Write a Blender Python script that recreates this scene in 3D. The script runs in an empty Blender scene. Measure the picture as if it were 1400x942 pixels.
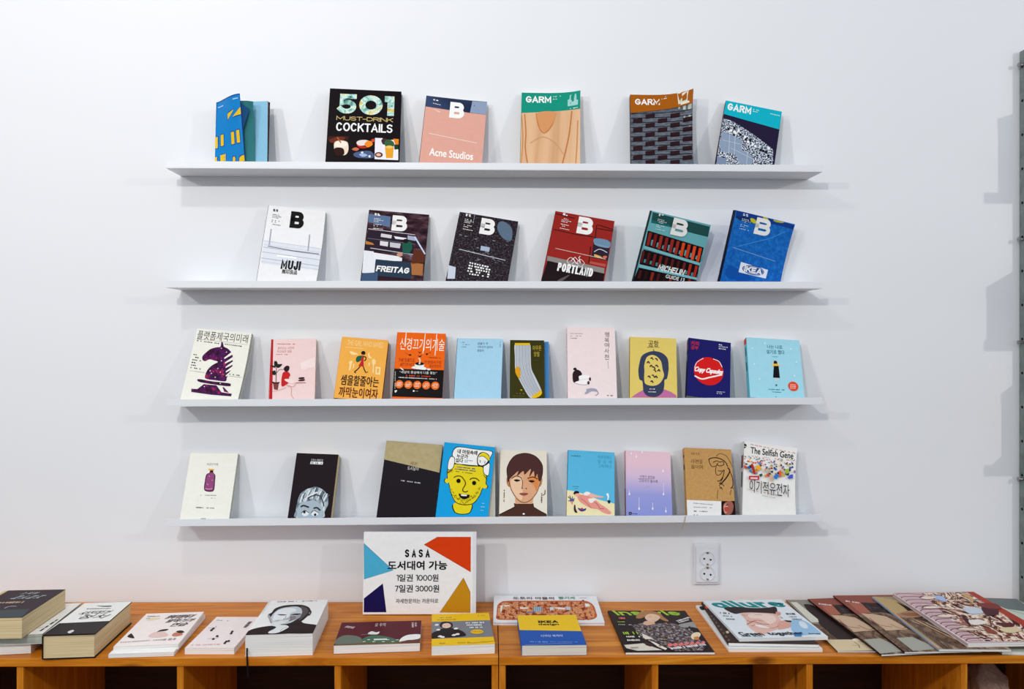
import bpy, math, random
from mathutils import Matrix, Vector
from mathutils.geometry import tessellate_polygon

S = bpy.context.scene
C = S.collection

# ------------------------------------------------------------------ camera
cam_d = bpy.data.cameras.new('camera')
cam = bpy.data.objects.new('camera', cam_d); C.objects.link(cam)
cam_d.sensor_width = 36.0
cam_d.lens = 1020.0 / 1400 * 36.0
cam_d.clip_start = 0.05
cam.matrix_world = Matrix(((0.999609, 0.0007812, -0.0279498, 0.0), (-0.0279515, 0.0021547, -0.999607, -2.1877786), (-0.0007207, 0.9999974, 0.0021757, 1.5), (0.0, 0.0, 0.0, 1.0)))
S.camera = cam

# ------------------------------------------------------------------ light of the room
w = bpy.data.worlds.new('room_light'); S.world = w; w.use_nodes = True
w.node_tree.nodes['Background'].inputs[0].default_value = (0.82, 0.90, 1.0, 1)
w.node_tree.nodes['Background'].inputs[1].default_value = 0.60

def lamp(name, loc, power, radius, col=(1, 0.96, 0.9)):
    l = bpy.data.lights.new(name, 'POINT'); l.energy = power; l.shadow_soft_size = radius; l.color = col
    o = bpy.data.objects.new(name, l); C.objects.link(o); o.location = loc
    return o
lamp('ceiling_bulb', (-2.30, -2.75, 2.70), 66, 0.035)
lamp('ceiling_bulb.001', (-0.60, -2.60, 2.70), 60, 0.035)
lamp('ceiling_bulb.002', (3.30, -2.80, 2.72), 72, 0.035)
lamp('ceiling_bulb.003', (-0.90, -1.43, 3.13), 20, 0.05)

S.view_settings.view_transform = 'Standard'
S.view_settings.look = 'None'
S.view_settings.gamma = 1
S.view_settings.use_curve_mapping = False
S.view_settings.exposure = 0.27

# ------------------------------------------------------------------ materials
MATS = {}
def lin(h):
    r = []
    for i in (1, 3, 5):
        c = int(h[i:i+2], 16) / 255
        r.append(c / 12.92 if c <= .04045 else ((c + .055) / 1.055) ** 2.4)
    return (*r, 1)
def base(name, rough=.5, spec=.07):
    m = bpy.data.materials.new(name); m.use_nodes = True
    b = m.node_tree.nodes['Principled BSDF']
    b.inputs['Roughness'].default_value = rough
    b.inputs['Specular IOR Level'].default_value = spec
    return m, m.node_tree.nodes, m.node_tree.links, b
def coords(N, L, scale, rot=(0, 0, 0)):
    tc = N.new('ShaderNodeTexCoord'); mp = N.new('ShaderNodeMapping')
    L.new(tc.outputs['Object'], mp.inputs[0])
    mp.inputs['Scale'].default_value = scale; mp.inputs['Rotation'].default_value = rot
    return mp.outputs[0]
def ramp(N, stops, mode='LINEAR'):
    r = N.new('ShaderNodeValToRGB'); cr = r.color_ramp; cr.interpolation = mode
    while len(cr.elements) < len(stops): cr.elements.new(.5)
    for e, (p, c) in zip(cr.elements, stops): e.position = p; e.color = lin(c)
    return r
def noise(N, L, vec, scale, detail=4, rough=.6, dist=0):
    n = N.new('ShaderNodeTexNoise'); n.inputs['Scale'].default_value = scale
    n.inputs['Detail'].default_value = detail; n.inputs['Roughness'].default_value = rough
    n.inputs['Distortion'].default_value = dist
    L.new(vec, n.inputs['Vector']); return n
def noisy(name, scale, stops, vecscale=(1, 1, 1), detail=5, rough=.6, dist=0, mode='LINEAR', gloss=.45, bump=0):
    m, N, L, b = base(name, gloss)
    v = coords(N, L, vecscale)
    n = noise(N, L, v, scale, detail, rough, dist)
    r = ramp(N, stops, mode); L.new(n.outputs['Fac'], r.inputs[0]); L.new(r.outputs[0], b.inputs['Base Color'])
    if bump:
        bp = N.new('ShaderNodeBump'); bp.inputs['Strength'].default_value = bump; bp.inputs['Distance'].default_value = .001
        L.new(n.outputs['Fac'], bp.inputs['Height']); L.new(bp.outputs[0], b.inputs['Normal'])
    return m
def wood(name, dark, mid, light, axis=0, rough=.42):
    m, N, L, b = base(name, rough, .25)
    sc = [14, 14, 14]; sc[axis] = 1.1
    v = coords(N, L, tuple(sc))
    oi = N.new('ShaderNodeObjectInfo'); add = N.new('ShaderNodeVectorMath'); add.operation = 'ADD'
    mul = N.new('ShaderNodeMath'); mul.operation = 'MULTIPLY'; mul.inputs[1].default_value = 37
    L.new(oi.outputs['Random'], mul.inputs[0]); L.new(v, add.inputs[0]); L.new(mul.outputs[0], add.inputs[1])
    n1 = noise(N, L, add.outputs[0], 2.2, 5, .62, 1.6)
    r1 = ramp(N, [(.24, dark), (.5, mid), (.74, light)])
    L.new(n1.outputs['Fac'], r1.inputs[0])
    sc2 = [150, 150, 150]; sc2[axis] = 4
    n2 = noise(N, L, coords(N, L, tuple(sc2)), 1.5, 3)
    mx = N.new('ShaderNodeMixRGB'); mx.blend_type = 'MULTIPLY'; mx.inputs[0].default_value = .22
    r2 = ramp(N, [(.3, '#a8a09a'), (.6, '#ffffff')]); L.new(n2.outputs['Fac'], r2.inputs[0])
    L.new(r1.outputs[0], mx.inputs[1]); L.new(r2.outputs[0], mx.inputs[2])
    # knots
    vk = N.new('ShaderNodeTexVoronoi'); sk = [9, 9, 9]; sk[axis] = 3.6
    L.new(coords(N, L, tuple(sk)), vk.inputs['Vector']); vk.inputs['Scale'].default_value = 1
    rk = ramp(N, [(.0, '#3a1200'), (.07, '#6a2c06'), (.15, '#ffffff')]); L.new(vk.outputs['Distance'], rk.inputs[0])
    m3 = N.new('ShaderNodeMixRGB'); m3.blend_type = 'MULTIPLY'; m3.inputs[0].default_value = .75
    L.new(mx.outputs[0], m3.inputs[1]); L.new(rk.outputs[0], m3.inputs[2])
    L.new(m3.outputs[0], b.inputs['Base Color'])
    bp = N.new('ShaderNodeBump'); bp.inputs['Strength'].default_value = .15; bp.inputs['Distance'].default_value = .001
    L.new(n2.outputs['Fac'], bp.inputs['Height']); L.new(bp.outputs[0], b.inputs['Normal'])
    return m
def pages(name, col, dark):
    m, N, L, b = base(name, .85, .1)
    n = noise(N, L, coords(N, L, (4, 4, 1500)), 1, 3, .7)
    r = ramp(N, [(.32, dark), (.55, col)]); L.new(n.outputs['Fac'], r.inputs[0])
    L.new(r.outputs[0], b.inputs['Base Color'])
    bp = N.new('ShaderNodeBump'); bp.inputs['Strength'].default_value = .3; bp.inputs['Distance'].default_value = .0006
    L.new(n.outputs['Fac'], bp.inputs['Height']); L.new(bp.outputs[0], b.inputs['Normal'])
    return m
def vgrad(name, stops, h, gloss=.45):
    # printed colour running from the foot (0) to the head (1) of a cover h metres tall
    m, N, L, b = base(name, gloss)
    tc = N.new('ShaderNodeTexCoord'); sp = N.new('ShaderNodeSeparateXYZ'); L.new(tc.outputs['Object'], sp.inputs[0])
    dv = N.new('ShaderNodeMath'); dv.operation = 'DIVIDE'; dv.inputs[1].default_value = h; L.new(sp.outputs[1], dv.inputs[0])
    r = ramp(N, stops); L.new(dv.outputs[0], r.inputs[0]); L.new(r.outputs[0], b.inputs['Base Color'])
    return m
def make(key):
    if key[0] == '#':
        m, N, L, b = base('print_' + key[1:], .45, .07)
        n = noise(N, L, coords(N, L, (1, 1, 1)), 60, 3)
        c = lin(key); mx = N.new('ShaderNodeMixRGB'); mx.inputs[1].default_value = tuple(x * .93 for x in c[:3]) + (1,)
        mx.inputs[2].default_value = tuple(min(1, x * 1.05) for x in c[:3]) + (1,)
        L.new(n.outputs['Fac'], mx.inputs[0]); L.new(mx.outputs[0], b.inputs['Base Color'])
        return m
    return {
     'galaxy': lambda: noisy('starry_purple_print', 55, [(.30, '#150010'), (.45, '#3a0a2c'), (.54, '#4a1560'), (.62, '#a01828'), (.74, '#c8a0c8')], detail=7, rough=.7),
     'denim': lambda: noisy('denim_print', 70, [(.3, '#0a4a9c'), (.5, '#1468c0'), (.7, '#2a86d8')], detail=8, rough=.75),
     'grain': lambda: noisy('plywood_print', 9, [(.3, '#c8966a'), (.45, '#dcb088'), (.62, '#e4bc96')], (1, .12, 1), detail=5, dist=1),
     'rattan': lambda: noisy('rattan_strip_print', 60, [(.3, '#3c424c'), (.5, '#5c636e'), (.7, '#7d848e')], (1, 6, 1), detail=4),
     'tiles': lambda: noisy('mosaic_print', 240, [(.42, '#1c1830'), (.47, '#8090a4'), (.54, '#e0e4ea')], detail=2, mode='CONSTANT'),
     'facade': lambda: noisy('dark_facade_print', 190, [(.38, '#140c12'), (.52, '#2c2229'), (.62, '#4a444c'), (.76, '#9aa4b0')], detail=4, rough=.7),
     'knit': lambda: noisy('knitwear_print', 130, [(.36, '#1a0e10'), (.5, '#5c4a50'), (.60, '#a09a9c'), (.72, '#d8ccc4')], (1, .7, 1), detail=3, rough=.7),
     'brownphoto': lambda: noisy('brown_photo_print', 40, [(.32, '#2a1610'), (.46, '#5c4434'), (.58, '#8a705a'), (.74, '#b8a890')], (1, .5, 1), detail=6, rough=.7, dist=1),
     'darkphoto': lambda: noisy('dark_photo_print', 45, [(.35, '#140a0c'), (.52, '#2c1a1a'), (.68, '#54403a')], (1, .5, 1), detail=6, dist=1),
     'fabric': lambda: noisy('folded_fabric_print', 15, [(.34, '#3c1c1c'), (.41, '#a06858'), (.46, '#ead8c8'), (.52, '#c09878'), (.56, '#5c2c24'), (.62, '#cfc0b4'), (.72, '#8494b8')], (1, .55, 1), detail=3, rough=.6, dist=2.5, mode='CONSTANT'),
     'street': lambda: noisy('busy_drawing_print', 85, [(.34, '#7c2c18'), (.42, '#c8683a'), (.5, '#dca070'), (.58, '#c07848'), (.66, '#f0d8b8'), (.72, '#8aa0c0')], (1, .6, 1), detail=3, mode='CONSTANT'),
     'crowd': lambda: noisy('crowd_print', 150, [(.3, '#c03028'), (.44, '#3060b0'), (.5, '#f0f0ee'), (.58, '#e0a030'), (.66, '#402030')], detail=2, mode='CONSTANT'),
     'greyhair': lambda: noisy('grey_hair_print', 60, [(.35, '#3c4a54'), (.5, '#8fa0ac'), (.62, '#d4dce0')], (1, .5, 1), detail=5, dist=1),
     'glass501': lambda: noisy('drink_photo_print', 30, [(.32, '#2c5c58'), (.44, '#8ac0b4'), (.54, '#d8ece4'), (.6, '#d8c468'), (.72, '#a88a3c')], detail=4, dist=1),
     'shopdark': lambda: noisy('workshop_photo_print', 50, [(.36, '#1c0c14'), (.5, '#38202a'), (.62, '#5c4048'), (.76, '#90a0b8')], (.5, 1, 1), detail=4),
     'dusk': lambda: vgrad('pink_to_violet_print', [(0, '#8c98d8'), (.35, '#9ca0dc'), (.62, '#d8c0dc'), (.85, '#ecc8d4')], .188),
     'navyglare': lambda: noisy('deep_blue_glare_print', 8, [(.3, '#141c38'), (.6, '#3a4a6c')], detail=1),  # navy print with soft glare mixed into its colour
     'pages': lambda: pages('page_edges', '#e9e4d8', '#b8b0a0'),
     'pageswhite': lambda: pages('white_page_edges', '#f2f1ee', '#c8c6c2'),
     'pagescream': lambda: pages('cream_page_edges', '#e2cfa6', '#b89a68'),
     'pagesgrey': lambda: pages('grey_page_edges', '#c4c8bc', '#8a9084'),
     'pagesbrown': lambda: pages('brown_page_edges', '#8a5a4a', '#3c1c18'),
     'kraft': lambda: noisy('kraft_paper', 120, [(.3, '#bf9154'), (.6, '#c99c62')], detail=3, gloss=.7),
     'khaki': lambda: noisy('khaki_paper', 60, [(.3, '#b0a176'), (.6, '#b9ab82')], detail=3, gloss=.6),
    }[key]()
def mat(key):
    if key not in MATS: MATS[key] = make(key)
    return MATS[key]

# ------------------------------------------------------------------ object helpers
def link(o, parent=None):
    C.objects.link(o)
    if parent is not None: o.parent = parent
    return o
def thing(name, label, cat, M=None, group=None):
    o = bpy.data.objects.new(name, None); o.empty_display_size = .05; C.objects.link(o)
    if M is not None: o.matrix_basis = M
    o['label'] = label; o['category'] = cat
    if group: o['group'] = group
    return o
class MB:
    'collects vertices and faces of one mesh'
    def __init__(s): s.v = []; s.f = []; s.m = []; s.mats = []
    def mi(s, key):
        if key not in s.mats: s.mats.append(key)
        return s.mats.index(key)
    def add(s, vs, fs, key):
        b = len(s.v); s.v += [tuple(x) for x in vs]; k = s.mi(key)
        for f in fs: s.f.append(tuple(i + b for i in f)); s.m.append(k)
    def box(s, x0, y0, z0, x1, y1, z1, key):
        vs = [(x, y, z) for z in (z0, z1) for y in (y0, y1) for x in (x0, x1)]
        s.add(vs, [(0, 2, 3, 1), (4, 5, 7, 6), (0, 1, 5, 4), (2, 6, 7, 3), (0, 4, 6, 2), (1, 3, 7, 5)], key)
    def cyl(s, c, r, h, axis, key, n=20, r2=None):
        r2 = r if r2 is None else r2; vs = []
        for k, rr in ((0, r), (h, r2)):
            for i in range(n):
                a = 2 * math.pi * i / n; p = [rr * math.cos(a), rr * math.sin(a)]
                q = [0, 0, 0]; o = [j for j in range(3) if j != axis]
                q[o[0]] = p[0]; q[o[1]] = p[1]; q[axis] = k
                vs.append([c[j] + q[j] for j in range(3)])
        fs = [(i, (i + 1) % n, n + (i + 1) % n, n + i) for i in range(n)] + [tuple(range(n))[::-1], tuple(range(n, 2 * n))]
        s.add(vs, fs, key)
    def build(s, name, parent=None, bevel=0, smooth=False):
        me = bpy.data.meshes.new(name); me.from_pydata(s.v, [], s.f)
        for k in s.mats: me.materials.append(mat(k) if isinstance(k, str) else k)
        me.polygons.foreach_set('material_index', s.m)
        if smooth: me.polygons.foreach_set('use_smooth', [True] * len(s.f))
        me.update()
        o = bpy.data.objects.new(name, me); link(o, parent)
        if bevel:
            b = o.modifiers.new('bevel', 'BEVEL'); b.width = bevel; b.segments = 2; b.limit_method = 'ANGLE'
        return o
def structure(o): o['kind'] = 'structure'; return o

# ------------------------------------------------------------------ printed art (cover coordinates in mm: x from the spine, y from the foot)
GLYPH = {}
def arc(cx, cy, rx, ry, a0, a1, n=9):
    return [(cx + rx * math.cos(math.radians(a0 + (a1 - a0) * i / n)), cy + ry * math.sin(math.radians(a0 + (a1 - a0) * i / n))) for i in range(n + 1)]
# heavy capitals drawn as strokes: relative width, stroke paths in a unit box
STROKES = {
 'A': (1, [[(0, 0), (.5, 1), (1, 0)], [(.2, .3), (.8, .3)]]),
 'B': (.86, [[(0, 0), (0, 1), (.55, 1)] + arc(.6, .76, .32, .24, 90, -90)[1:] + [(0, .52)], [(.6, .52)] + arc(.66, .26, .34, .26, 90, -90) + [(0, 0)]]),
 'C': (.9, [arc(.5, .5, .5, .5, 45, 315, 18)]), 'D': (.9, [[(0, 0), (0, 1), (.4, 1)] + arc(.45, .5, .55, .5, 90, -90, 12) + [(0, 0)]]),
 'E': (.74, [[(1, 1), (0, 1), (0, 0), (1, 0)], [(0, .5), (.85, .5)]]), 'F': (.72, [[(1, 1), (0, 1), (0, 0)], [(0, .5), (.85, .5)]]),
 'G': (.95, [arc(.5, .5, .5, .5, 45, 335, 18) + [(1, .45), (.55, .45)]]), 'H': (.88, [[(0, 0), (0, 1)], [(1, 0), (1, 1)], [(0, .5), (1, .5)]]),
 'I': (0, [[(0, 0), (0, 1)]]), 'J': (.62, [[(1, 1), (1, .3)] + arc(.5, .28, .5, .28, 0, -180)]), 'K': (.88, [[(0, 0), (0, 1)], [(1, 1), (.12, .45)], [(.38, .62), (1, 0)]]),
 'L': (.7, [[(0, 1), (0, 0), (1, 0)]]), 'M': (1.12, [[(0, 0), (0, 1), (.5, .25), (1, 1), (1, 0)]]), 'N': (.9, [[(0, 0), (0, 1), (1, 0), (1, 1)]]),
 'O': (1, [arc(.5, .5, .5, .5, 0, 360, 24)]), 'P': (.82, [[(0, 0), (0, 1), (.6, 1)] + arc(.62, .74, .38, .26, 90, -90) + [(0, .48)]]),
 'R': (.88, [[(0, 0), (0, 1), (.6, 1)] + arc(.62, .76, .38, .24, 90, -90) + [(0, .52)], [(.5, .52), (1, 0)]]),
 'S': (.8, [arc(.5, .76, .5, .24, 30, 180, 8) + arc(.5, .76, .5, .24, 180, 270, 4)[1:] + arc(.5, .26, .5, .26, 90, -90, 8)[1:] + arc(.5, .26, .5, .26, 270, 205, 4)[1:]]),
 'T': (.84, [[(0, 1), (1, 1)], [(.5, 1), (.5, 0)]]), 'U': (.86, [[(0, 1), (0, .35)] + arc(.5, .35, .5, .35, 180, 360, 12) + [(1, 1)]]),
 'W': (1.2, [[(0, 1), (.25, 0), (.5, .8), (.75, 0), (1, 1)]]), 'Y': (.9, [[(0, 1), (.5, .45), (1, 1)], [(.5, .45), (.5, 0)]]),
 '-': (.5, [[(0, .45), (1, .45)]]), '0': (.8, [arc(.5, .5, .5, .5, 0, 360, 24)]), '1': (.3, [[(0, 1), (1, 1), (1, 0)]]),
 '3': (.75, [arc(.45, .76, .5, .24, 150, -90, 10) + arc(.5, .26, .5, .26, 90, -150, 10)[1:]]),
 '5': (.8, [[(1, 1), (.1, 1), (.1, .56)] + arc(.44, .31, .56, .31, 112, -150, 14)]),
 '7': (.75, [[(0, 1), (1, 1), (.35, 0)]]),
 'a': (.8, [arc(.5, .33, .5, .33, 0, 360, 18), [(1, .66), (1, 0)]]), 'l': (0, [[(0, 0), (0, 1)]]),
 'u': (.75, [[(0, .66), (0, .25)] + arc(.5, .25, .5, .25, 180, 360, 10), [(1, .66), (1, 0)]]), 'r': (.5, [[(0, .66), (0, 0)], [(0, .4), (.35, .62), (1, .66)]]),
 'e': (.8, [[(0, .36), (1, .36)] + arc(.5, .33, .5, .33, 5, 320, 16)]), 'n': (.75, [[(0, .66), (0, 0)], [(0, .42)] + arc(.5, .42, .5, .24, 180, 0, 10) + [(1, 0)]]),
 'i': (0, [[(0, 0), (0, .66)], [(0, .9), (0, 1)]]), 's': (.66, [arc(.5, .5, .5, .16, 30, 270, 8) + arc(.5, .17, .5, .17, 90, -150, 10)[1:]]),
 't': (.5, [[(.4, .95), (.4, 0), (1, 0)], [(0, .66), (1, .66)]]), 'y': (.75, [[(0, .66), (.5, .1)], [(1, .66), (.3, -.2)]]),
 'd': (.8, [arc(.5, .33, .5, .33, 0, 360, 18), [(1, 1), (1, 0)]]), 'g': (.8, [arc(.5, .36, .5, .3, 0, 360, 18), [(1, .66), (1, -.1), (.6, -.22), (.1, -.18)]]),
}
def stroke(pts, wd):
    'ribbon with mitred corners and square ends'
    pts = [p for i, p in enumerate(pts) if i == 0 or math.hypot(p[0] - pts[i-1][0], p[1] - pts[i-1][1]) > 1e-6]
    n = len(pts); closed = math.hypot(pts[0][0] - pts[-1][0], pts[0][1] - pts[-1][1]) < 1e-5 and n > 3
    if closed: pts = pts[:-1]; n -= 1
    def un(a, b): l = math.hypot(b[0] - a[0], b[1] - a[1]) or 1; return ((b[0] - a[0]) / l, (b[1] - a[1]) / l)
    if not closed:
        d = un(pts[0], pts[1]); pts[0] = (pts[0][0] - d[0] * wd / 2, pts[0][1] - d[1] * wd / 2)
        d = un(pts[-2], pts[-1]); pts[-1] = (pts[-1][0] + d[0] * wd / 2, pts[-1][1] + d[1] * wd / 2)
    A = []; B = []
    for i in range(n):
        p = pts[i]
        if closed or 0 < i < n - 1:
            d0 = un(pts[i-1], p); d1 = un(p, pts[(i+1) % n])
        elif i == 0: d0 = d1 = un(p, pts[1])
        else: d0 = d1 = un(pts[-2], p)
        nx, ny = -(d0[1] + d1[1]), d0[0] + d1[0]; l = math.hypot(nx, ny) or 1; nx /= l; ny /= l
        c = max(.45, -d0[1] * nx + d0[0] * ny); k = wd / 2 / c
        A.append((p[0] + nx * k, p[1] + ny * k)); B.append((p[0] - nx * k, p[1] - ny * k))
    m = n if closed else n - 1
    return A + B, [(i, (i + 1) % n, n + (i + 1) % n, n + i) for i in range(m)]
def block_text(s, cx, cy, W, H, wt, rot, sh, gap):
    t = wt * H; g = gap * H; rs = [STROKES[c][0] if c != ' ' else .35 for c in s]; tot = sum(rs)
    k = (W - t * len(s) - g * (len(s) - 1)) / tot if tot else 0
    x = -W / 2; V = []; F = []
    for c, r in zip(s, rs):
        if c != ' ':
            for k_, path in enumerate(STROKES[c][1]):
                P = [(x + t / 2 + px * r * k, -H / 2 + t / 2 + py * (H - t)) for px, py in path]
                vs, fs = stroke(P, t); b = len(V); V += [(q[0], q[1], .012 * k_) for q in vs]; F += [tuple(i + b for i in f) for f in fs]
        x += r * k + t + g
    cc, ss = math.cos(rot), math.sin(rot)
    return [(cx + (a + sh * b) * cc - b * ss, cy + (a + sh * b) * ss + b * cc, c_) for a, b, c_ in V], F
def glyphs(s):
    k = s
    if k not in GLYPH:
        c = bpy.data.curves.new('text', 'FONT'); c.body = s; c.resolution_u = 3
        o = bpy.data.objects.new('text', c); me = o.to_mesh()
        vs = [v.co.copy() for v in me.vertices]; fs = [tuple(p.vertices) for p in me.polygons]
        o.to_mesh_clear(); bpy.data.objects.remove(o); bpy.data.curves.remove(c)
        x0 = min(v.x for v in vs); x1 = max(v.x for v in vs); y0 = min(v.y for v in vs); y1 = max(v.y for v in vs)
        GLYPH[k] = ([((v.x - x0) / (x1 - x0) - .5, (v.y - y0) / (y1 - y0) - .5) for v in vs], fs)
    return GLYPH[k]
def spline(pts, closed, n=5):
    out = []; N = len(pts)
    for i in range(N if closed else N - 1):
        g = lambda j: pts[j % N] if closed else pts[max(0, min(N - 1, j))]
        a, b, c, d = g(i - 1), g(i), g(i + 1), g(i + 2)
        for k in range(n):
            t = k / n
            out.append(tuple(.5 * (2 * b[q] + (c[q] - a[q]) * t + (2 * a[q] - 5 * b[q] + 4 * c[q] - d[q]) * t * t
                     + (3 * b[q] - a[q] - 3 * c[q] + d[q]) * t ** 3) for q in (0, 1)))
    if not closed: out.append(tuple(pts[-1]))
    return out
def ribbon(pts, wd):
    n = len(pts); A = []; B = []
    for i in range(n):
        p, q = pts[max(0, i - 1)], pts[min(n - 1, i + 1)]
        dx, dy = q[0] - p[0], q[1] - p[1]; l = math.hypot(dx, dy) or 1
        nx, ny = -dy / l * wd / 2, dx / l * wd / 2
        A.append((pts[i][0] + nx, pts[i][1] + ny)); B.append((pts[i][0] - nx, pts[i][1] - ny))
    return A + B, [(i, i + 1, n + i + 1, n + i) for i in range(n - 1)]
def art_faces(op, d):
    'one element -> vertices, faces in the cover plane'
    if op == 'P' or op == 'S':
        pts = [(d[i], d[i + 1]) for i in range(0, len(d), 2)]
        if op == 'S': pts = spline(pts, True)
        return pts, tessellate_polygon([[Vector((x, y, 0)) for x, y in pts]])
    if op == 'L' or op == 'K':
        pts = [(d[i], d[i + 1]) for i in range(1, len(d), 2)]
        if op == 'K': pts = spline(pts, False)
        return ribbon(pts, d[0])
    if op == 'E':
        cx, cy, rx, ry, rot = d; n = 26; c, s_ = math.cos(rot), math.sin(rot)
        pts = []
        for i in range(n):
            a = 2 * math.pi * i / n; x, y = rx * math.cos(a), ry * math.sin(a)
            pts.append((cx + x * c - y * s_, cy + x * s_ + y * c))
        return pts, [tuple(range(n))]
    if op == 'T':
        s, cx, cy, wd, ht, bold, rot, sh = d
        g, f0 = glyphs(s); c, s_ = math.cos(rot), math.sin(rot); pts = []; fs = []; o_ = max(0, bold) * ht
        for k_, (dx, dy) in enumerate(((0, 0),) if bold <= 0 else ((-o_, -o_), (o_, -o_), (o_, o_), (-o_, o_), (0, 0))):   # heavier weight: the strokes widened
            fs += [tuple(i + len(pts) for i in f) for f in f0]
            for x, y in g:
                x, y = x * wd + sh * y * ht + dx, y * ht + dy
                pts.append((cx + x * c - y * s_, cy + x * s_ + y * c, .009 * k_))
        return pts, fs
    if op == 'B': return block_text(*d)
    if op == 'D':   # a line of print too small to read: short dashes
        x0, y0, x1, y1, ht, n, seed = d; R = random.Random(seed); vs = []; fs = []
        L_ = math.hypot(x1 - x0, y1 - y0); ux, uy = (x1 - x0) / L_, (y1 - y0) / L_
        t = 0; st = L_ / n
        while t < L_ - st * .3:
            l = st * R.uniform(.45, .85); hh = ht / 2 * R.uniform(.7, 1)
            if R.random() > .12:
                b = len(vs)
                for tt, q in ((t, -hh), (t + l, -hh), (t + l, hh), (t, hh)):
                    vs.append((x0 + ux * tt - uy * q, y0 + uy * tt + ux * q))
                fs.append((b, b + 1, b + 2, b + 3))
            t += st
        return vs, fs
def bender(bk):
    a, p, q, bow = bk.get('bend', (0, 1, 0, 0)); W = bk['w'] * 1000; H = bk['h'] * 1000; ft = bk.get('foot', 0)
    if not a and not bow and not ft: return None
    def f(x, y, z):
        u = min(1, max(0, x / W)); v = min(1, max(0, y / H))
        if ft: y = max(y, ft * x)        # soft foot pressed level on the shelf
        return (x - bow * 4 * v * (1 - v) * u, y, z + a * u ** p * (v ** q if q else 1))
    return f
def clip_cuts(vs, fs, cuts, ax):
    for c in cuts:      # cut flat print along grid lines so that it can follow a bent cover
        nf = []; vs = list(vs)
        for f in fs:
            s = [vs[i][ax] - c for i in f]
            if min(s) >= -1e-6 or max(s) <= 1e-6: nf.append(f); continue
            A = []; B = []
            for k in range(len(f)):
                i, j = f[k], f[(k + 1) % len(f)]; a, b = s[k], s[(k + 1) % len(f)]
                if a >= 0: A.append(i)
                if a <= 0: B.append(i)
                if a * b < 0:
                    t = a / (a - b); vs.append(tuple(vs[i][q] + (vs[j][q] - vs[i][q]) * t for q in range(len(vs[i]))))
                    A.append(len(vs) - 1); B.append(len(vs) - 1)
            for q in (A, B):
                if len(q) > 2: nf.append(tuple(q))
        fs = nf
    return vs, fs
GROUPNAME = {'t': 'title_lettering', 'p': 'printed_picture', 's': 'small_print', 'b': 'colour_panel', 'l': 'logo',
             'f': 'printed_face', 'o': 'paper_band', 'k': 'sticker'}
def build_art(bk, root):
    groups = {}; f = bender(bk); W = bk['w'] * 1000; H = bk['h'] * 1000
    for i, (op, g, col, d) in enumerate(bk['art']):
        if g not in groups: groups[g] = MB()
        vs, fs = art_faces(op, d)
        if f:
            vs, fs = clip_cuts(vs, fs, [W * k / 12 for k in range(1, 12)], 0)
            vs, fs = clip_cuts(vs, fs, [H * k / 8 for k in range(1, 8)], 1)
        z = .12 + .045 * i
        P = [(min(W, max(0, q[0])), min(H, max(0, q[1])), z + (q[2] if len(q) > 2 else 0)) for q in vs]
        if f: P = [f(*p) for p in P]
        F = []
        for q in fs:     # keep print facing outwards
            a = sum(P[q[k]][0] * P[q[(k + 1) % len(q)]][1] - P[q[(k + 1) % len(q)]][0] * P[q[k]][1] for k in range(len(q)))
            F.append(q if a > 0 else tuple(reversed(q)))
        groups[g].add([tuple(c / 1000 for c in p) for p in P], F, col)
    for g, mb in groups.items(): mb.build(GROUPNAME[g], root)
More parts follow.
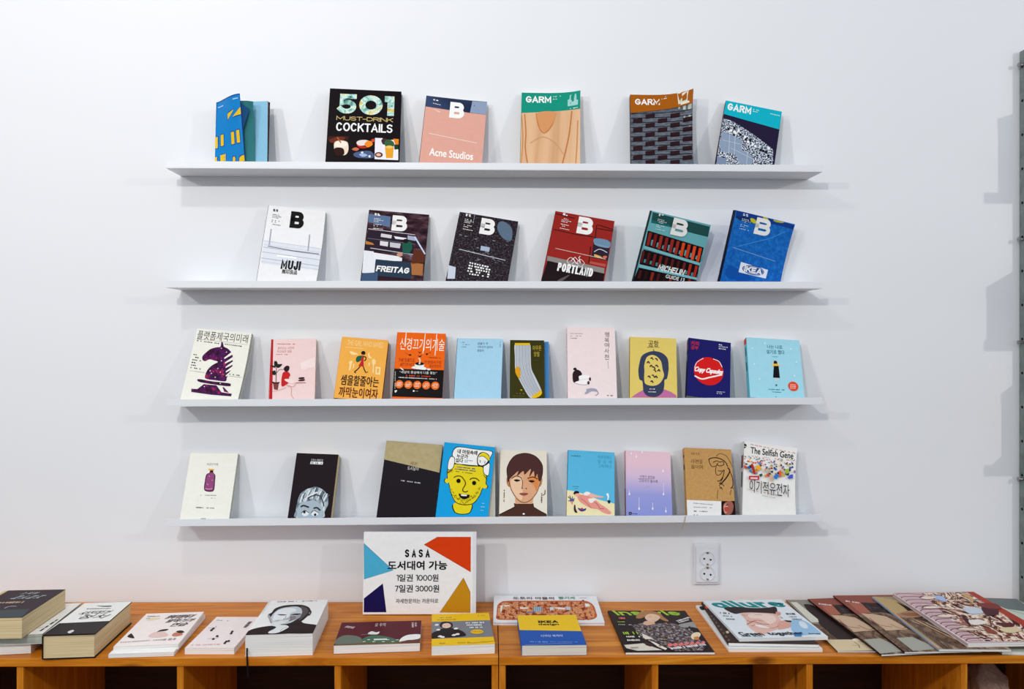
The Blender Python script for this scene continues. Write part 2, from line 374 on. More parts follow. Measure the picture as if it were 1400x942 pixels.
def build_book(bk):
    W, H, T = bk['w'] * 1000, bk['h'] * 1000, bk['t'] * 1000
    root = thing(bk['n'], bk['label'], bk['cat'], Matrix(bk['M']), bk.get('g'))
    hard = bk.get('hard', 0); c = 2.2 if hard else .45; r = min(T * .35, bk.get('r', 1.2))
    f = bender(bk) or (lambda x, y, z: (x, y, z))
    ins = 3 if hard else .3
    # cover: front board, spine and back board in one sheet folded round the pages
    nu = 12; nv = 8; prof = []
    for k in range(nu + 1): prof.append((W - (W - r) * k / nu, 0))
    for k in range(1, 5):
        a = k / 4 * math.pi / 2; prof.append((r - r * math.sin(a), -r + r * math.cos(a)))
    for k in range(1, 5):
        a = k / 4 * math.pi / 2; prof.append((r - r * math.cos(a), -(T - r) - r * math.sin(a)))
    for k in range(1, nu + 1): prof.append((r + (W - r) * k / nu, -T))
    inner = []
    for x, z in prof:
        if z > -1e-6: inner.append((max(x, c), -c))
        elif z < -T + 1e-6: inner.append((max(x, c), -T + c))
        else: inner.append((max(x, c), min(-c, max(-T + c, z))))
    mb = MB(); n = len(prof); vs = []
    for j in range(nv + 1):
        y = H * j / nv
        vs += [tuple(q / 1000 for q in f(x, y, z)) for x, z in prof] + [tuple(q / 1000 for q in f(x, y, z)) for x, z in inner]
    M2 = 2 * n; out = []; sp = []
    for j in range(nv):
        for i in range(n - 1):
            a = j * M2 + i; q = (a, a + 1, a + 1 + M2, a + M2)
            (sp if nu <= i < nu + 8 + 0 else out).append(q)
            a += n; out.append((a, a + M2, a + 1 + M2, a + 1))
    for j, rev in ((0, 0), (nv, 1)):
        for i in range(n - 1):
            a = j * M2 + i; q = (a, a + n, a + n + 1, a + 1); out.append(q[::-1] if rev else q)
    for j in range(nv):
        for i in (0, n - 1):
            a = j * M2 + i; q = (a, a + M2, a + M2 + n, a + n); out.append(q)
    mb.add(vs, out, bk['cov']); b0 = mb.mi(bk.get('spine', bk['cov']))
    for q in sp: mb.f.append(q); mb.m.append(b0)
    mb.build('cover', root)
    # page block
    pb = MB(); vs = []; nu = 12; x0 = c + .1
    for z in (-c - .02, -T + c + .02):
        for j in range(nv + 1):
            for i in range(nu + 1):
                vs.append(tuple(q / 1000 for q in f(x0 + (W - ins - x0) * i / nu, ins + (H - 2 * ins) * j / nv, z)))
    K = (nu + 1) * (nv + 1); fs = []
    ix = lambda i, j, k: k * K + j * (nu + 1) + i
    for j in range(nv):
        for i in range(nu):
            fs.append((ix(i, j, 0), ix(i + 1, j, 0), ix(i + 1, j + 1, 0), ix(i, j + 1, 0)))
            fs.append((ix(i, j, 1), ix(i, j + 1, 1), ix(i + 1, j + 1, 1), ix(i + 1, j, 1)))
    for i in range(nu):
        fs.append((ix(i, 0, 0), ix(i, 0, 1), ix(i + 1, 0, 1), ix(i + 1, 0, 0)))
        fs.append((ix(i, nv, 0), ix(i + 1, nv, 0), ix(i + 1, nv, 1), ix(i, nv, 1)))
    for j in range(nv):
        fs.append((ix(0, j, 0), ix(0, j + 1, 0), ix(0, j + 1, 1), ix(0, j, 1)))
        fs.append((ix(nu, j, 0), ix(nu, j, 1), ix(nu, j + 1, 1), ix(nu, j + 1, 0)))
    pb.add(vs, fs, bk.get('page', 'pages')); pb.build('page_block', root)
    if bk.get('sp'):        # print on the spine: (foot, head, across0, across1, colour) as fractions
        sb = MB()
        for v0, v1, a0, a1, col in bk['sp']:
            sb.add([(-.00012, H * v / 1000, -T * a / 1000) for v, a in ((v0, a0), (v0, a1), (v1, a1), (v1, a0))], [(0, 3, 2, 1)], col)
        sb.build('spine_lettering', root)
    if bk.get('art'): build_art(bk, root)
    return root

# ------------------------------------------------------------------ printed things: size in metres, art in mm on the cover
DATA = [
{'n': 'cocktail_book', 'label': 'black square cocktail book with mint 501 numerals and drink photos along its foot', 'cat': 'book', 'M': ((0.9979, -0.00132, 0.06482, -0.46156), (0.06273, 0.27233, -0.96016, -0.09841), (-0.01638, 0.9622, 0.27184, 1.99331), (0.0, 0.0, 0.0, 1.0)), 'w': 0.2034, 'h': 0.2471, 't': 0.017, 'cov': '#120a0e', 'hard': 1, 'page': 'pagesgrey','art':[
('B', 't', 'glass501', ('5', 51.816, 199.096, 50.411, 64.027, 0.24, 0.0, 0.0, 0.06)),
('B', 't', 'glass501', ('0', 118.141, 197.908, 66.331, 64.027, 0.27, 0.0, 0.0, 0.06)),
('B', 't', 'glass501', ('1', 170.485, 197.514, 27.594, 64.027, 0.3, 0.0, 0.0, 0.06)),
('B', 't', '#c8b070', ('MUST-DRINK', 103.002, 151.704, 159.193, 13.103, 0.15, 0.0, 0.0, 0.06)),
('B', 't', '#f4f4f2', ('COCKTAILS', 102.886, 124.089, 157.867, 27.397, 0.16, 0.0, 0.0, 0.06)),
('P','p','#3c1a12',(4.16,91.84,60.84,94.45,58.84,82.52,2.26,79.95)),
('S','p','#6a2c1c',(7.39,80.19,29.97,91.55,50.74,89.54,38.53,75.7,15.57,71.72)),
('S','p','#e8d8c4',(21.02,66.09,25.6,76.59,40.88,80.23,56.55,76.51,60.99,64.93,61.08,47.33,53.45,35.31,35.53,34.54,24.83,42.83)),
('S','p','#2c120c',(22.24,52.95,34.31,57.87,47.88,54.08,50.74,38.11,40.82,31.27,27.86,34.21)),
('S','p','#f4e8d8',(23.58,66.2,29.53,75.3,44.89,77.46,57.43,69.19,49.59,60.9,31.62,60.1)),
('L','p','#a85c28',(3.71,28.76,90.01,39.97,72.82)),
('S','p','#c02818',(85.34,68.96,108.87,63.53,128.01,70.86,116.72,61.52,101.35,57.9,90.92,59.79)),
('S','p','#e8d8d4',(83.0,74.75,89.9,82.45,107.96,84.75,121.17,79.42,108.66,68.53,90.63,66.25)),
('S','p','#f08828',(105.88,72.83,113.27,82.03,123.7,81.02,128.01,70.86,116.7,62.1,108.78,65.58)),
('S','p','#d04828',(123.52,85.45,131.17,89.36,132.79,81.43,126.42,78.18)),
('S','p','#c86a50',(71.08,53.63,80.59,59.92,91.1,55.98,83.68,48.9)),
('S','p','#4a5c80',(78.83,42.25,99.16,48.99,122.38,50.0,133.19,38.74,128.44,28.3,92.37,27.64,77.95,33.44)),
('S','p','#9cb4d8',(91.89,38.43,104.63,41.9,115.19,36.5,102.53,30.99)),
('S','p','#d8dce8',(96.71,45.95,101.79,47.93,103.54,43.32,98.46,41.34)),
('S','p','#dfe3ee',(117.83,35.15,122.91,37.13,124.18,31.33,119.59,29.97)),
('P','p','#e8e6ee',(134.17,92.46,155.04,92.23,155.7,25.08,135.27,25.38)),
('P','p','#eceaf0',(153.41,86.81,199.59,88.9,201.08,24.66,155.7,25.08)),
('S','p','#3c2c2c',(152.11,86.75,164.98,91.79,173.37,75.85,157.86,72.2)),
('S','p','#3c5c3c',(161.44,81.24,172.9,89.18,187.6,79.45,184.18,64.5,165.98,63.69)),
('P','p','#e8a028',(162.8,65.03,187.26,66.11,185.82,30.74,167.18,29.95)),
('S','p','#e8c468',(163.34,64.76,174.09,69.96,186.74,65.79,174.42,60.52)),
('E','p','#5c2a20',(146.62,39.32,11.14,8.34,0.0)),
('E','p','#e8b8a0',(146.11,39.3,6.9,4.47,0.0)),
('P','p','#e88018',(184.58,91.79,200.56,91.33,200.58,74.1,191.71,73.71)),
('P','p','#1c3828',(187.8,73.53,200.58,74.1,200.52,59.31,189.63,57.36)),
]},
{'n': 'magazine', 'label': 'pink magazine with a dark blue top band and white capital B', 'cat': 'magazine', 'M': ((0.99383, 0.06955, 0.08641, -0.20312), (0.06088, 0.30917, -0.94906, -0.09805), (-0.09273, 0.94846, 0.30302, 1.98899), (0.0, 0.0, 0.0, 1.0)), 'w': 0.1761, 'h': 0.2381, 't': 0.012, 'cov': '#dda494', 'g': 'magazines on the top shelf', 'spine': '#1c1c24', 'page': 'pagesgrey', 'bend': (6, 3, 1, 0), 'foot': 0.0978,'art':[
('P','b','navyglare',(-1.91,239.61,178.11,237.43,176.13,194.44,-1.84,201.28)),
('P','b','#8c9cb8',(133.33,236.43,177.69,236.83,176.55,195.03,129.55,196.96)),
('B', 't', '#f2f2f0', ('B', 92.104, 200.196, 42.068, 52.734, 0.25, 0.0, 0.0, 0.06)),
('L','s','#f0dcd4',(1.79,19.86,114.31,157.33,99.27)),
('T', 't', '#fbf6f2', ('Acne Studios', 87.745, 55.204, 122.625, 23.782, 0.02, 0.0, 0.0)),
('D','s','#f2f2f0',(21.44,226.91,37.85,225.51,4.65,2.0,187.0)),
('D','s','#f2f2f0',(21.62,215.21,44.53,211.55,2.07,4.0,192.0)),
('D','s','#f2f2f0',(22.43,196.76,46.73,186.96,2.07,5.0,197.0)),
]},
{'n': 'magazine', 'label': 'magazine with a green GARM title band over pale plywood grain', 'cat': 'magazine', 'M': ((0.99899, 0.0357, -0.02714, 0.08065), (-0.03703, 0.31556, -0.94818, -0.09199), (-0.02528, 0.94823, 0.31656, 1.99345), (0.0, 0.0, 0.0, 1.0)), 'w': 0.1699, 'h': 0.2489, 't': 0.012, 'cov': 'grain', 'g': 'magazines on the top shelf', 'spine': '#14806a', 'page': 'pageswhite', 'bend': (16, 4, 3, 0),'art':[
('P','b','#14907a',(-6.91,250.01,180.37,262.94,173.75,192.84,-2.55,178.75)),
('B', 't', '#f2f2f0', ('GARM', 49.645, 226.068, 73.676, 21.945, 0.2, 0.0, 0.0, 0.06)),
('D','s','#f2f2f0',(91.43,235.76,114.2,237.42,2.61,5.0,929.0)),
('D','s','#f2f2f0',(91.51,227.14,105.15,228.03,2.61,3.0,936.0)),
('P','p','#9cd0cc',(133.8,237.92,163.87,241.93,162.91,205.9,133.89,202.48)),
('K','p','#1c6458',(3.14,141.59,210.7,152.93,224.41,162.03,228.94)),
('D','s','#f2f2f0',(140.26,194.11,164.71,197.93,2.61,5.0,1064.0)),
('K','p','#c88048',(4.04,43.57,178.87,49.55,142.06,59.77,118.77,71.46,115.42,87.81,137.79,100.96,180.34)),
('S','p','#d49460',(46.73,178.95,100.95,182.46,85.56,137.74,71.41,119.07,59.66,126.6)),
('K','p','#c07840',(3.14,10.18,175.36,15.03,115.02,14.3,63.28,21.52,12.53)),
('K','p','#c88850',(2.7,1.66,172.5,6.52,94.02,3.88,12.08)),
('K','p','#c07840',(3.59,145.7,186.8,139.5,118.21,130.71,66.27,119.86,15.05)),
('K','p','#c88850',(2.7,162.83,155.48,160.95,82.47,157.34,16.01)),
('K','p','#d09c70',(2.25,28.23,79.07,63.59,100.66,99.49,80.9,121.92,45.57)),
]},
{'n': 'magazine', 'label': 'magazine with an orange-brown title band over woven grey rattan, cover corner curling up', 'cat': 'magazine', 'M': ((0.99801, 0.04713, -0.04194, 0.39492), (-0.05429, 0.30287, -0.95148, -0.08794), (-0.03214, 0.95186, 0.30483, 1.99501), (0.0, 0.0, 0.0, 1.0)), 'w': 0.1771, 'h': 0.2417, 't': 0.013, 'cov': 'rattan', 'g': 'magazines on the top shelf', 'spine': '#3a3038', 'page': 'pagesgrey', 'bend': (34, 4, 3, 0),'art':[
('P','p','#2c161c',(44.13,176.23,71.33,180.14,71.04,165.36,43.9,161.46)),
('P','p','#2c161c',(115.58,178.17,142.78,182.08,142.34,167.31,115.19,163.41)),
('P','p','#2c161c',(8.21,159.7,35.35,163.6,35.13,148.88,8.04,144.99)),
('P','p','#2c161c',(79.54,161.65,106.68,165.54,106.32,150.83,79.23,146.95)),
('P','p','#2c161c',(150.78,163.59,177.93,167.49,177.42,152.78,150.33,148.9)),
('P','p','#2c161c',(43.64,145.18,70.72,149.07,70.43,134.42,43.4,130.55)),
('P','p','#2c161c',(114.77,147.14,141.85,151.02,141.42,136.38,114.39,132.5)),
('P','p','#2c161c',(7.87,128.78,34.89,132.66,34.68,118.07,7.71,114.2)),
('P','p','#2c161c',(78.89,130.74,105.92,134.62,105.55,120.03,78.58,116.17)),
('P','p','#2c161c',(149.83,132.7,176.85,136.57,176.35,121.99,149.38,118.13)),
('P','p','#2c161c',(43.14,114.41,70.11,118.27,69.82,103.75,42.91,99.89)),
('P','p','#2c161c',(113.97,116.37,140.94,120.23,140.51,105.71,113.59,101.86)),
('P','p','#2c161c',(7.53,98.13,34.44,101.99,34.23,87.52,7.37,83.68)),
('P','p','#2c161c',(78.25,100.1,105.16,103.95,104.8,89.49,77.94,85.65)),
('P','p','#2c161c',(148.88,102.07,175.79,105.92,175.29,91.46,148.43,87.62)),
('P','p','#2c161c',(42.65,83.89,69.51,87.73,69.22,73.33,42.42,69.51)),
('P','p','#2c161c',(113.18,85.87,140.03,89.7,139.6,75.31,112.81,71.48)),
('P','p','#2c161c',(7.19,67.75,33.99,71.58,33.78,57.24,7.04,53.42)),
('P','p','#2c161c',(77.61,69.72,104.4,73.55,104.05,59.22,77.31,55.4)),
('P','p','#2c161c',(147.94,71.7,174.74,75.53,174.24,61.19,147.5,57.38)),
('P','p','#2c161c',(42.17,53.64,68.91,57.46,68.63,43.18,41.94,39.38)),
('P','p','#2c161c',(112.39,55.62,139.13,59.44,138.71,45.17,112.02,41.36)),
('P','p','#2c161c',(6.86,37.62,33.54,41.43,33.33,27.21,6.71,23.41)),
('P','p','#2c161c',(76.98,39.61,103.66,43.41,103.31,29.2,76.68,25.4)),
('P','p','#2c161c',(147.01,41.59,173.69,45.39,173.2,31.18,146.57,27.39)),
('P','p','#2c161c',(41.69,23.65,68.31,27.44,68.03,13.29,41.47,9.5)),
('P','p','#2c161c',(111.62,25.64,138.24,29.43,137.82,15.28,111.25,11.5)),
('L','p','#23181f',(1.79,1.61,177.19,179.97,187.32)),
('L','p','#23181f',(1.79,1.45,161.62,179.43,171.74)),
('L','p','#23181f',(1.79,1.3,146.12,178.88,156.23)),
('L','p','#23181f',(1.79,1.14,130.68,178.35,140.78)),
('L','p','#23181f',(1.79,0.99,115.32,177.81,125.41)),
('L','p','#23181f',(1.79,0.83,100.02,177.27,110.09)),
('L','p','#23181f',(1.79,0.68,84.78,176.74,94.85)),
('L','p','#23181f',(1.79,0.53,69.61,176.21,79.67)),
('L','p','#23181f',(1.79,0.37,54.51,175.69,64.55)),
('L','p','#23181f',(1.79,0.22,39.47,175.16,49.5)),
('L','p','#23181f',(1.79,0.07,24.49,174.64,34.52)),
('P','b','#a4590c',(-4.13,242.67,183.55,263.83,176.01,203.64,1.62,178.77)),
('B', 't', '#f2f2f0', ('GARM', 50.246, 217.301, 71.675, 19.772, 0.2, 0.0, 0.0, 0.06)),
('D','s','#f2f2f0',(91.52,233.4,113.44,236.13,2.6,5.0,580.0)),
('D','s','#f2f2f0',(91.37,226.96,107.36,229.53,2.6,3.0,587.0)),
('P','p','#e8e0cc',(135.0,242.07,167.39,258.0,167.98,207.14,138.41,202.62)),
('P','p','#a4590c',(139.4,236.82,151.11,247.88,163.67,241.76,161.87,228.31,142.24,225.11)),
('P','p','#c8d0b0',(140.3,220.79,166.82,226.84,166.43,215.09,140.89,210.14)),
]},
{'n': 'magazine', 'label': 'magazine with a turquoise title band over black and white mosaic tiles, tilting right', 'cat': 'magazine', 'M': ((0.97229, 0.23331, -0.01491, 0.63402), (-0.08292, 0.28455, -0.95507, -0.08347), (-0.21858, 0.92984, 0.29602, 1.9892), (0.0, 0.0, 0.0, 1.0)), 'w': 0.1649, 'h': 0.2386, 't': 0.013, 'cov': '#221a38', 'g': 'magazines on the top shelf', 'spine': '#2a2636', 'page': 'pagesgrey', 'foot': 0.2351,'art':[
('P','b','#0ab0c4',(-6.98,246.38,172.04,239.84,163.54,177.28,-2.79,191.56)),
('B', 't', '#f2f2f0', ('GARM', 42.208, 219.737, 69.768, 23.44, 0.2, 0.0, 0.0, 0.06)),
('D','s','#f2f2f0',(81.44,226.93,104.64,225.93,2.66,5.0,899.0)),
('D','s','#f2f2f0',(81.83,220.48,96.25,219.56,2.66,3.0,905.0)),
('D','s','#f2f2f0',(132.55,223.88,160.73,223.0,2.66,6.0,1023.0)),
('P','p','tiles',(-1.56,176.67,31.23,172.61,75.34,151.96,117.04,129.92,154.88,107.22,159.93,66.55,158.13,55.72,103.54,42.75,68.62,34.45,3.2,18.89)),
('P','p','#8c9cb4',(5.2,129.89,37.63,126.95,64.41,114.73,66.06,86.08,99.52,73.05,103.07,46.27,68.14,37.96,50.61,66.65,9.69,67.4,0.71,91.61)),
('L','p','#c4ccd8',(1.29,26.21,126.9,32.35,67.55)),
('L','p','#c4ccd8',(1.29,8.92,104.16,66.16,101.92)),
('L','p','#c4ccd8',(1.29,42.41,125.43,48.42,66.13)),
('L','p','#c4ccd8',(1.29,34.58,83.85,100.87,62.92)),
('L','p','#c4ccd8',(1.29,85.01,80.08,86.48,42.32)),
('P','p','tiles',(4.79,63.61,46.58,63.07,33.01,31.17,2.46,23.91)),
('P','p','#7c8ca8',(1.32,47.07,28.67,45.75,29.73,28.83,3.55,22.61)),
('P','p','#14101c',(124.8,99.03,131.22,98.45,130.37,90.9,123.96,91.47)),
('P','p','#f2f2f4',(21.89,142.24,28.39,141.64,27.64,133.98,21.15,134.57)),
('P','p','#14101c',(141.48,87.11,147.88,86.54,147.02,79.01,140.62,79.58)),
('P','p','#f2f2f4',(35.96,143.39,42.46,142.8,41.69,135.14,35.21,135.73)),
('P','p','#14101c',(34.08,154.96,40.58,154.36,39.82,146.67,33.33,147.27)),
('P','p','#f2f2f4',(92.73,113.56,99.17,112.98,98.36,105.39,91.92,105.97)),
('P','p','#14101c',(117.65,100.64,124.07,100.06,123.23,92.5,116.81,93.08)),
('P','p','#f2f2f4',(47.11,148.03,53.61,147.44,52.83,139.77,46.35,140.36)),
('P','p','#14101c',(35.83,133.31,42.31,132.72,41.55,125.08,35.08,125.66)),
('P','p','#f2f2f4',(68.22,133.29,74.69,132.71,73.9,125.07,67.44,125.66)),
('P','p','#14101c',(84.19,124.9,90.64,124.31,89.84,116.69,83.39,117.28)),
('P','p','#f2f2f4',(67.33,129.17,73.8,128.58,73.0,120.95,66.54,121.54)),
('P','p','#14101c',(70.9,125.23,77.36,124.64,76.57,117.02,70.11,117.61)),
('P','p','#f2f2f4',(39.55,138.38,46.04,137.79,45.27,130.14,38.79,130.73)),
('P','p','#14101c',(17.32,147.77,23.82,147.18,23.08,139.5,16.58,140.09)),
('P','p','#f2f2f4',(139.78,110.41,146.2,109.83,145.34,102.26,138.93,102.83)),
('P','p','#14101c',(53.8,137.06,60.28,136.48,59.5,128.83,53.03,129.42)),
('P','p','#f2f2f4',(78.31,118.35,84.77,117.77,83.96,110.16,77.52,110.74)),
('P','p','#14101c',(28.08,144.02,34.58,143.43,33.83,135.76,27.34,136.35)),
('P','p','#f2f2f4',(100.73,108.99,107.17,108.41,106.34,100.83,99.91,101.41)),
('P','p','#14101c',(133.38,96.97,139.8,96.39,138.94,88.84,132.54,89.42)),
('P','p','#f2f2f4',(25.8,144.34,32.29,143.75,31.54,136.08,25.05,136.67)),
]},
{'n': 'magazine', 'label': 'white magazine with black capital B and thin pier drawing, leftmost on the second shelf', 'cat': 'magazine', 'M': ((0.99347, 0.05641, 0.09913, -0.65193), (0.07774, 0.30117, -0.9504, -0.09772), (-0.08347, 0.9519, 0.29482, 1.67259), (0.0, 0.0, 0.0, 1.0)), 'w': 0.1615, 'h': 0.234, 't': 0.013, 'cov': '#eeeef0', 'g': 'magazines on the second shelf', 'spine': '#20202a', 'page': 'pagesgrey', 'bend': (0, 1, 0, -3),'art':[
('P','p','#dfe3ec',(4.37,124.24,170.3,115.22,170.24,47.36,5.27,53.39)),
('L','p','#b4bccc',(1.09,3.45,122.88,168.91,114.23)),
('L','p','#c0c8d4',(1.09,3.56,111.53,168.75,102.82)),
('L','p','#9ca4b4',(1.46,3.65,103.15,168.64,94.39)),
('L','p','#8c94a4',(1.09,3.8,88.53,168.44,79.69)),
('L','p','#9ca4b0',(1.46,3.99,69.83,168.19,60.87)),
('L','p','#c0c4d0',(1.09,4.09,59.48,168.06,50.46)),
('L','p','#6c6468',(2.19,16.12,107.4,80.73,100.77,156.51,97.76)),
('L','p','#a4a8b8',(3.28,17.94,160.89,19.34,111.1)),
('L','p','#a4a8b8',(3.28,124.28,155.37,125.58,103.36)),
('L','p','#fbfbfb',(5.83,45.2,81.16,98.6,79.18)),
('B', 't', '#0c0a0c', ('B', 85.082, 196.577, 37.905, 52.142, 0.25, 0.0, 0.0, 0.06)),
('B', 't', '#14181c', ('MUJI', 85.919, 56.243, 53.212, 27.753, 0.19, 0.0, 0.0, 0.06)),
('T', 't', '#14181c', ('無印良品', 85.337, 35.514, 40.82, 13.456, 0.015, 0.0, 0.0)),
('D','s','#303038',(15.71,222.54,31.07,221.5,3.78,2.0,280.0)),
('D','s','#303038',(15.71,218.64,33.37,217.44,3.78,2.0,285.0)),
('D','s','#303038',(15.71,206.96,35.63,205.6,2.1,4.0,288.0)),
('D','s','#303038',(15.71,202.22,42.52,200.38,2.1,6.0,293.0)),
('D','s','#303038',(15.71,197.48,34.07,196.22,2.1,4.0,298.0)),
('D','s','#303038',(15.7,188.88,38.64,187.3,2.1,5.0,302.0)),
('D','s','#303038',(15.7,183.73,29.45,182.78,2.1,3.0,307.0)),
('D','s','#303038',(15.7,176.02,43.18,174.11,2.1,6.0,311.0)),
]},
{'n': 'magazine', 'label': 'dark workshop photo magazine with white B, second on the second shelf', 'cat': 'magazine', 'M': ((0.9966, 0.05378, 0.06248, -0.3645), (0.04057, 0.33979, -0.93963, -0.09832), (-0.07176, 0.93896, 0.33645, 1.67209), (0.0, 0.0, 0.0, 1.0)), 'w': 0.1735, 'h': 0.2266, 't': 0.013, 'cov': 'shopdark', 'g': 'magazines on the second shelf', 'spine': '#16141c', 'page': 'pagesgrey','art':[
('P','p','#2a1c2c',(4.82,160.84,140.83,153.57,134.43,94.49,1.86,99.93)),
('P','p','#5c7498',(1.08,213.43,63.63,210.41,65.15,175.16,2.0,186.94)),
('L','p','#d8dce4',(1.56,4.35,165.18,138.52,157.74)),
('L','p','#b8c0cc',(2.34,16.61,104.68,157.62,93.1)),
('L','p','#6c7080',(1.56,5.71,134.79,141.16,127.46)),
('P','p','#d4d0d4',(42.21,153.34,73.37,150.5,72.47,139.96,42.17,142.44)),
('P','p','#e8e8ee',(79.4,147.99,116.42,144.8,111.14,139.1,84.06,139.7)),
('P','p','#dcd8dc',(41.98,129.39,65.17,128.01,65.1,113.3,42.63,115.61)),
('P','p','#c8c4cc',(69.83,127.56,100.78,126.01,99.14,110.73,71.31,112.56)),
('P','p','#b87c38',(1.71,125.76,21.37,121.05,26.98,115.07,2.88,115.07)),
('P','p','#a8b0c8',(117.55,153.64,141.01,151.4,141.38,138.34,118.73,140.66)),
('P','p','#1c5848',(104.8,124.2,115.37,135.13,131.01,133.06,134.83,111.75,126.62,95.95,109.29,96.57)),
('P','p','#a86c3c',(134.8,68.87,169.37,67.62,170.47,31.72,140.05,31.24)),
('P','p','#5c2c1c',(138.65,112.09,171.91,106.41,170.92,72.01,137.07,64.82)),
('P','p','#e4e6ec',(-0.31,95.45,27.24,94.46,35.22,72.96,36.3,26.6,2.5,25.39)),
('P','p','#e8eaee',(25.67,91.33,93.07,85.71,108.81,81.11,109.0,70.89,34.0,66.48)),
('P','p','#26384c',(35.44,70.86,132.9,68.71,138.19,52.18,137.39,18.42,38.82,20.53)),
('P','p','#3c5474',(3.71,24.65,45.31,30.72,48.81,4.26,1.9,0.31)),
('P','p','#2c1420',(46.52,19.09,137.39,18.42,136.11,11.62,47.32,4.14)),
('E','p','#1c1014',(113.45,134.96,7.79,6.89,0.0)),
('S','p','#c49478',(92.58,90.81,101.48,98.03,109.88,90.19,99.0,83.67)),
('L','p','#c8d4ec',(4.68,137.94,151.12,172.55,98.71)),
('B', 't', '#f2f2f0', ('B', 91.68, 189.962, 43.647, 49.958, 0.25, 0.0, 0.0, 0.06)),
('B', 't', '#f2f2f0', ('FREITAG', 86.541, 42.671, 91.971, 18.088, 0.22, 0.0, 0.15, 0.06)),
('D','s','#f2f2f0',(17.62,214.98,33.21,214.67,3.88,2.0,1096.0)),
('D','s','#f2f2f0',(17.69,210.99,35.61,210.63,3.88,2.0,1102.0)),
('D','s','#f2f2f0',(17.9,199.03,38.12,198.61,2.15,4.0,1106.0)),
('D','s','#f2f2f0',(17.99,194.17,45.19,193.6,2.15,6.0,1112.0)),
('D','s','#f2f2f0',(18.07,189.31,36.71,188.93,2.15,4.0,1118.0)),
('D','s','#f2f2f0',(18.23,180.51,41.5,180.02,2.15,5.0,1123.0)),
('D','s','#f2f2f0',(18.32,175.24,32.27,174.95,2.15,3.0,1129.0)),
('D','s','#f2f2f0',(18.46,167.35,46.33,166.75,2.15,6.0,1134.0)),
]},
{'n': 'magazine', 'label': 'near-black magazine with a building facade and rows of small white numbers', 'cat': 'magazine', 'M': ((0.98563, 0.16748, 0.02178, -0.13093), (-0.03412, 0.32376, -0.94552, -0.09136), (-0.16541, 0.9312, 0.32482, 1.65917), (0.0, 0.0, 0.0, 1.0)), 'w': 0.1725, 'h': 0.2385, 't': 0.012, 'cov': 'facade', 'g': 'magazines on the second shelf', 'spine': '#141016', 'page': 'pageswhite', 'bend': (0, 1, 0, 0), 'foot': 0.1776,'art':[
('P','p','#4c4850',(109.71,112.61,119.78,112.72,119.36,110.91,109.38,109.95)),
('P','p','#6a6a74',(135.02,105.34,142.0,104.89,139.47,102.7,134.67,102.69)),
('P','p','#8a8e9a',(58.76,161.71,67.46,161.55,61.83,158.75,58.44,159.0)),
('P','p','#4c4850',(56.45,97.05,59.89,95.95,64.29,95.03,56.14,94.4)),
('P','p','#6a6a74',(81.83,143.0,85.42,141.91,90.96,141.18,81.51,140.31)),
('P','p','#8a8e9a',(98.09,137.96,106.04,137.68,102.16,135.21,97.76,135.28)),
('P','p','#4c4850',(82.92,128.05,94.29,128.4,88.96,125.68,82.59,125.38)),
('P','p','#6a6a74',(87.44,120.11,96.24,119.99,91.01,117.29,87.11,117.44)),
('P','p','#8a8e9a',(57.11,118.99,66.09,118.9,66.08,117.16,56.8,116.32)),
('P','p','#4c4850',(35.67,118.38,44.33,118.23,45.34,116.68,35.37,115.71)),
('P','p','#6a6a74',(148.85,169.67,158.41,169.67,152.54,166.83,148.5,166.96)),
('P','p','#8a8e9a',(68.84,134.89,75.18,134.31,74.75,132.48,68.52,132.21)),
('P','p','#4c4850',(96.24,107.94,107.94,108.35,100.93,105.34,95.91,105.28)),
('P','p','#6a6a74',(45.69,121.29,51.21,120.57,49.71,118.55,45.38,118.62)),
('P','p','#8a8e9a',(118.01,108.89,125.35,108.5,124.37,106.59,117.67,106.23)),
('P','p','#4c4850',(149.2,115.6,158.98,115.66,158.56,113.85,148.85,112.94)),
('P','p','#6a6a74',(43.77,119.11,52.26,118.93,49.93,116.76,43.46,116.44)),
('P','p','#8a8e9a',(149.54,159.26,151.97,157.95,159.68,157.62,149.19,156.56)),
('P','p','#4c4850',(155.35,94.6,166.34,94.89,158.43,91.72,155.0,91.95)),
('P','p','#6a6a74',(123.75,104.33,127.74,103.34,133.81,102.72,123.41,101.68)),
('P','p','#8a8e9a',(77.29,99.11,87.82,99.31,81.4,96.41,76.97,96.46)),
('P','p','#4c4850',(120.17,155.3,124.41,154.33,127.26,153.1,119.83,152.61)),
('P','p','#6a6a74',(112.81,115.71,124.48,116.11,116.78,112.97,112.47,113.04)),
('P','p','#8a8e9a',(28.21,164.43,36.39,164.17,32.11,161.62,27.91,161.72)),
('P','p','#4c4850',(93.62,144.77,104.23,144.98,98.32,142.14,93.29,142.09)),
('P','p','#6a6a74',(91.54,149.39,94.05,148.1,99.05,147.27,91.22,146.7)),
('P','p','#8a8e9a',(13.48,166.45,19.63,165.82,21.26,164.36,13.19,163.74)),
('P','p','#4c4850',(24.33,157.9,29.57,157.11,33.75,156.12,24.03,155.2)),
('P','p','#6a6a74',(100.73,121.64,111.03,121.79,105.33,119.01,100.4,118.97)),
('P','p','#8a8e9a',(94.19,125.58,104.76,125.78,103.54,123.81,93.87,122.9)),
('P','p','#4c4850',(99.27,112.29,108.86,112.31,108.34,110.48,98.94,109.63)),
('P','p','#6a6a74',(71.23,94.87,82.89,95.28,80.68,93.15,70.91,92.22)),
('P','p','#8a8e9a',(109.3,164.65,117.67,164.44,118.26,162.78,108.96,161.95)),
('P','p','#4c4850',(107.82,137.6,117.22,137.58,110.81,134.66,107.49,134.92)),
('S','p','#5c7086',(120.5,227.41,140.6,226.67,159.59,207.86,161.24,172.71,136.76,177.01,116.35,204.28)),
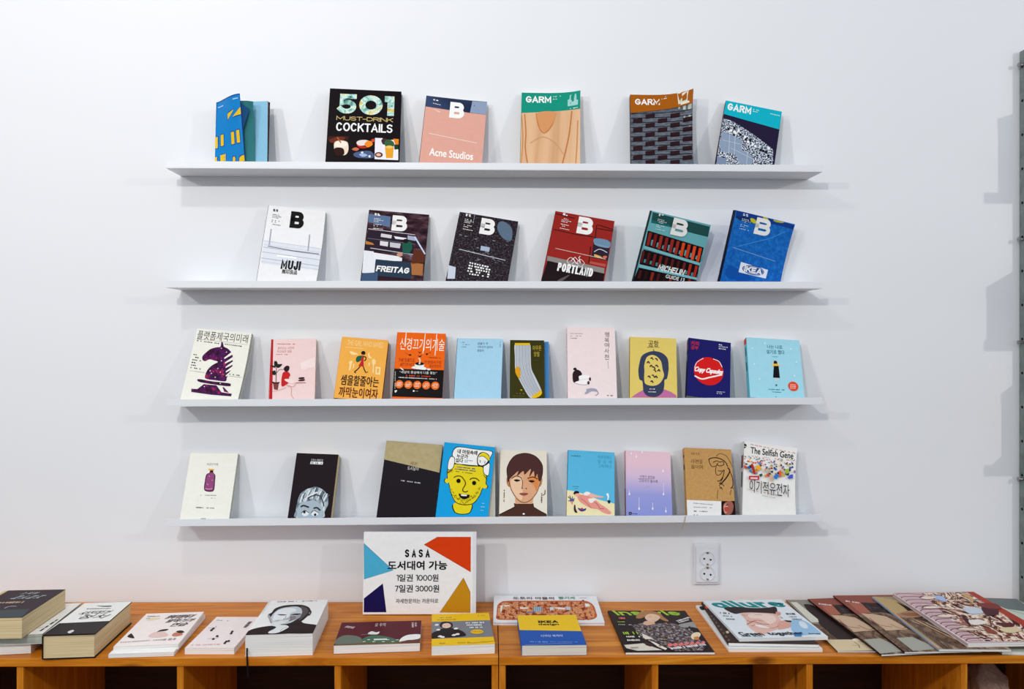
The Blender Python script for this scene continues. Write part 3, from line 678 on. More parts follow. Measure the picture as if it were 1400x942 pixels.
('P','p','#c8d0dc',(-0.82,64.68,21.09,62.26,24.93,26.79,3.93,22.97)),
('L','p','#8c94a0',(1.55,44.29,240.19,45.03,213.35)),
('L','p','#c8ccd4',(1.94,19.57,119.41,155.86,108.42)),
('P','p','#a8b8cc',(79.55,140.94,105.28,140.43,105.67,126.54,80.0,127.05)),
('B', 't', '#f2f2f0', ('B', 88.442, 204.445, 42.726, 51.413, 0.25, 0.0, 0.0, 0.06)),
('D','s','#f2f2f0',(19.49,233.3,35.6,232.7,3.92,2.0,480.0)),
('D','s','#f2f2f0',(19.5,229.24,38.02,228.56,3.92,2.0,485.0)),
('D','s','#f2f2f0',(19.53,217.11,40.43,216.35,2.18,4.0,486.0)),
('D','s','#f2f2f0',(19.55,212.18,47.65,211.15,2.18,6.0,491.0)),
('D','s','#f2f2f0',(19.56,207.26,38.82,206.55,2.18,4.0,496.0)),
('D','s','#f2f2f0',(19.58,198.33,43.63,197.45,2.18,5.0,499.0)),
('D','s','#f2f2f0',(19.6,192.98,34.01,192.46,2.18,3.0,504.0)),
('D','s','#f2f2f0',(19.62,184.98,48.41,183.93,2.18,6.0,507.0)),
('D','s','#f4f4f4',(56.39,82.88,121.66,78.49,5.23,9.0,561.0)),
('D','s','#f4f4f4',(55.99,74.21,121.34,71.15,5.23,8.0,563.0)),
('D','s','#f4f4f4',(55.59,65.57,121.02,63.83,5.23,9.0,565.0)),
('D','s','#f4f4f4',(55.19,56.95,120.7,56.52,5.23,8.0,567.0)),
('D','s','#f4f4f4',(54.79,48.35,120.38,49.23,5.23,9.0,569.0)),
]},
{'n': 'magazine', 'label': 'red magazine with white B and the word PORTLAND over a bicycle outline', 'cat': 'magazine', 'M': ((0.97617, 0.20837, -0.06057, 0.13798), (-0.1141, 0.25547, -0.96006, -0.0769), (-0.18457, 0.9441, 0.27316, 1.65882), (0.0, 0.0, 0.0, 1.0)), 'w': 0.174, 'h': 0.2391, 't': 0.013, 'cov': '#97241e', 'g': 'magazines on the second shelf', 'spine': '#1c0c10', 'page': 'pagesbrown', 'bend': (0, 1, 0, -2), 'foot': 0.1955,'art':[
('P','p','#8c8684',(3.73,96.5,168.11,89.71,169.75,73.23,4.57,81.78)),
('P','p','#1c0e14',(6.47,82.14,170.88,73.44,171.6,46.43,-0.0,13.56)),
('P','p','#2a2030',(123.23,179.16,170.37,176.03,173.76,113.99,126.44,115.58)),
('S','p','#6c8ca8',(125.87,175.35,167.46,174.61,169.05,153.49,131.39,154.91)),
('L','p','#8ca4bc',(1.92,126.85,158.34,170.82,154.68)),
('K','p','#c8c8d0',(2.3,131.17,133.5,144.99,144.66,167.69,138.31)),
('S','p','#e07048',(158.18,125.02,167.53,127.65,167.89,120.92,159.54,119.34)),
('S','p','#e0b060',(132.47,126.08,148.53,124.03,157.4,118.08,137.84,117.75)),
('L','p','#2c0c10',(2.3,3.03,230.55,59.24,225.75)),
('L','p','#2c0c10',(2.3,5.6,180.75,72.01,177.25,121.31,178.8)),
('L','p','#2c0c10',(2.3,126.28,218.73,175.11,211.43)),
('L','p','#2c0c10',(2.3,128.32,206.94,173.89,206.87)),
('L','p','#2c0c10',(2.3,124.72,216.26,127.02,175.56)),
('L','p','#2c0c10',(2.3,118.75,148.23,122.08,95.69)),
('L','p','#d8c4bc',(1.54,21.61,123.38,167.38,117.01)),
('P','p','#b85048',(124.8,102.55,169.81,102.68,169.45,93.33,123.98,96.05)),
('K','p','#e8e0dc',(1.54,82.24,94.45,69.5,103.9,60.79,91.21,73.46,82.2,82.24,94.45)),
('K','p','#e8e0dc',(1.54,110.65,93.77,97.97,103.21,89.24,90.54,101.85,81.54,110.65,93.77)),
('L','p','#f2f2f0',(1.92,71.45,93.24,80.78,106.9,99.09,92.58,88.14,87.96,75.44,103.76)),
('L','p','#f2f2f0',(1.92,99.09,92.58,91.44,108.93,95.42,113.08)),
('B', 't', '#f2f2f0', ('B', 93.514, 208.199, 45.298, 53.109, 0.25, 0.0, 0.0, 0.06)),
('B', 't', '#f2f2f0', ('PORTLAND', 88.347, 69.438, 100.576, 25.698, 0.19, 0.0, 0.0, 0.06)),
('D','s','#f2f2f0',(23.44,235.26,39.64,234.43,3.85,2.0,1069.0)),
('D','s','#f2f2f0',(23.38,231.29,42.0,230.35,3.85,2.0,1074.0)),
('D','s','#f2f2f0',(23.2,219.41,44.22,218.36,2.14,4.0,1075.0)),
('D','s','#f2f2f0',(23.13,214.58,51.4,213.17,2.14,6.0,1079.0)),
('D','s','#f2f2f0',(23.06,209.76,42.44,208.79,2.14,4.0,1084.0)),
('D','s','#f2f2f0',(22.93,201.0,47.13,199.8,2.14,5.0,1086.0)),
('D','s','#f2f2f0',(22.85,195.75,37.37,195.04,2.14,3.0,1091.0)),
('D','s','#f2f2f0',(22.74,187.89,51.72,186.48,2.14,6.0,1094.0)),
('S','p','#5c5450',(46.11,28.66,75.25,50.97,66.14,36.67,56.16,27.24)),
]},
{'n': 'magazine', 'label': 'teal magazine picturing rows of red books on shelves, with white B', 'cat': 'magazine', 'M': ((0.96137, 0.21814, 0.16789, 0.4026), (0.20964, -0.18497, -0.96012, -0.0557), (-0.17839, 0.95823, -0.22355, 1.65527), (0.0, 0.0, 0.0, 1.0)), 'w': 0.1876, 'h': 0.2261, 't': 0.014, 'cov': '#6cb4bc', 'g': 'magazines on the second shelf', 'spine': '#12222a', 'page': 'pagesgrey', 'bend': (0, 1, 0, -2), 'foot': 0.1862,'art':[
('P','p','#22504e',(4.37,223.0,185.19,220.81,187.07,191.43,7.64,191.92)),
('P','p','#1c6a6c',(7.05,201.51,67.12,199.04,68.83,185.7,7.48,187.99)),
('P','p','#6cb4bc',(5.14,193.32,73.76,193.82,182.13,190.37,184.98,159.06,4.85,171.84)),
('P','p','#180c10',(3.97,170.47,182.7,159.37,183.81,114.63,6.77,127.21)),
('P','p','#180c10',(5.57,116.33,183.36,107.28,188.03,70.99,4.98,72.72)),
('P','p','#180c10',(5.37,63.67,188.08,64.9,189.11,56.97,-1.57,19.59)),
('L','p','#8c2824',(9.24,13.47,166.67,14.66,129.28)),
('L','p','#5c9ca4',(7.56,25.48,148.09,26.66,131.83)),
('L','p','#5c2020',(8.4,6.71,112.24,7.74,78.05)),
('L','p','#4c8c94',(5.88,17.97,90.09,18.18,80.22)),
('L','p','#4c1818',(8.4,13.48,57.38,13.32,33.41)),
('L','p','#7c1c1c',(9.24,30.82,165.54,32.11,127.92)),
('L','p','#5c9ca4',(7.56,43.74,143.95,44.12,130.62)),
('L','p','#4c1818',(8.4,25.1,111.37,26.18,77.12)),
('L','p','#4c8c94',(5.88,36.44,89.18,36.66,79.29)),
('L','p','#2c1414',(8.4,32.2,58.13,32.08,34.11)),
('L','p','#a03028',(9.24,48.24,164.41,49.63,126.56)),
('L','p','#5c9ca4',(7.56,62.1,139.79,61.64,129.41)),
('L','p','#6c2424',(8.4,43.56,110.51,44.7,76.17)),
('L','p','#4c8c94',(5.88,54.98,88.27,55.22,78.35)),
('L','p','#8c2820',(8.4,51.0,58.88,50.92,34.81)),
('L','p','#8c2424',(9.24,65.73,163.27,67.23,125.19)),
('L','p','#5c9ca4',(7.56,77.96,144.57,79.24,128.2)),
('L','p','#7c2420',(8.4,62.09,109.64,63.3,75.23)),
('L','p','#4c8c94',(5.88,73.6,87.35,73.86,77.41)),
('L','p','#4c1818',(8.4,69.88,59.64,69.83,35.52)),
('L','p','#9c2c28',(9.24,83.3,162.13,84.9,123.81)),
('L','p','#5c9ca4',(7.56,96.47,140.4,96.91,126.98)),
('L','p','#5c1c1c',(8.4,80.71,108.76,81.98,74.28)),
('L','p','#4c8c94',(5.88,92.3,86.42,92.57,76.46)),
('L','p','#2c1414',(8.4,88.83,60.39,88.82,36.23)),
('L','p','#a03028',(9.24,100.93,160.99,102.64,122.43)),
('L','p','#5c9ca4',(7.56,115.07,136.2,114.65,125.75)),
('L','p','#5c2020',(8.4,99.41,107.89,100.73,73.32)),
('L','p','#4c8c94',(5.88,111.08,85.49,111.37,75.51)),
('L','p','#8c2820',(8.4,107.86,61.15,107.88,36.94)),
('L','p','#e04a20',(9.24,118.64,159.83,120.45,121.05)),
('L','p','#5c9ca4',(7.56,131.1,141.0,132.47,124.52)),
('L','p','#4c1818',(8.4,118.19,107.01,119.57,72.37)),
('L','p','#4c8c94',(5.88,129.95,84.56,130.25,74.56)),
('L','p','#4c1818',(8.4,126.96,61.92,127.03,37.66)),
('L','p','#c83a20',(9.24,136.42,158.68,138.35,119.66)),
('L','p','#5c9ca4',(7.56,149.85,136.8,150.36,123.29)),
('L','p','#6c2424',(8.4,137.05,106.12,138.49,71.4)),
('L','p','#4c8c94',(5.88,148.89,83.63,149.21,73.6)),
('L','p','#2c1414',(8.4,146.14,62.68,146.25,38.38)),
('L','p','#e8502c',(9.24,154.27,157.52,156.31,118.26)),
('L','p','#5c9ca4',(7.56,168.69,132.57,168.32,122.05)),
('L','p','#b03024',(8.4,155.99,105.23,157.49,70.44)),
('L','p','#4c8c94',(5.88,167.92,82.69,168.26,72.64)),
('L','p','#8c2820',(8.4,165.41,63.45,165.55,39.1)),
('L','p','#e04420',(9.24,172.2,156.35,174.35,116.86)),
('L','p','#5c9ca4',(7.56,184.9,137.39,186.36,120.81)),
('L','p','#b03024',(8.4,175.01,104.34,176.58,69.47)),
('L','p','#4c8c94',(5.88,187.03,81.74,187.38,71.67)),
('L','p','#4c1818',(8.4,184.75,64.23,184.93,39.82)),
('P','p','#7cc0c8',(4.78,126.78,183.81,114.63,184.42,106.69,4.85,118.93)),
('P','p','#7cc0c8',(3.57,73.22,188.03,70.99,188.19,64.52,4.06,63.79)),
('B', 't', '#f2f2f0', ('B', 95.126, 198.467, 49.548, 48.04, 0.25, 0.0, 0.0, 0.06)),
('B', 't', '#f2f2f0', ('MICHELIN', 103.175, 77.039, 82.3, 16.538, 0.19, 0.0, 0.2, 0.06)),
('T', 't', '#e8f0f0', ('GUIDE 13', 120.429, 56.413, 58.785, 10.238, 0.02, 0.0, 0.0)),
('D','s','#e8f4f4',(23.26,221.76,40.22,221.62,3.54,2.0,699.0)),
('D','s','#e8f4f4',(23.3,218.27,42.81,218.11,3.54,2.0,703.0)),
('D','s','#e8f4f4',(23.41,207.81,45.5,207.6,1.97,4.0,704.0)),
('D','s','#e8f4f4',(23.46,203.55,53.23,203.24,1.97,6.0,708.0)),
('D','s','#e8f4f4',(23.51,199.28,43.91,199.06,1.97,4.0,712.0)),
('D','s','#e8f4f4',(23.59,191.51,49.13,191.21,1.97,5.0,714.0)),
('D','s','#e8f4f4',(23.64,186.84,38.95,186.65,1.97,3.0,718.0)),
('D','s','#e8f4f4',(23.72,179.83,54.41,179.44,1.97,6.0,721.0)),
]},
{'n': 'magazine', 'label': 'blue denim magazine with white B and oval furniture-shop logo, rightmost on the second shelf', 'cat': 'magazine', 'M': ((0.95085, 0.18807, 0.24601, 0.6489), (0.26976, -0.113, -0.95627, -0.07097), (-0.15205, 0.97563, -0.15818, 1.65527), (0.0, 0.0, 0.0, 1.0)), 'w': 0.2025, 'h': 0.2252, 't': 0.014, 'cov': 'denim', 'g': 'magazines on the second shelf', 'spine': '#141c30', 'page': 'pageswhite', 'bend': (0, 1, 0, 5), 'foot': 0.1558,'art':[
('P','p','#103c8c',(2.79,226.8,201.12,221.88,199.77,209.68,137.18,211.1,74.17,204.38,5.99,204.26)),
('S','p','#143064',(5.02,207.94,44.19,213.93,77.53,208.96,61.61,199.91,25.08,200.36)),
('S','p','#c8c428',(53.53,213.1,70.01,211.35,74.86,201.78,58.45,203.18)),
('S','p','#b8bc28',(92.58,224.91,102.46,227.69,111.86,218.61,98.89,215.22)),
('S','p','#b8bc28',(129.19,223.28,161.78,223.92,158.16,220.03,134.94,219.32)),
('S','p','#0c54ac',(18.35,70.14,61.42,62.27,102.64,45.88,68.59,35.0,17.49,38.49)),
('L','p','#8cb4dc',(1.34,18.46,121.92,169.73,109.3)),
('K','p','#3c94dc',(2.23,34.96,128.21,84.25,149.47,134.11,170.99,177.98,199.41)),
('P','l','#eef2fa',(54.97,86.77,151.17,80.65,149.64,55.11,54.54,57.06)),
('E','l','#1c4c9c',(101.57,70.79,38.0,13.5,0.0)),
('E','l','#eef2fa',(101.57,70.79,35.0,11.0,0.0)),
('E','l','#1c4c9c',(101.57,70.79,34.0,10.0,0.0)),
('B', 'l', '#f2f2f0', ('IKEA', 101.567, 70.788, 61.542, 17.173, 0.27, 0.0, 0.0, 0.07)),
('B', 't', '#f2f2f0', ('B', 100.206, 196.645, 52.623, 47.617, 0.25, 0.0, 0.0, 0.06)),
('D','s','#dce8f8',(26.67,220.08,44.88,219.9,3.51,2.0,993.0)),
('D','s','#dce8f8',(26.58,216.57,47.53,216.36,3.51,2.0,997.0)),
('D','s','#dce8f8',(26.3,206.04,50.0,205.77,1.95,4.0,998.0)),
('D','s','#dce8f8',(26.18,201.75,58.14,201.36,1.95,6.0,1002.0)),
('D','s','#dce8f8',(26.07,197.45,47.95,197.17,1.95,4.0,1006.0)),
('D','s','#dce8f8',(25.86,189.64,53.25,189.26,1.95,5.0,1008.0)),
('D','s','#dce8f8',(25.73,184.95,42.14,184.71,1.95,3.0,1012.0)),
('D','s','#dce8f8',(25.54,177.91,58.45,177.4,1.95,6.0,1015.0)),
]},
{'n': 'book', 'label': 'ivory book with a starry purple chess knight, leftmost on the third shelf', 'cat': 'book', 'M': ((0.99453, 0.10088, -0.02717, -0.86754), (-0.05776, 0.31418, -0.94761, -0.08771), (-0.08706, 0.94399, 0.31829, 1.33264), (0.0, 0.0, 0.0, 1.0)), 'w': 0.1592, 'h': 0.2223, 't': 0.016, 'cov': '#f0efe4', 'g': 'books on the third shelf', 'page': 'pagesgrey', 'bend': (0, 1, 0, -3), 'foot': 0.0922,'art':[
('T', 't', '#1c1614', ('플랫폼제국의미래', 78.55, 203.509, 146.399, 26.033, 0.0, 0.0, 0.0)),
('L','s','#888880',(0.72,5.92,190.39,154.17,186.85)),
('D','s','#201c1c',(8.1,185.64,73.64,182.52,3.35,13.0,302.0)),
('D','s','#201c1c',(88.95,182.4,138.14,180.09,3.35,9.0,529.0)),
('S','p','galaxy',(77.67,187.44,82.27,186.34,87.62,175.09,99.66,169.77,111.13,160.26,118.13,147.76,120.94,131.19,122.63,116.45,119.36,103.18,114.76,86.16,112.33,74.18,84.33,74.55,57.38,76.49,53.38,87.91,56.48,102.98,66.0,116.85,79.74,128.16,68.15,131.58,55.1,133.38,43.86,127.12,35.78,130.86,33.71,140.03,38.74,149.88,51.86,164.26,66.81,170.54,77.73,173.81)),
('P','p','#f0efe4',(94.81,141.88,112.94,161.93,118.62,155.68,96.31,138.27)),
('P','p','#f0efe4',(99.79,128.88,119.63,147.52,125.29,141.3,101.29,125.29)),
('P','p','#f0efe4',(104.04,115.87,122.44,134.31,128.08,128.11,105.53,112.29)),
('P','p','#f0efe4',(107.57,102.85,123.98,120.29,129.61,114.12,109.06,99.28)),
('P','p','#f0efe4',(110.07,91.26,122.53,106.8,128.15,100.66,111.56,87.71)),
('S','p','galaxy',(37.96,73.61,74.44,70.71,124.79,69.46,129.21,65.47,124.88,60.69,76.27,62.45,39.59,66.42)),
('P','p','galaxy',(23.95,44.16,40.98,44.62,55.24,60.53,91.07,60.15,109.36,41.79,138.9,40.13,138.32,32.83,83.0,32.12,26.09,34.89)),
('P','p','galaxy',(108.89,57.04,113.4,55.99,130.69,41.92,115.95,44.21)),
('E','p','#f0e0f0',(81.7,168.88,1.45,1.49,0.0)),
('E','p','#f0e0f0',(98.33,159.09,1.45,1.49,0.0)),
('E','p','#f0e0f0',(83.89,109.2,1.45,1.49,0.0)),
('E','p','#f0e0f0',(93.33,98.95,1.45,1.49,0.0)),
('E','p','#f0e0f0',(64.34,100.0,1.45,1.49,0.0)),
('E','p','#f0e0f0',(82.42,83.2,1.45,1.49,0.0)),
('E','p','#f0e0f0',(58.61,53.53,1.45,1.49,0.0)),
('E','p','#f0e0f0',(100.41,66.49,1.45,1.49,0.0)),
('E','p','#f0e0f0',(128.45,69.06,1.45,1.49,0.0)),
('E','p','#f0e0f0',(89.71,132.06,1.45,1.49,0.0)),
('E','p','#f0e0f0',(69.47,93.08,1.45,1.49,0.0)),
('D','s','#201c1c',(8.16,144.08,19.28,142.99,3.35,2.0,430.0)),
('D','s','#201c1c',(8.16,136.2,26.56,134.88,3.35,3.0,432.0)),
('D','s','#201c1c',(8.15,128.34,33.81,126.8,3.35,5.0,434.0)),
('D','s','#201c1c',(8.15,120.5,19.96,119.4,3.35,2.0,436.0)),
('D','s','#201c1c',(8.15,112.67,24.31,111.44,3.35,3.0,438.0)),
('D','s','#201c1c',(8.15,104.87,38.79,103.19,3.35,6.0,440.0)),
('D','s','#201c1c',(119.15,95.77,153.92,94.16,2.6,7.0,750.0)),
('L','s','#888880',(0.72,7.78,95.56,49.54,93.84)),
('L','s','#888880',(0.72,120.31,90.35,156.38,89.23)),
]},
{'n': 'book', 'label': 'pale pink book with red spine edge and a seated figure beside a potted plant', 'cat': 'book', 'M': ((0.99391, -0.05868, 0.09324, -0.61955), (0.10822, 0.36149, -0.92608, -0.09792), (0.02064, 0.93053, 0.36564, 1.33267), (0.0, 0.0, 0.0, 1.0)), 'w': 0.126, 'h': 0.1911, 't': 0.014, 'cov': '#f0d4d2', 'g': 'books on the third shelf', 'spine': '#a81820', 'page': 'pagescream','art':[
('P','b','#b81820',(-4.18,195.23,5.96,194.23,10.94,9.85,2.16,10.14)),
('D','s','#c83c40',(18.2,176.55,69.2,174.59,3.0,12.0,937.0)),
('T', 't', '#c06058', ('혼자있는 시간에', 41.685, 163.276, 45.237, 7.499, -0.004, 0.0, 0.0)),
('T', 't', '#c06058', ('하고싶은 말들', 38.254, 152.988, 40.511, 7.499, -0.004, 0.0, 0.0)),
('D','s','#b83038',(16.76,144.72,48.0,143.17,2.62,7.0,950.0)),
('P','p','#f4e0de',(82.89,117.49,124.27,133.59,124.26,104.99,87.06,94.66)),
('L','p','#2c1c1c',(1.69,18.23,109.76,18.91,61.09)),
('L','p','#2c1c1c',(1.35,17.8,87.22,26.61,98.23,40.34,98.6)),
('S','p','#18201c',(11.76,124.31,16.37,121.15,19.34,107.85,12.38,109.92)),
('S','p','#18201c',(19.1,113.52,29.36,115.13,33.89,113.87,28.02,105.72,20.53,104.05)),
('S','p','#18201c',(0.95,112.12,12.38,109.92,16.06,104.17,7.38,106.29)),
('S','p','#18201c',(7.28,93.14,15.39,95.54,16.93,83.5,9.06,83.73)),
('S','p','#18201c',(15.17,124.98,20.59,119.15,21.14,105.91,17.46,111.67)),
('P','p','#7c4038',(10.38,61.35,27.11,60.85,24.64,37.99,14.38,39.78)),
('S','p','#281418',(9.27,63.24,18.99,59.23,27.76,61.57,26.57,57.15,11.22,57.61)),
('S','p','#c81c20',(35.11,82.98,38.94,90.37,49.2,91.96,57.12,82.35,54.01,73.08,53.8,60.04,47.23,52.81,36.51,47.59,33.33,58.8)),
('S','p','#281418',(38.51,101.67,45.12,109.03,53.48,106.92,52.51,95.63,45.8,90.93,40.49,94.84)),
('K','p','#d89088',(1.35,47.3,50.96,57.63,48.79,62.13,37.55,61.97,22.82,69.19,10.85)),
('K','p','#d89088',(1.35,50.86,47.14,67.97,46.62,74.52,55.7,98.54,56.84)),
('K','p','#e0a8a0',(1.35,10.57,33.65,34.12,39.17,47.51,45.4)),
('S','p','#f4dcd8',(41.53,67.86,53.46,69.37,70.84,63.26,67.65,55.91,53.87,58.18)),
('S','p','#3c2024',(80.86,72.3,94.6,73.77,95.42,69.25,82.71,68.13)),
('S','p','#4c2c30',(81.06,65.94,96.5,67.72,94.93,62.54,81.87,62.18)),
('L','p','#a46c6c',(1.69,74.46,57.56,100.27,56.78)),
]},
{'n': 'book', 'label': 'amber-yellow book with a walking girl carrying a green sack', 'cat': 'book', 'M': ((0.99588, 0.05842, 0.06938, -0.43862), (0.04399, 0.35788, -0.93273, -0.09797), (-0.07932, 0.93194, 0.35384, 1.34726), (0.0, 0.0, 0.0, 1.0)), 'w': 0.1325, 'h': 0.1835, 't': 0.026, 'cov': '#f4b04c', 'g': 'books on the third shelf', 'spine': '#e08818', 'page': 'pagesbrown','art':[
('T', 't', '#fbd898', ('THE GIRL WHO SAVED', 68.571, 166.928, 103.01, 16.289, -0.005, 0.0, 0.0)),
('L','s','#fbd898',(1.5,13.5,152.29,64.11,152.25)),
('S','p','#fbdc9c',(27.66,140.9,41.56,138.51,52.05,133.47,42.42,131.49,32.51,131.85)),
('S','p','#fbdc9c',(79.12,136.89,82.89,142.41,84.02,132.56,92.58,125.0,84.96,124.38,81.02,129.95)),
('S','p','#fbdc9c',(29.41,109.25,38.2,112.32,37.47,100.55,35.94,86.44,31.92,83.8,31.71,97.75)),
('S','p','#fbdc9c',(94.07,121.59,100.6,122.12,104.09,110.65,100.09,103.29,101.79,82.43,98.55,82.17,96.62,103.01,93.39,112.13)),
('S','p','#fbdc9c',(84.4,110.22,87.52,111.65,87.64,101.11,85.04,100.9)),
('S','p','#fbdc9c',(41.5,103.22,44.74,103.48,44.64,91.8,42.2,90.44)),
('P','p','#fbe0a4',(104.82,100.16,118.91,99.66,120.53,76.96,106.42,78.15)),
('P','p','#f4b04c',(108.82,95.81,115.62,95.66,115.99,82.4,109.85,82.61)),
('L','p','#0c0a0c',(3.0,61.79,97.85,55.34,88.01,47.61,79.95)),
('L','p','#0c0a0c',(2.58,47.61,79.95,52.31,77.08)),
('L','p','#0c0a0c',(2.79,70.01,98.52,74.13,89.52,79.53,80.65,84.93,82.94)),
('P','p','#c81c24',(60.79,128.28,68.57,129.4,69.24,112.5,71.8,98.19,56.49,98.36,62.3,111.94)),
('S','p','#1c5c40',(47.38,117.76,49.64,126.19,59.05,130.03,63.62,128.52,61.75,116.59,53.77,110.07,48.73,112.0)),
('E','p','#0c0a0c',(65.72,138.62,6.01,6.28,0.0)),
('K','p','#0c0a0c',(2.58,64.76,128.14,74.17,126.55,74.63,118.82,70.65,115.44)),
('P','p','#c8782c',(62.93,134.36,67.28,134.72,66.88,128.78,62.48,128.89)),
('T', 't', '#241010', ('셈을할줄아는', 66.088, 54.61, 105.156, 30.25, 0.01, 0.0, 0.0)),
('T', 't', '#5c1410', ('까막눈이여자', 66.418, 19.404, 107.302, 29.785, 0.01, 0.0, 0.0)),
]},
{'n': 'book', 'label': 'bright orange book with brushed white title and a black paper band', 'cat': 'book', 'M': ((0.99939, 0.02872, 0.01987, -0.27735), (0.00782, 0.37054, -0.92879, -0.09826), (-0.03404, 0.92837, 0.37008, 1.33973), (0.0, 0.0, 0.0, 1.0)), 'w': 0.1403, 'h': 0.2064, 't': 0.02, 'cov': '#f0660c', 'g': 'books on the third shelf', 'spine': '#c03c0c', 'page': 'pagesgrey', 'sp': [(0.45, 0.93, 0.2, 0.8, '#e8c8a8')],'art':[
('L','t','#fbf4e8',(2.05,25.97,206.43,26.04,162.04)),
('L','t','#fbf4e8',(2.05,81.14,204.61,77.9,142.54)),
('L','t','#fbf4e8',(2.05,114.36,204.55,112.67,137.51)),
('T', 't', '#fbf4e8', ('신경끄기의기술', 74.521, 170.829, 127.64, 36.978, 0.0, 0.0, 0.0)),
('L','p','#7c2c10',(1.14,27.36,143.26,39.47,136.19)),
('L','p','#7c2c10',(1.14,100.47,147.09,89.13,141.68)),
('E','p','#2c1410',(41.73,137.02,3.42,2.71,0.0)),
('E','p','#2c1410',(89.16,141.18,2.96,2.96,0.0)),
('S','p','#2c1810',(64.23,148.82,69.07,145.98,72.86,148.62,70.39,143.53,66.11,144.88)),
('S','p','#2c1810',(64.28,137.06,69.78,134.76,75.31,139.2,71.6,131.58,66.9,132.41)),
('T', 't', '#a02c10', ('THE SUBTLE', 32.393, 121.014, 45.586, 10.354, 0.0, 0.0, 0.0)),
('T', 't', '#a02c10', ('ART OF NOT', 35.645, 107.506, 41.027, 10.354, 0.0, 0.0, 0.0)),
('D','s','#8c2c10',(95.56,131.42,129.35,130.6,2.96,9.0,589.0)),
('T', 't', '#a02c10', ('인생에서가장', 108.012, 116.93, 49.005, 10.354, 0.0, 0.0, 0.0)),
('T', 't', '#a02c10', ('중요한것만', 115.621, 105.308, 34.189, 9.861, 0.0, 0.0, 0.0)),
('P','o','#0e0a0c',(0.0,11.35,140.27,11.35,140.27,93.91,0.0,93.91)),
('P','p','#f0f0ea',(56.71,110.7,83.97,111.64,82.57,96.78,60.64,96.52)),
('E','p','#141010',(70.57,111.18,12.76,4.93,0.0)),
('K','p','#f4ccac',(4.56,69.77,109.17,71.33,121.12,66.69,128.42)),
('S','p','#f0f0ea',(56.73,103.29,50.23,96.91,87.4,93.25,85.73,101.82)),
('S','p','#e8e8e4',(15.53,98.18,22.69,94.74,27.64,89.99,21.81,91.02)),
('S','p','#e8e8e4',(91.79,97.09,102.21,96.95,101.28,92.98,94.36,92.75)),
('T', 's', '#f2f2f0', ('“세상의 중심에서 나를 찾는”', 68.336, 84.5, 104.847, 8.382, 0.0, 0.0, 0.0)),
('D','s','#d84020',(34.5,74.31,104.72,73.49,4.44,16.0,386.0)),
('D','s','#dcdcdc',(14.27,68.26,122.39,66.27,2.96,34.0,303.0)),
('E','k','#ec6c18',(17.6,47.74,11.4,12.08,0.0)),
('E','k','#ec6c18',(42.78,47.48,11.4,12.08,0.0)),
('E','k','#ec6c18',(67.97,47.22,11.4,12.08,0.0)),
('E','k','#ec6c18',(93.18,46.96,11.4,12.08,0.0)),
('E','k','#ec6c18',(118.41,46.7,11.4,12.08,0.0)),
('D','s','#fbe8d8',(12.23,52.4,24.59,52.32,2.96,5.0,331.0)),
('D','s','#fbe8d8',(10.29,47.74,24.92,47.73,2.96,5.0,328.0)),
('D','s','#fbe8d8',(10.63,43.15,23.43,43.09,2.96,5.0,335.0)),
('D','s','#fbe8d8',(37.42,52.14,49.79,52.07,2.96,5.0,462.0)),
('D','s','#fbe8d8',(35.46,47.48,50.1,47.48,2.96,5.0,459.0)),
('D','s','#fbe8d8',(35.78,42.9,48.58,42.83,2.96,5.0,466.0)),
('D','s','#fbe8d8',(62.63,51.89,75.01,51.81,2.96,5.0,593.0)),
('D','s','#fbe8d8',(60.64,47.22,75.3,47.22,2.96,5.0,590.0)),
('D','s','#fbe8d8',(60.94,42.64,73.76,42.57,2.96,5.0,597.0)),
('D','s','#fbe8d8',(87.86,51.63,100.25,51.55,2.96,5.0,724.0)),
('D','s','#fbe8d8',(85.85,46.96,100.51,46.96,2.96,5.0,721.0)),
('D','s','#fbe8d8',(86.13,42.38,98.96,42.31,2.96,5.0,728.0)),
('D','s','#fbe8d8',(113.1,51.37,125.5,51.3,2.96,5.0,855.0)),
('D','s','#fbe8d8',(111.07,46.7,125.75,46.7,2.96,5.0,852.0)),
('D','s','#fbe8d8',(111.34,42.12,124.17,42.05,2.96,5.0,859.0)),
('D','s','#c8c8c8',(3.71,86.72,6.57,33.38,2.47,26.0,410.0)),
('E','p','#e8e8e8',(59.34,28.85,2.51,2.71,0.0)),
('D','s','#a8a8a8',(63.89,28.99,72.12,28.78,1.97,4.0,669.0)),
('S','p','#f2f2f0',(6.48,28.57,13.29,28.79,8.52,22.63)),
]},
{'n': 'book', 'label': 'plain sky-blue book with small dark title, standing left of the sock book', 'cat': 'book', 'M': ((0.99813, 0.04032, -0.04591, -0.10621), (-0.0582, 0.39861, -0.91527, -0.09081), (-0.0186, 0.91623, 0.40022, 1.33483), (0.0, 0.0, 0.0, 1.0)), 'w': 0.1331, 'h': 0.1953, 't': 0.012, 'cov': '#a8d4ec', 'g': 'books on the third shelf', 'spine': '#1c3c5c', 'page': 'pagesgrey','art':[
('D','s','#3c5c6c',(14.26,182.35,23.74,182.53,2.7,3.0,126.0)),
('D','s','#3c5c6c',(13.93,175.2,37.24,175.26,2.7,7.0,131.0)),
('D','s','#3c5c6c',(14.32,168.08,27.43,167.94,2.7,4.0,138.0)),
('T', 't', '#18384c', ('곰돌이 푸', 74.913, 179.563, 30.216, 7.702, 0.0, 0.0, 0.0)),
('T', 't', '#18384c', ('서두르지 않아도', 82.663, 168.635, 44.605, 7.702, 0.0, 0.0, 0.0)),
('T', 't', '#18384c', ('괜찮아', 69.728, 157.344, 19.425, 7.702, 0.0, 0.0, 0.0)),
('D','s','#3c5c6c',(125.59,187.3,125.51,168.69,1.93,7.0,474.0)),
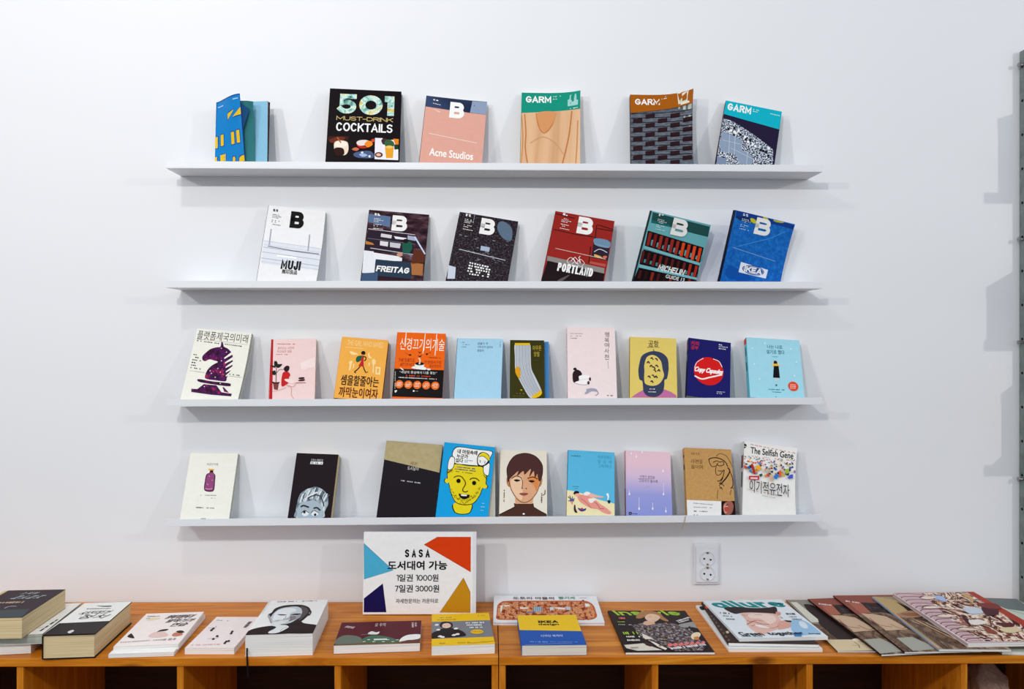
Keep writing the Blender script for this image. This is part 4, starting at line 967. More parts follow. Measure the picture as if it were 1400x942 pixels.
('P','l','#1c2c34',(6.66,2.93,14.64,2.93,14.64,6.84,6.66,6.84)),
]},
{'n': 'book', 'label': 'plain mid-blue book hidden behind the sock book, its right edge showing', 'cat': 'book', 'M': ((0.9994, 0.0234, -0.02566, 0.06956), (-0.03254, 0.37287, -0.92731, -0.07889), (-0.01214, 0.92759, 0.3734, 1.33168), (0.0, 0.0, 0.0, 1.0)), 'w': 0.0942, 'h': 0.1863, 't': 0.008, 'cov': '#4c8cc8', 'g': 'books on the third shelf', 'page': 'pagesgrey','art':[
]},
{'n': 'book', 'label': 'dark olive book with a photographed grey ribbed sock with yellow cuff and toe', 'cat': 'book', 'M': ((0.99982, 0.0165, -0.00906, 0.05192), (-0.01469, 0.38264, -0.92378, -0.09708), (-0.01178, 0.92375, 0.38281, 1.33407), (0.0, 0.0, 0.0, 1.0)), 'w': 0.0987, 'h': 0.1886, 't': 0.014, 'cov': '#38360f', 'g': 'books on the third shelf', 'spine': '#1c1a0a', 'page': 'pagesgrey','art':[
('S','p','#c8ccd4',(13.87,176.34,36.37,173.86,57.44,176.47,59.45,139.82,61.43,101.34,72.72,74.83,86.0,44.84,90.11,29.93,82.93,18.7,64.53,11.83,53.97,16.54,39.88,40.6,25.66,68.64,15.6,93.19,14.02,135.42)),
('K','p','#6c7480',(1.18,18.24,172.47,18.33,139.34,20.59,100.88,32.07,66.82,45.19,40.65,58.21,18.44)),
('K','p','#8c94a0',(1.18,22.77,172.52,22.84,139.39,25.07,100.93,36.52,66.87,49.53,40.7,61.97,19.87)),
('K','p','#6c7480',(1.18,27.3,172.58,27.35,139.44,29.55,100.98,40.97,66.92,53.88,40.75,65.73,21.3)),
('K','p','#8c94a0',(1.18,31.84,172.63,31.86,139.5,34.02,101.03,45.42,66.96,58.22,40.79,69.49,22.74)),
('K','p','#6c7480',(1.18,36.37,172.69,36.36,139.55,38.5,101.08,49.87,67.01,62.56,40.84,73.26,24.17)),
('K','p','#8c94a0',(1.18,40.91,172.74,40.87,139.6,42.98,101.13,54.32,67.06,66.91,40.89,77.03,25.61)),
('K','p','#6c7480',(1.18,45.45,172.79,45.38,139.65,47.46,101.18,58.78,67.11,71.25,40.93,80.79,27.04)),
('K','p','#8c94a0',(1.18,49.98,172.85,49.89,139.71,51.94,101.24,63.23,67.16,75.59,40.98,84.57,28.48)),
('K','p','#6c7480',(1.18,54.52,172.9,54.4,139.76,56.42,101.29,67.68,67.21,79.94,41.03,88.34,29.92)),
('S','p','#e0a018',(15.94,100.83,22.73,106.64,28.47,100.97,29.92,81.94,27.44,69.79,20.65,77.28,15.62,88.62)),
('P','p','#e8c020',(13.86,179.09,57.45,179.61,57.42,172.54,13.88,172.03)),
('S','p','#e8bc18',(61.74,17.73,75.22,26.05,86.62,35.87,90.8,28.08,83.98,17.97,68.06,11.87)),
('T', 't', '#c8b040', ('아무튼', 77.682, 164.17, 25.781, 16.01, 0.0, 0.0, 0.0)),
('T', 't', '#c8b040', ('양말', 76.817, 145.453, 16.942, 15.247, 0.0, 0.0, 0.0)),
('D','s','#6c6428',(18.66,25.45,41.63,24.95,4.57,5.0,665.0)),
('D','s','#6c6428',(8.1,17.9,41.62,17.52,2.29,9.0,642.0)),
('D','s','#6c6428',(73.07,126.44,79.55,126.13,1.52,3.0,831.0)),
('P','p','#c8a818',(29.96,37.5,34.92,37.55,34.92,33.82,29.96,33.76)),
]},
{'n': 'book', 'label': 'tall pale pink book with vertical calligraphy and a reclining figure with a cat', 'cat': 'book', 'M': ((0.99941, 0.02419, -0.02423, 0.21495), (-0.03094, 0.33522, -0.94163, -0.09417), (-0.01465, 0.94183, 0.33578, 1.33564), (0.0, 0.0, 0.0, 1.0)), 'w': 0.1398, 'h': 0.2244, 't': 0.018, 'cov': '#f4e2e2', 'g': 'books on the third shelf', 'spine': '#dcc8cc', 'page': 'pageswhite', 'sp': [(0.72, 0.92, 0.3, 0.7, '#7c1c20'), (0.64, 0.69, 0.25, 0.75, '#b81820'), (0.5, 0.6, 0.4, 0.6, '#a88890')],'art':[
('D','s','#807078',(10.03,203.23,47.18,203.4,2.27,10.0,990.0)),
('D','s','#807078',(9.95,195.86,44.14,195.98,2.27,9.0,997.0)),
('D','s','#807078',(9.86,188.89,30.21,188.81,2.27,6.0,1004.0)),
('T', 't', '#3c3438', ('행', 116.312, 201.702, 12.573, 15.1, 0.0, 0.0, 0.0)),
('T', 't', '#3c3438', ('복', 115.637, 184.275, 12.573, 14.345, 0.0, 0.0, 0.0)),
('T', 't', '#3c3438', ('여', 115.02, 168.862, 12.573, 14.345, 0.0, 0.0, 0.0)),
('T', 't', '#3c3438', ('사', 114.351, 151.611, 12.573, 15.1, 0.0, 0.0, 0.0)),
('T', 't', '#3c3438', ('전', 113.633, 132.551, 12.573, 15.855, 0.0, 0.0, 0.0)),
('D','s','#807078',(116.85,119.33,117.67,97.85,1.89,6.0,1346.0)),
('S','p','#2c1a20',(16.49,85.11,26.62,93.51,36.59,89.9,42.13,79.5,33.46,73.03,31.83,59.98,18.23,55.32,14.85,69.03)),
('E','p','#2c1a20',(21.99,95.32,4.81,4.15,0.0)),
('S','p','#faf8f6',(34.2,74.9,58.51,76.75,62.65,69.73,36.87,63.77)),
('S','p','#faf8f6',(26.1,58.04,54.71,64.77,60.92,54.84,43.73,48.29,22.47,53.16)),
('E','p','#2c1a20',(64.36,66.03,2.59,5.66,0.0)),
('E','p','#4c2c2c',(59.5,54.82,3.33,5.29,0.0)),
('K','p','#a89ca0',(1.11,18.93,54.22,40.19,48.98,56.19,49.21)),
('S','p','#a4a4b8',(54.16,36.25,68.41,39.04,80.77,36.64,84.15,29.33,68.22,30.2,55.67,22.66,48.23,22.56,53.33,29.98)),
('K','p','#8c8c9c',(1.85,82.46,32.98,86.49,23.85,78.55,17.13)),
('D','s','#54484c',(112.18,18.36,129.85,17.88,3.02,4.0,1411.0)),
]},
{'n': 'book', 'label': 'yellow book with a dark blue head outline filled with scattered marks', 'cat': 'book', 'M': ((0.99467, 0.07112, -0.07466, 0.39137), (-0.09524, 0.35622, -0.92953, -0.08543), (-0.03952, 0.93169, 0.3611, 1.33862), (0.0, 0.0, 0.0, 1.0)), 'w': 0.1341, 'h': 0.1921, 't': 0.016, 'cov': '#e4cc6c', 'g': 'books on the third shelf', 'spine': '#b88c38', 'page': 'pagescream', 'sp': [(0.1, 0.9, 0.3, 0.6, '#8c6c2c')],'art':[
('P','p','#c070a0',(4.0,7.1,25.86,23.47,41.85,32.87,98.84,35.44,116.93,28.55,132.18,18.69,132.06,11.99)),
('S','p','#38405c',(28.17,111.55,35.15,134.24,53.77,146.54,72.39,150.34,93.23,145.21,108.31,129.89,111.2,105.25,110.53,90.45,106.1,68.25,99.18,63.07,98.06,46.03,93.28,26.52,75.88,12.29,53.16,12.7,40.45,24.13,37.76,43.33,35.95,57.82,28.15,62.35,24.93,86.71)),
('S','p','#e4cc6c',(42.04,107.19,49.06,129.85,63.02,137.93,76.9,134.53,89.71,119.16,94.05,94.65,97.49,75.19,85.35,52.73,67.02,44.64,46.46,48.57,41.47,62.94,42.45,87.47)),
('T', 't', '#3c3028', ('공항', 68.832, 173.348, 28.66, 19.753, 0.01, 0.0, 0.0)),
('D','s','#7c6430',(51.51,161.52,86.44,162.49,2.96,8.0,323.0)),
('K','p','#1c1c28',(3.24,49.45,111.97,53.64,117.61,56.85,111.3)),
('K','p','#1c1c28',(3.24,59.7,126.32,63.89,129.48,67.09,123.15)),
('K','p','#1c1c28',(3.24,72.67,126.37,76.84,127.05,80.02,120.73)),
('K','p','#1c1c28',(3.24,57.72,100.95,61.9,106.57,65.09,100.28)),
('K','p','#1c1c28',(3.24,73.42,104.1,77.59,107.25,80.77,100.96)),
('K','p','#1c1c28',(3.24,67.8,91.53,71.94,92.21,75.12,85.96)),
('K','p','#1c1c28',(3.24,79.27,88.59,83.46,94.18,86.62,87.93)),
('K','p','#1c1c28',(3.24,51.59,70.23,55.74,73.34,58.92,67.13)),
('K','p','#1c1c28',(3.24,63.1,75.63,67.23,76.3,70.4,70.08)),
('K','p','#1c1c28',(3.24,71.31,68.66,75.48,74.21,78.63,68.0)),
('K','p','#1c1c28',(3.24,59.31,55.94,63.45,59.05,66.61,52.87)),
('K','p','#1c1c28',(3.24,65.55,100.3,69.71,100.98,72.88,94.71)),
('D','s','#f2f2f0',(56.91,34.52,72.42,34.73,2.96,3.0,427.0)),
('D','s','#f2f2f0',(53.22,25.67,75.08,26.18,2.47,5.0,426.0)),
('K','p','#2c3450',(1.85,67.78,155.67,70.06,149.24)),
]},
{'n': 'book', 'label': 'navy book with a red disc carrying white script', 'cat': 'book', 'M': ((0.99024, 0.13892, -0.01113, 0.55258), (-0.06467, 0.38724, -0.91971, -0.0903), (-0.12345, 0.91146, 0.39244, 1.35059), (0.0, 0.0, 0.0, 1.0)), 'w': 0.1231, 'h': 0.1802, 't': 0.02, 'cov': '#1c1c66', 'g': 'books on the third shelf', 'spine': '#14123c', 'page': 'pagesgrey', 'sp': [(0.8, 0.9, 0.2, 0.7, '#a02c2c'), (0.6, 0.72, 0.35, 0.65, '#8c8cb0')],'art':[
('T', 't', '#c83030', ('카피', 19.057, 164.595, 23.199, 13.119, 0.02, 0.0, 0.0)),
('T', 't', '#c83030', ('공부', 18.563, 150.576, 21.343, 12.11, 0.02, 0.0, 0.0)),
('D','s','#e8e8f0',(88.26,169.77,99.11,169.16,3.53,2.0,749.0)),
('D','s','#e8e8f0',(88.38,163.58,115.19,164.09,2.52,6.0,756.0)),
('D','s','#e8e8f0',(88.5,157.41,109.66,157.16,3.03,4.0,763.0)),
('E','l','#d81c1c',(60.72,82.47,42.69,43.4,0.0)),
('T', 'l', '#fbf4f0', ('Copy Capsules', 60.717, 82.472, 79.805, 18.165, 0.04, 0.0, 0.35)),
('K','l','#fbf4f0',(4.18,20.91,63.12,41.96,55.97,64.88,64.02,99.34,76.62)),
('K','l','#f4e4e0',(1.86,20.14,87.09,26.54,105.64,44.8,120.79)),
('K','l','#f4e4e0',(2.32,72.83,122.01,89.29,116.6,98.92,100.18)),
('D','s','#c8c8dc',(85.17,22.21,109.45,24.48,2.52,6.0,792.0)),
('D','s','#c8c8dc',(85.27,17.33,101.75,18.55,2.52,5.0,799.0)),
]},
{'n': 'book', 'label': 'light blue book with a tiny girl in black dress and an orange round sticker', 'cat': 'book', 'M': ((0.99743, 0.07022, -0.01429, 0.73343), (-0.0397, 0.37537, -0.92602, -0.09196), (-0.05966, 0.92421, 0.3772, 1.34512), (0.0, 0.0, 0.0, 1.0)), 'w': 0.1554, 'h': 0.1849, 't': 0.022, 'cov': '#a4dcec', 'g': 'books on the third shelf', 'spine': '#6cc0d4', 'page': 'pageswhite', 'sp': [(0.9, 0.99, 0, 1, '#d83c24'), (0.45, 0.6, 0.3, 0.7, '#2c6c7c'), (0.7, 0.85, 0.3, 0.7, '#2c6c7c')],'art':[
('T', 't', '#1c6478', ('나는 나로', 81.798, 159.563, 43.679, 11.964, 0.01, 0.0, 0.0)),
('T', 't', '#1c6478', ('살기로 했다', 82.966, 143.373, 52.225, 12.961, 0.01, 0.0, 0.0)),
('D','s','#3c8c9c',(71.06,127.96,90.79,128.7,2.49,5.0,1076.0)),
('E','p','#2c1c1c',(80.12,110.94,5.7,5.48,0.0)),
('P','p','#e8c040',(70.45,106.32,91.08,107.62,92.35,99.71,68.94,98.22)),
('P','p','#141018',(74.63,99.58,88.68,100.47,89.64,63.82,70.17,63.58)),
('L','p','#f0d8c8',(2.37,77.54,63.06,76.82,53.17)),
('L','p','#f0d8c8',(2.37,84.06,63.47,83.39,54.57)),
('L','p','#f0d8c8',(2.37,70.88,99.35,74.71,113.6)),
('L','p','#f0d8c8',(2.37,90.55,100.59,86.84,113.37)),
('D','s','#2c7c94',(54.66,27.32,100.77,28.28,3.49,11.0,1112.0)),
('D','s','#2c7c94',(64.74,20.18,90.03,20.31,2.99,6.0,1142.0)),
('E','k','#e84c30',(125.71,40.58,14.72,14.46,0.0)),
('D','s','#fbe0d8',(117.76,44.97,134.42,45.53,2.99,4.0,1267.0)),
('D','s','#fbe0d8',(117.36,40.05,134.01,40.61,2.99,4.0,1274.0)),
('D','s','#fbe0d8',(116.97,35.14,133.6,35.7,2.99,4.0,1281.0)),
('S','p','#d4f0f6',(50.25,166.74,53.44,172.06,56.62,170.22,54.95,166.53)),
('S','p','#d4f0f6',(124.61,153.13,127.86,158.42,131.0,156.59,129.29,152.92)),
('S','p','#d4f0f6',(14.95,99.8,18.07,105.0,21.23,103.2,19.6,99.59)),
('S','p','#d4f0f6',(137.31,113.56,140.54,118.78,143.66,116.97,141.96,113.35)),
('S','p','#d4f0f6',(27.38,53.98,30.49,59.1,33.61,57.33,31.99,53.78)),
('S','p','#d4f0f6',(74.91,39.82,78.06,44.91,81.16,43.15,79.51,39.62)),
('S','p','#d4f0f6',(128.14,70.2,131.35,75.34,134.45,73.56,132.76,70.0)),
('S','p','#d4f0f6',(12.3,148.01,15.44,153.3,18.63,151.47,16.99,147.8)),
('D','s','#2c6c7c',(72.45,6.13,79.82,6.59,1.99,2.0,1252.0)),
('S','p','#3c6c8c',(75.63,43.29,80.27,43.58,78.98,38.61,75.73,38.4)),
]},
{'n': 'book', 'label': 'cream book with a purple corked bottle, leftmost on the lowest shelf', 'cat': 'book', 'M': ((0.99961, 0.00429, 0.02746, -0.86403), (0.02364, 0.38883, -0.92101, -0.0982), (-0.01463, 0.9213, 0.38857, 1.00598), (0.0, 0.0, 0.0, 1.0)), 'w': 0.1349, 'h': 0.1938, 't': 0.019, 'cov': '#f1f0e6', 'g': 'books on the lowest shelf', 'spine': '#e4e2d6', 'page': 'pagesgrey','art':[
('T', 't', '#6c6860', ('바깥은여름', 67.744, 161.503, 31.723, 7.186, -0.004, 0.0, 0.0)),
('P','p','#e8b030',(59.0,148.38,73.7,147.65,73.95,143.17,58.87,143.9)),
('S','p','#38142c',(63.65,143.52,71.59,143.16,73.26,137.07,79.82,129.8,81.35,113.66,82.47,89.62,77.16,83.22,61.46,83.96,54.1,91.5,53.15,113.54,54.38,131.7,62.25,137.01)),
('S','p','#94487c',(65.39,137.03,71.8,136.25,77.75,127.77,79.84,91.6,74.74,86.4,61.77,87.15,56.14,93.51,55.69,117.57,56.91,130.5)),
('K','p','#e8c0d8',(1.19,57.22,91.52,68.31,90.36,76.66,91.99)),
('K','p','#dcb0cc',(1.59,62.83,127.7,65.48,125.69)),
('K','p','#dcb0cc',(1.59,71.83,114.42,74.62,116.85)),
('K','p','#dcb0cc',(1.59,60.72,104.73,64.21,102.34)),
('D','s','#98948c',(42.85,73.17,91.95,72.54,2.79,12.0,274.0)),
('D','s','#98948c',(76.7,64.97,89.97,64.62,2.0,4.0,365.0)),
('D','s','#3c3c38',(40.33,38.91,61.29,38.18,2.79,6.0,268.0)),
('D','s','#3c3c38',(69.08,37.81,91.66,36.69,2.79,7.0,349.0)),
('P','l','#24241c',(57.99,4.85,71.47,4.85,71.47,8.72,57.99,8.72)),
]},
{'n': 'book', 'label': 'black book with a grey-haired wide-eyed head peeking up from the bottom edge', 'cat': 'book', 'M': ((0.99894, 0.04566, -0.00574, -0.56726), (-0.02186, 0.36101, -0.93231, -0.09527), (-0.04049, 0.93144, 0.36162, 1.01161), (0.0, 0.0, 0.0, 1.0)), 'w': 0.1201, 'h': 0.1853, 't': 0.028, 'cov': '#1a0e18', 'g': 'books on the lowest shelf', 'spine': '#2c2028', 'page': 'pagescream','art':[
('T', 't', '#d8d8d8', ('유튜브 레볼루션', 60.878, 167.056, 34.129, 5.584, -0.003, 0.0, 0.0)),
('P','t','#e8e8ec',(43.34,162.28,78.77,162.85,78.59,154.69,42.7,154.91)),
('D','s','#1a0e18',(45.48,158.28,76.98,157.89,3.59,8.0,1028.0)),
('S','p','greyhair',(23.19,2.53,20.4,22.61,21.09,46.09,26.0,67.96,40.06,81.58,53.29,86.86,68.73,90.64,87.59,83.41,102.52,68.91,108.19,45.49,103.98,31.63,100.49,21.75,96.26,5.29)),
('S','f','#a8b8c4',(31.69,-2.17,23.68,18.84,28.06,38.52,48.37,49.1,69.78,51.88,87.04,40.76,93.72,25.39,96.11,0.26,61.73,-6.83)),
('K','p','#f0f4f6',(2.33,29.23,44.44,31.55,62.24,36.11,69.53)),
('K','p','#5c6870',(2.33,34.47,46.61,36.81,64.42,41.27,72.5)),
('K','p','#c8d4da',(2.33,39.71,48.77,42.07,66.6,46.44,75.47)),
('K','p','#f0f4f6',(2.33,44.96,50.94,47.33,68.77,51.61,78.45)),
('K','p','#5c6870',(2.33,50.22,53.1,52.6,70.96,56.79,81.43)),
('K','p','#c8d4da',(2.33,55.47,55.27,57.88,73.14,61.97,84.41)),
('K','p','#f0f4f6',(2.33,60.74,57.44,63.16,75.32,67.16,87.4)),
('K','p','#5c6870',(2.33,66.0,59.61,68.95,73.56,73.07,84.84)),
('K','p','#c8d4da',(2.33,71.78,57.86,74.74,71.81,78.97,82.28)),
('K','p','#f0f4f6',(2.33,77.55,56.12,80.53,70.05,84.87,79.73)),
('K','p','#5c6870',(2.33,83.32,54.37,86.31,68.29,90.76,77.18)),
('K','p','#c8d4da',(2.33,89.09,52.62,92.1,66.54,96.64,74.63)),
('K','p','#f0f4f6',(2.33,94.86,50.87,97.87,64.78,102.53,72.08)),
('K','p','#5c6870',(2.33,100.62,49.13,103.65,63.03,108.4,69.53)),
('K','p','#e8eef2',(3.49,41.68,54.74,55.89,67.13,74.63,75.76)),
('K','p','#3c3c44',(3.1,49.04,58.97,71.69,67.73,86.52,60.4,97.36,37.24)),
('E','f','#e4eaee',(47.7,15.86,10.08,7.98,0.0)),
('K','f','#2c3038',(1.94,36.74,15.45,44.7,23.53,57.68,17.79)),
('E','f','#e4eaee',(74.33,16.87,10.08,7.98,0.0)),
('K','f','#2c3038',(1.94,63.36,16.46,71.36,24.54,84.32,18.8)),
('E','f','#1c1c24',(44.93,18.87,3.49,3.59,0.0)),
('E','f','#1c1c24',(75.61,13.04,3.49,3.59,0.0)),
('K','f','#241c20',(3.88,32.79,32.83,40.12,37.02,55.72,32.53)),
('K','f','#241c20',(3.88,68.64,30.29,78.21,32.6,88.23,25.18)),
]},
{'n': 'book', 'label': 'large book with khaki upper part and black lower part crossed by a slanting edge', 'cat': 'book', 'M': ((0.9953, 0.0902, -0.03536, -0.32373), (-0.06202, 0.3128, -0.94779, -0.08712), (-0.07443, 0.94553, 0.31692, 1.00106), (0.0, 0.0, 0.0, 1.0)), 'w': 0.1632, 'h': 0.2286, 't': 0.014, 'cov': '#17101a', 'g': 'books on the lowest shelf', 'spine': '#17101a', 'page': 'pagesgrey', 'sp': [(0.75, 1, 0, 1, 'khaki')], 'foot': 0.0787,'art':[
('P','b','khaki',(-2.57,235.54,165.71,228.14,163.97,148.27,106.16,157.28,-0.12,173.49)),
('T', 't', '#6c3424', ('해온', 87.157, 168.271, 20.79, 10.037, 0.0, 0.0, 0.0)),
('T', 't', '#e8e4dc', ('도시남녀', 86.149, 154.131, 31.185, 10.809, 0.0, 0.0, 0.0)),
('D','s','#c8c4c8',(56.31,117.62,113.25,114.46,3.47,13.0,281.0)),
]},
{'n': 'book', 'label': 'thick cream book half hidden behind the sky-blue book with the yellow face', 'cat': 'book', 'M': ((0.99985, -0.00128, 0.01701, -0.08022), (0.01676, 0.25872, -0.96581, -0.07706), (-0.00316, 0.96595, 0.2587, 1.00208), (0.0, 0.0, 0.0, 1.0)), 'w': 0.0916, 'h': 0.2096, 't': 0.02, 'cov': '#dcd8ca', 'g': 'books on the lowest shelf', 'page': 'pagesgrey','art':[
]},
{'n': 'book', 'label': 'sky-blue book with a big yellow cartoon face whose head opens up', 'cat': 'book', 'M': ((0.99381, 0.10756, -0.02793, -0.15858), (-0.05278, 0.23574, -0.97038, -0.09015), (-0.09779, 0.96585, 0.23996, 0.99998), (0.0, 0.0, 0.0, 1.0)), 'w': 0.147, 'h': 0.2223, 't': 0.014, 'cov': '#12a4e4', 'g': 'books on the lowest shelf', 'spine': '#0c84c0', 'page': 'pagesgrey', 'sp': [(0.55, 0.95, 0.3, 0.65, '#0c1c3c')], 'foot': 0.1012,'art':[
('S','f','#0c0a0c',(46.75,52.56,49.15,32.53,63.66,25.37,88.65,27.89,98.92,37.55,97.2,57.15)),
('S','f','#ecd81c',(49.03,54.77,51.5,34.0,64.68,27.44,87.18,29.71,96.53,38.54,94.8,58.14)),
('S','f','#0c0a0c',(37.47,164.53,33.15,153.44,21.23,145.9,17.12,141.69,19.55,121.75,14.14,119.95,12.53,112.24,19.6,106.67,25.84,107.81,35.49,80.76,50.09,58.6,68.16,51.74,93.22,54.27,107.43,63.13,119.04,84.19,124.62,102.72,134.75,103.24,138.86,109.91,133.13,118.11,132.09,139.38,125.53,152.61,116.55,164.37,78.22,163.04)),
('S','f','#ecd81c',(38.78,162.75,34.62,152.05,23.15,144.79,19.21,140.73,21.55,121.49,16.34,119.75,14.79,112.31,21.59,106.94,27.6,108.03,36.89,81.92,50.94,60.53,68.33,53.9,92.44,56.33,106.11,64.89,117.27,85.2,122.64,103.09,132.38,103.59,136.33,110.02,130.81,117.94,129.8,138.46,123.48,151.23,114.84,162.57,77.97,161.31)),
('S','f','#0c0a0c',(25.98,196.01,34.01,210.92,51.73,213.99,93.27,211.75,138.53,210.41,139.18,197.18,132.67,181.23,118.95,165.88,98.65,163.83,70.46,163.53,37.47,164.53,28.87,178.42)),
('S','f','#f8f8f4',(28.05,195.33,35.86,209.22,52.95,212.13,93.02,210.2,136.66,209.11,137.24,196.81,130.91,181.94,117.61,167.61,98.02,165.63,70.82,165.26,39.0,166.07,30.76,178.97)),
('S','f','#0c0a0c',(23.11,183.46,33.5,182.72,36.63,171.57,34.42,153.56,27.65,145.79,18.19,145.6,17.37,167.08)),
('S','f','#f8f8f4',(23.64,181.54,32.38,180.81,35.09,170.77,33.35,154.59,27.72,147.64,19.76,147.52,18.93,166.85)),
('S','f','#0c0a0c',(119.09,164.62,128.41,173.18,136.26,176.51,138.11,166.54,137.01,141.14,129.48,139.87,121.01,147.1)),
('S','f','#f8f8f4',(120.77,164.06,128.56,171.69,135.13,174.64,136.75,165.67,135.99,142.83,129.67,141.74,122.5,148.29)),
('T', 't', '#0c0a0c', ('내 머릿속에', 69.3, 200.373, 56.399, 12.06, 0.03, 0.0, 0.0)),
('T', 't', '#0c0a0c', ('누군가', 56.672, 187.09, 32.157, 11.558, 0.03, 0.0, 0.0)),
('T', 't', '#0c0a0c', ('있다', 49.384, 174.63, 20.778, 11.055, 0.03, 0.0, 0.0)),
('D','s','#1c6cb8',(64.29,176.89,88.41,177.29,2.76,6.0,463.0)),
('D','s','#1c6cb8',(64.31,172.32,77.12,172.59,2.51,4.0,468.0)),
('S','f','#0c0a0c',(99.02,188.04,104.74,201.38,117.2,205.19,132.17,197.75,135.08,182.75,128.69,170.66,114.01,164.11,102.04,167.98)),
('S','f','#f8f8f4',(101.62,187.79,107.06,199.06,117.62,201.4,129.27,193.63,130.5,182.29,123.47,171.41,113.68,167.12,104.3,170.75)),
('S','f','#ecd81c',(103.32,191.02,109.84,201.89,120.03,202.92,132.58,193.96,133.81,182.62,121.41,190.29,110.81,193.05)),
('K','f','#0c0a0c',(1.48,103.46,189.76,114.63,193.43,124.73,188.07,132.67,181.23)),
('E','f','#0c0a0c',(108.82,176.29,1.73,1.51,0.0)),
('E','f','#0c0a0c',(122.3,175.1,1.73,1.51,0.0)),
('L','f','#0c0a0c',(1.24,105.77,180.56,110.97,180.06)),
('L','f','#0c0a0c',(1.24,119.97,179.95,124.65,179.41)),
('D','s','#1c3c8c',(40.01,156.15,100.91,155.19,3.27,14.0,429.0)),
('D','s','#1c3c8c',(39.2,149.99,99.81,149.01,3.02,13.0,430.0)),
('D','s','#3c2c10',(38.96,143.39,91.43,141.59,2.01,14.0,433.0)),
('E','f','#0c0a0c',(53.31,117.35,5.94,6.03,0.0)),
('E','f','#0c0a0c',(98.17,115.84,5.69,6.03,0.0)),
('K','f','#0c0a0c',(2.23,39.11,124.98,46.19,129.98,58.96,130.25,68.9,121.69,73.99,110.9,68.51,96.57,69.23,90.39,76.56,88.64,83.32,91.81)),
('K','f','#0c0a0c',(2.23,84.76,123.79,91.13,128.45,102.58,128.85,112.17,123.03)),
('S','f','#0c0a0c',(58.52,81.83,72.39,80.73,88.82,81.64,86.45,73.44,76.36,68.44,64.6,71.24)),
('P','f','#f4f4f4',(63.5,80.59,82.53,81.01,80.97,76.87,66.54,76.41)),
('L','f','#0c0a0c',(0.99,34.16,85.45,36.9,81.73)),
('L','f','#0c0a0c',(0.99,35.05,93.36,37.79,89.64)),
('L','f','#0c0a0c',(0.99,38.65,78.72,41.38,75.01)),
('L','f','#0c0a0c',(0.99,39.49,86.99,42.23,83.27)),
('L','f','#0c0a0c',(0.99,41.6,84.8,44.33,81.08)),
('L','f','#0c0a0c',(0.99,44.37,76.98,47.1,73.27)),
('L','f','#0c0a0c',(0.99,46.74,72.5,49.47,68.8)),
('L','f','#0c0a0c',(0.99,47.97,77.59,50.7,73.88)),
('L','f','#0c0a0c',(0.99,49.84,77.31,52.57,73.6)),
('L','f','#0c0a0c',(0.99,52.28,72.24,55.01,68.54)),
('L','f','#0c0a0c',(0.99,54.48,69.18,57.2,65.48)),
('L','f','#0c0a0c',(0.99,56.26,69.61,58.99,65.9)),
('L','f','#0c0a0c',(0.99,58.28,68.07,61.0,64.37)),
('L','f','#0c0a0c',(0.99,59.87,70.17,62.59,66.47)),
('L','f','#0c0a0c',(0.99,61.55,71.46,64.27,67.76)),
('L','f','#0c0a0c',(0.99,64.97,58.0,67.69,54.3)),
('L','f','#0c0a0c',(0.99,65.84,66.18,68.56,62.48)),
('L','f','#0c0a0c',(0.99,68.02,63.25,70.74,59.55)),
('L','f','#0c0a0c',(0.99,69.32,67.82,72.04,64.12)),
('L','f','#0c0a0c',(0.99,72.04,60.19,74.76,56.5)),
('L','f','#0c0a0c',(0.99,74.29,56.64,77.0,52.95)),
('L','f','#0c0a0c',(0.99,74.86,67.47,77.58,63.77)),
('L','f','#0c0a0c',(0.99,78.05,55.85,80.76,52.16)),
('L','f','#0c0a0c',(0.99,79.8,56.53,81.6,60.67)),
('L','f','#0c0a0c',(0.99,81.23,59.96,83.04,64.11)),
('L','f','#0c0a0c',(0.99,82.45,65.33,84.25,69.48)),
('L','f','#0c0a0c',(0.99,84.84,60.44,86.65,64.59)),
('L','f','#0c0a0c',(0.99,86.43,62.58,88.24,66.73)),
('L','f','#0c0a0c',(0.99,87.26,71.28,89.07,75.44)),
('L','f','#0c0a0c',(0.99,89.73,65.81,91.54,69.96)),
('L','f','#0c0a0c',(0.99,91.42,67.0,93.23,71.16)),
('L','f','#0c0a0c',(0.99,92.23,75.96,94.05,80.13)),
('L','f','#0c0a0c',(0.99,94.03,76.32,95.84,80.49)),
('L','f','#0c0a0c',(0.99,96.52,70.5,98.34,74.66)),
('L','f','#0c0a0c',(0.99,98.11,72.68,99.93,76.84)),
('L','f','#0c0a0c',(0.99,99.79,74.08,101.6,78.25)),
('L','f','#0c0a0c',(0.99,101.05,79.16,102.86,83.32)),
('L','f','#0c0a0c',(0.99,103.25,75.89,105.07,80.06)),
('L','f','#0c0a0c',(0.99,104.78,78.6,106.6,82.76)),
('L','f','#0c0a0c',(0.99,105.65,87.15,107.47,91.33)),
('L','f','#0c0a0c',(0.99,107.64,85.81,109.46,89.98)),
('L','f','#0c0a0c',(0.99,109.07,89.42,110.9,93.6)),
('L','f','#0c0a0c',(0.99,111.05,88.19,112.87,92.36)),
('L','f','#0c0a0c',(0.99,111.59,99.81,113.41,103.99)),
('L','f','#0c0a0c',(0.99,113.72,97.17,115.55,101.35)),
('L','f','#0c0a0c',(0.99,115.0,102.17,116.83,106.36)),
('L','f','#0c0a0c',(1.24,19.91,135.66,20.97,139.55)),
('L','f','#0c0a0c',(1.24,121.56,142.1,123.41,139.26)),
('L','f','#0c0a0c',(1.24,21.56,136.83,22.62,140.73)),
('L','f','#0c0a0c',(1.24,123.02,140.48,124.87,137.64)),
('L','f','#0c0a0c',(1.24,23.21,138.01,24.27,141.91)),
('L','f','#0c0a0c',(1.24,124.48,138.87,126.32,136.03)),
('L','f','#0c0a0c',(1.24,24.86,139.19,25.93,143.09)),
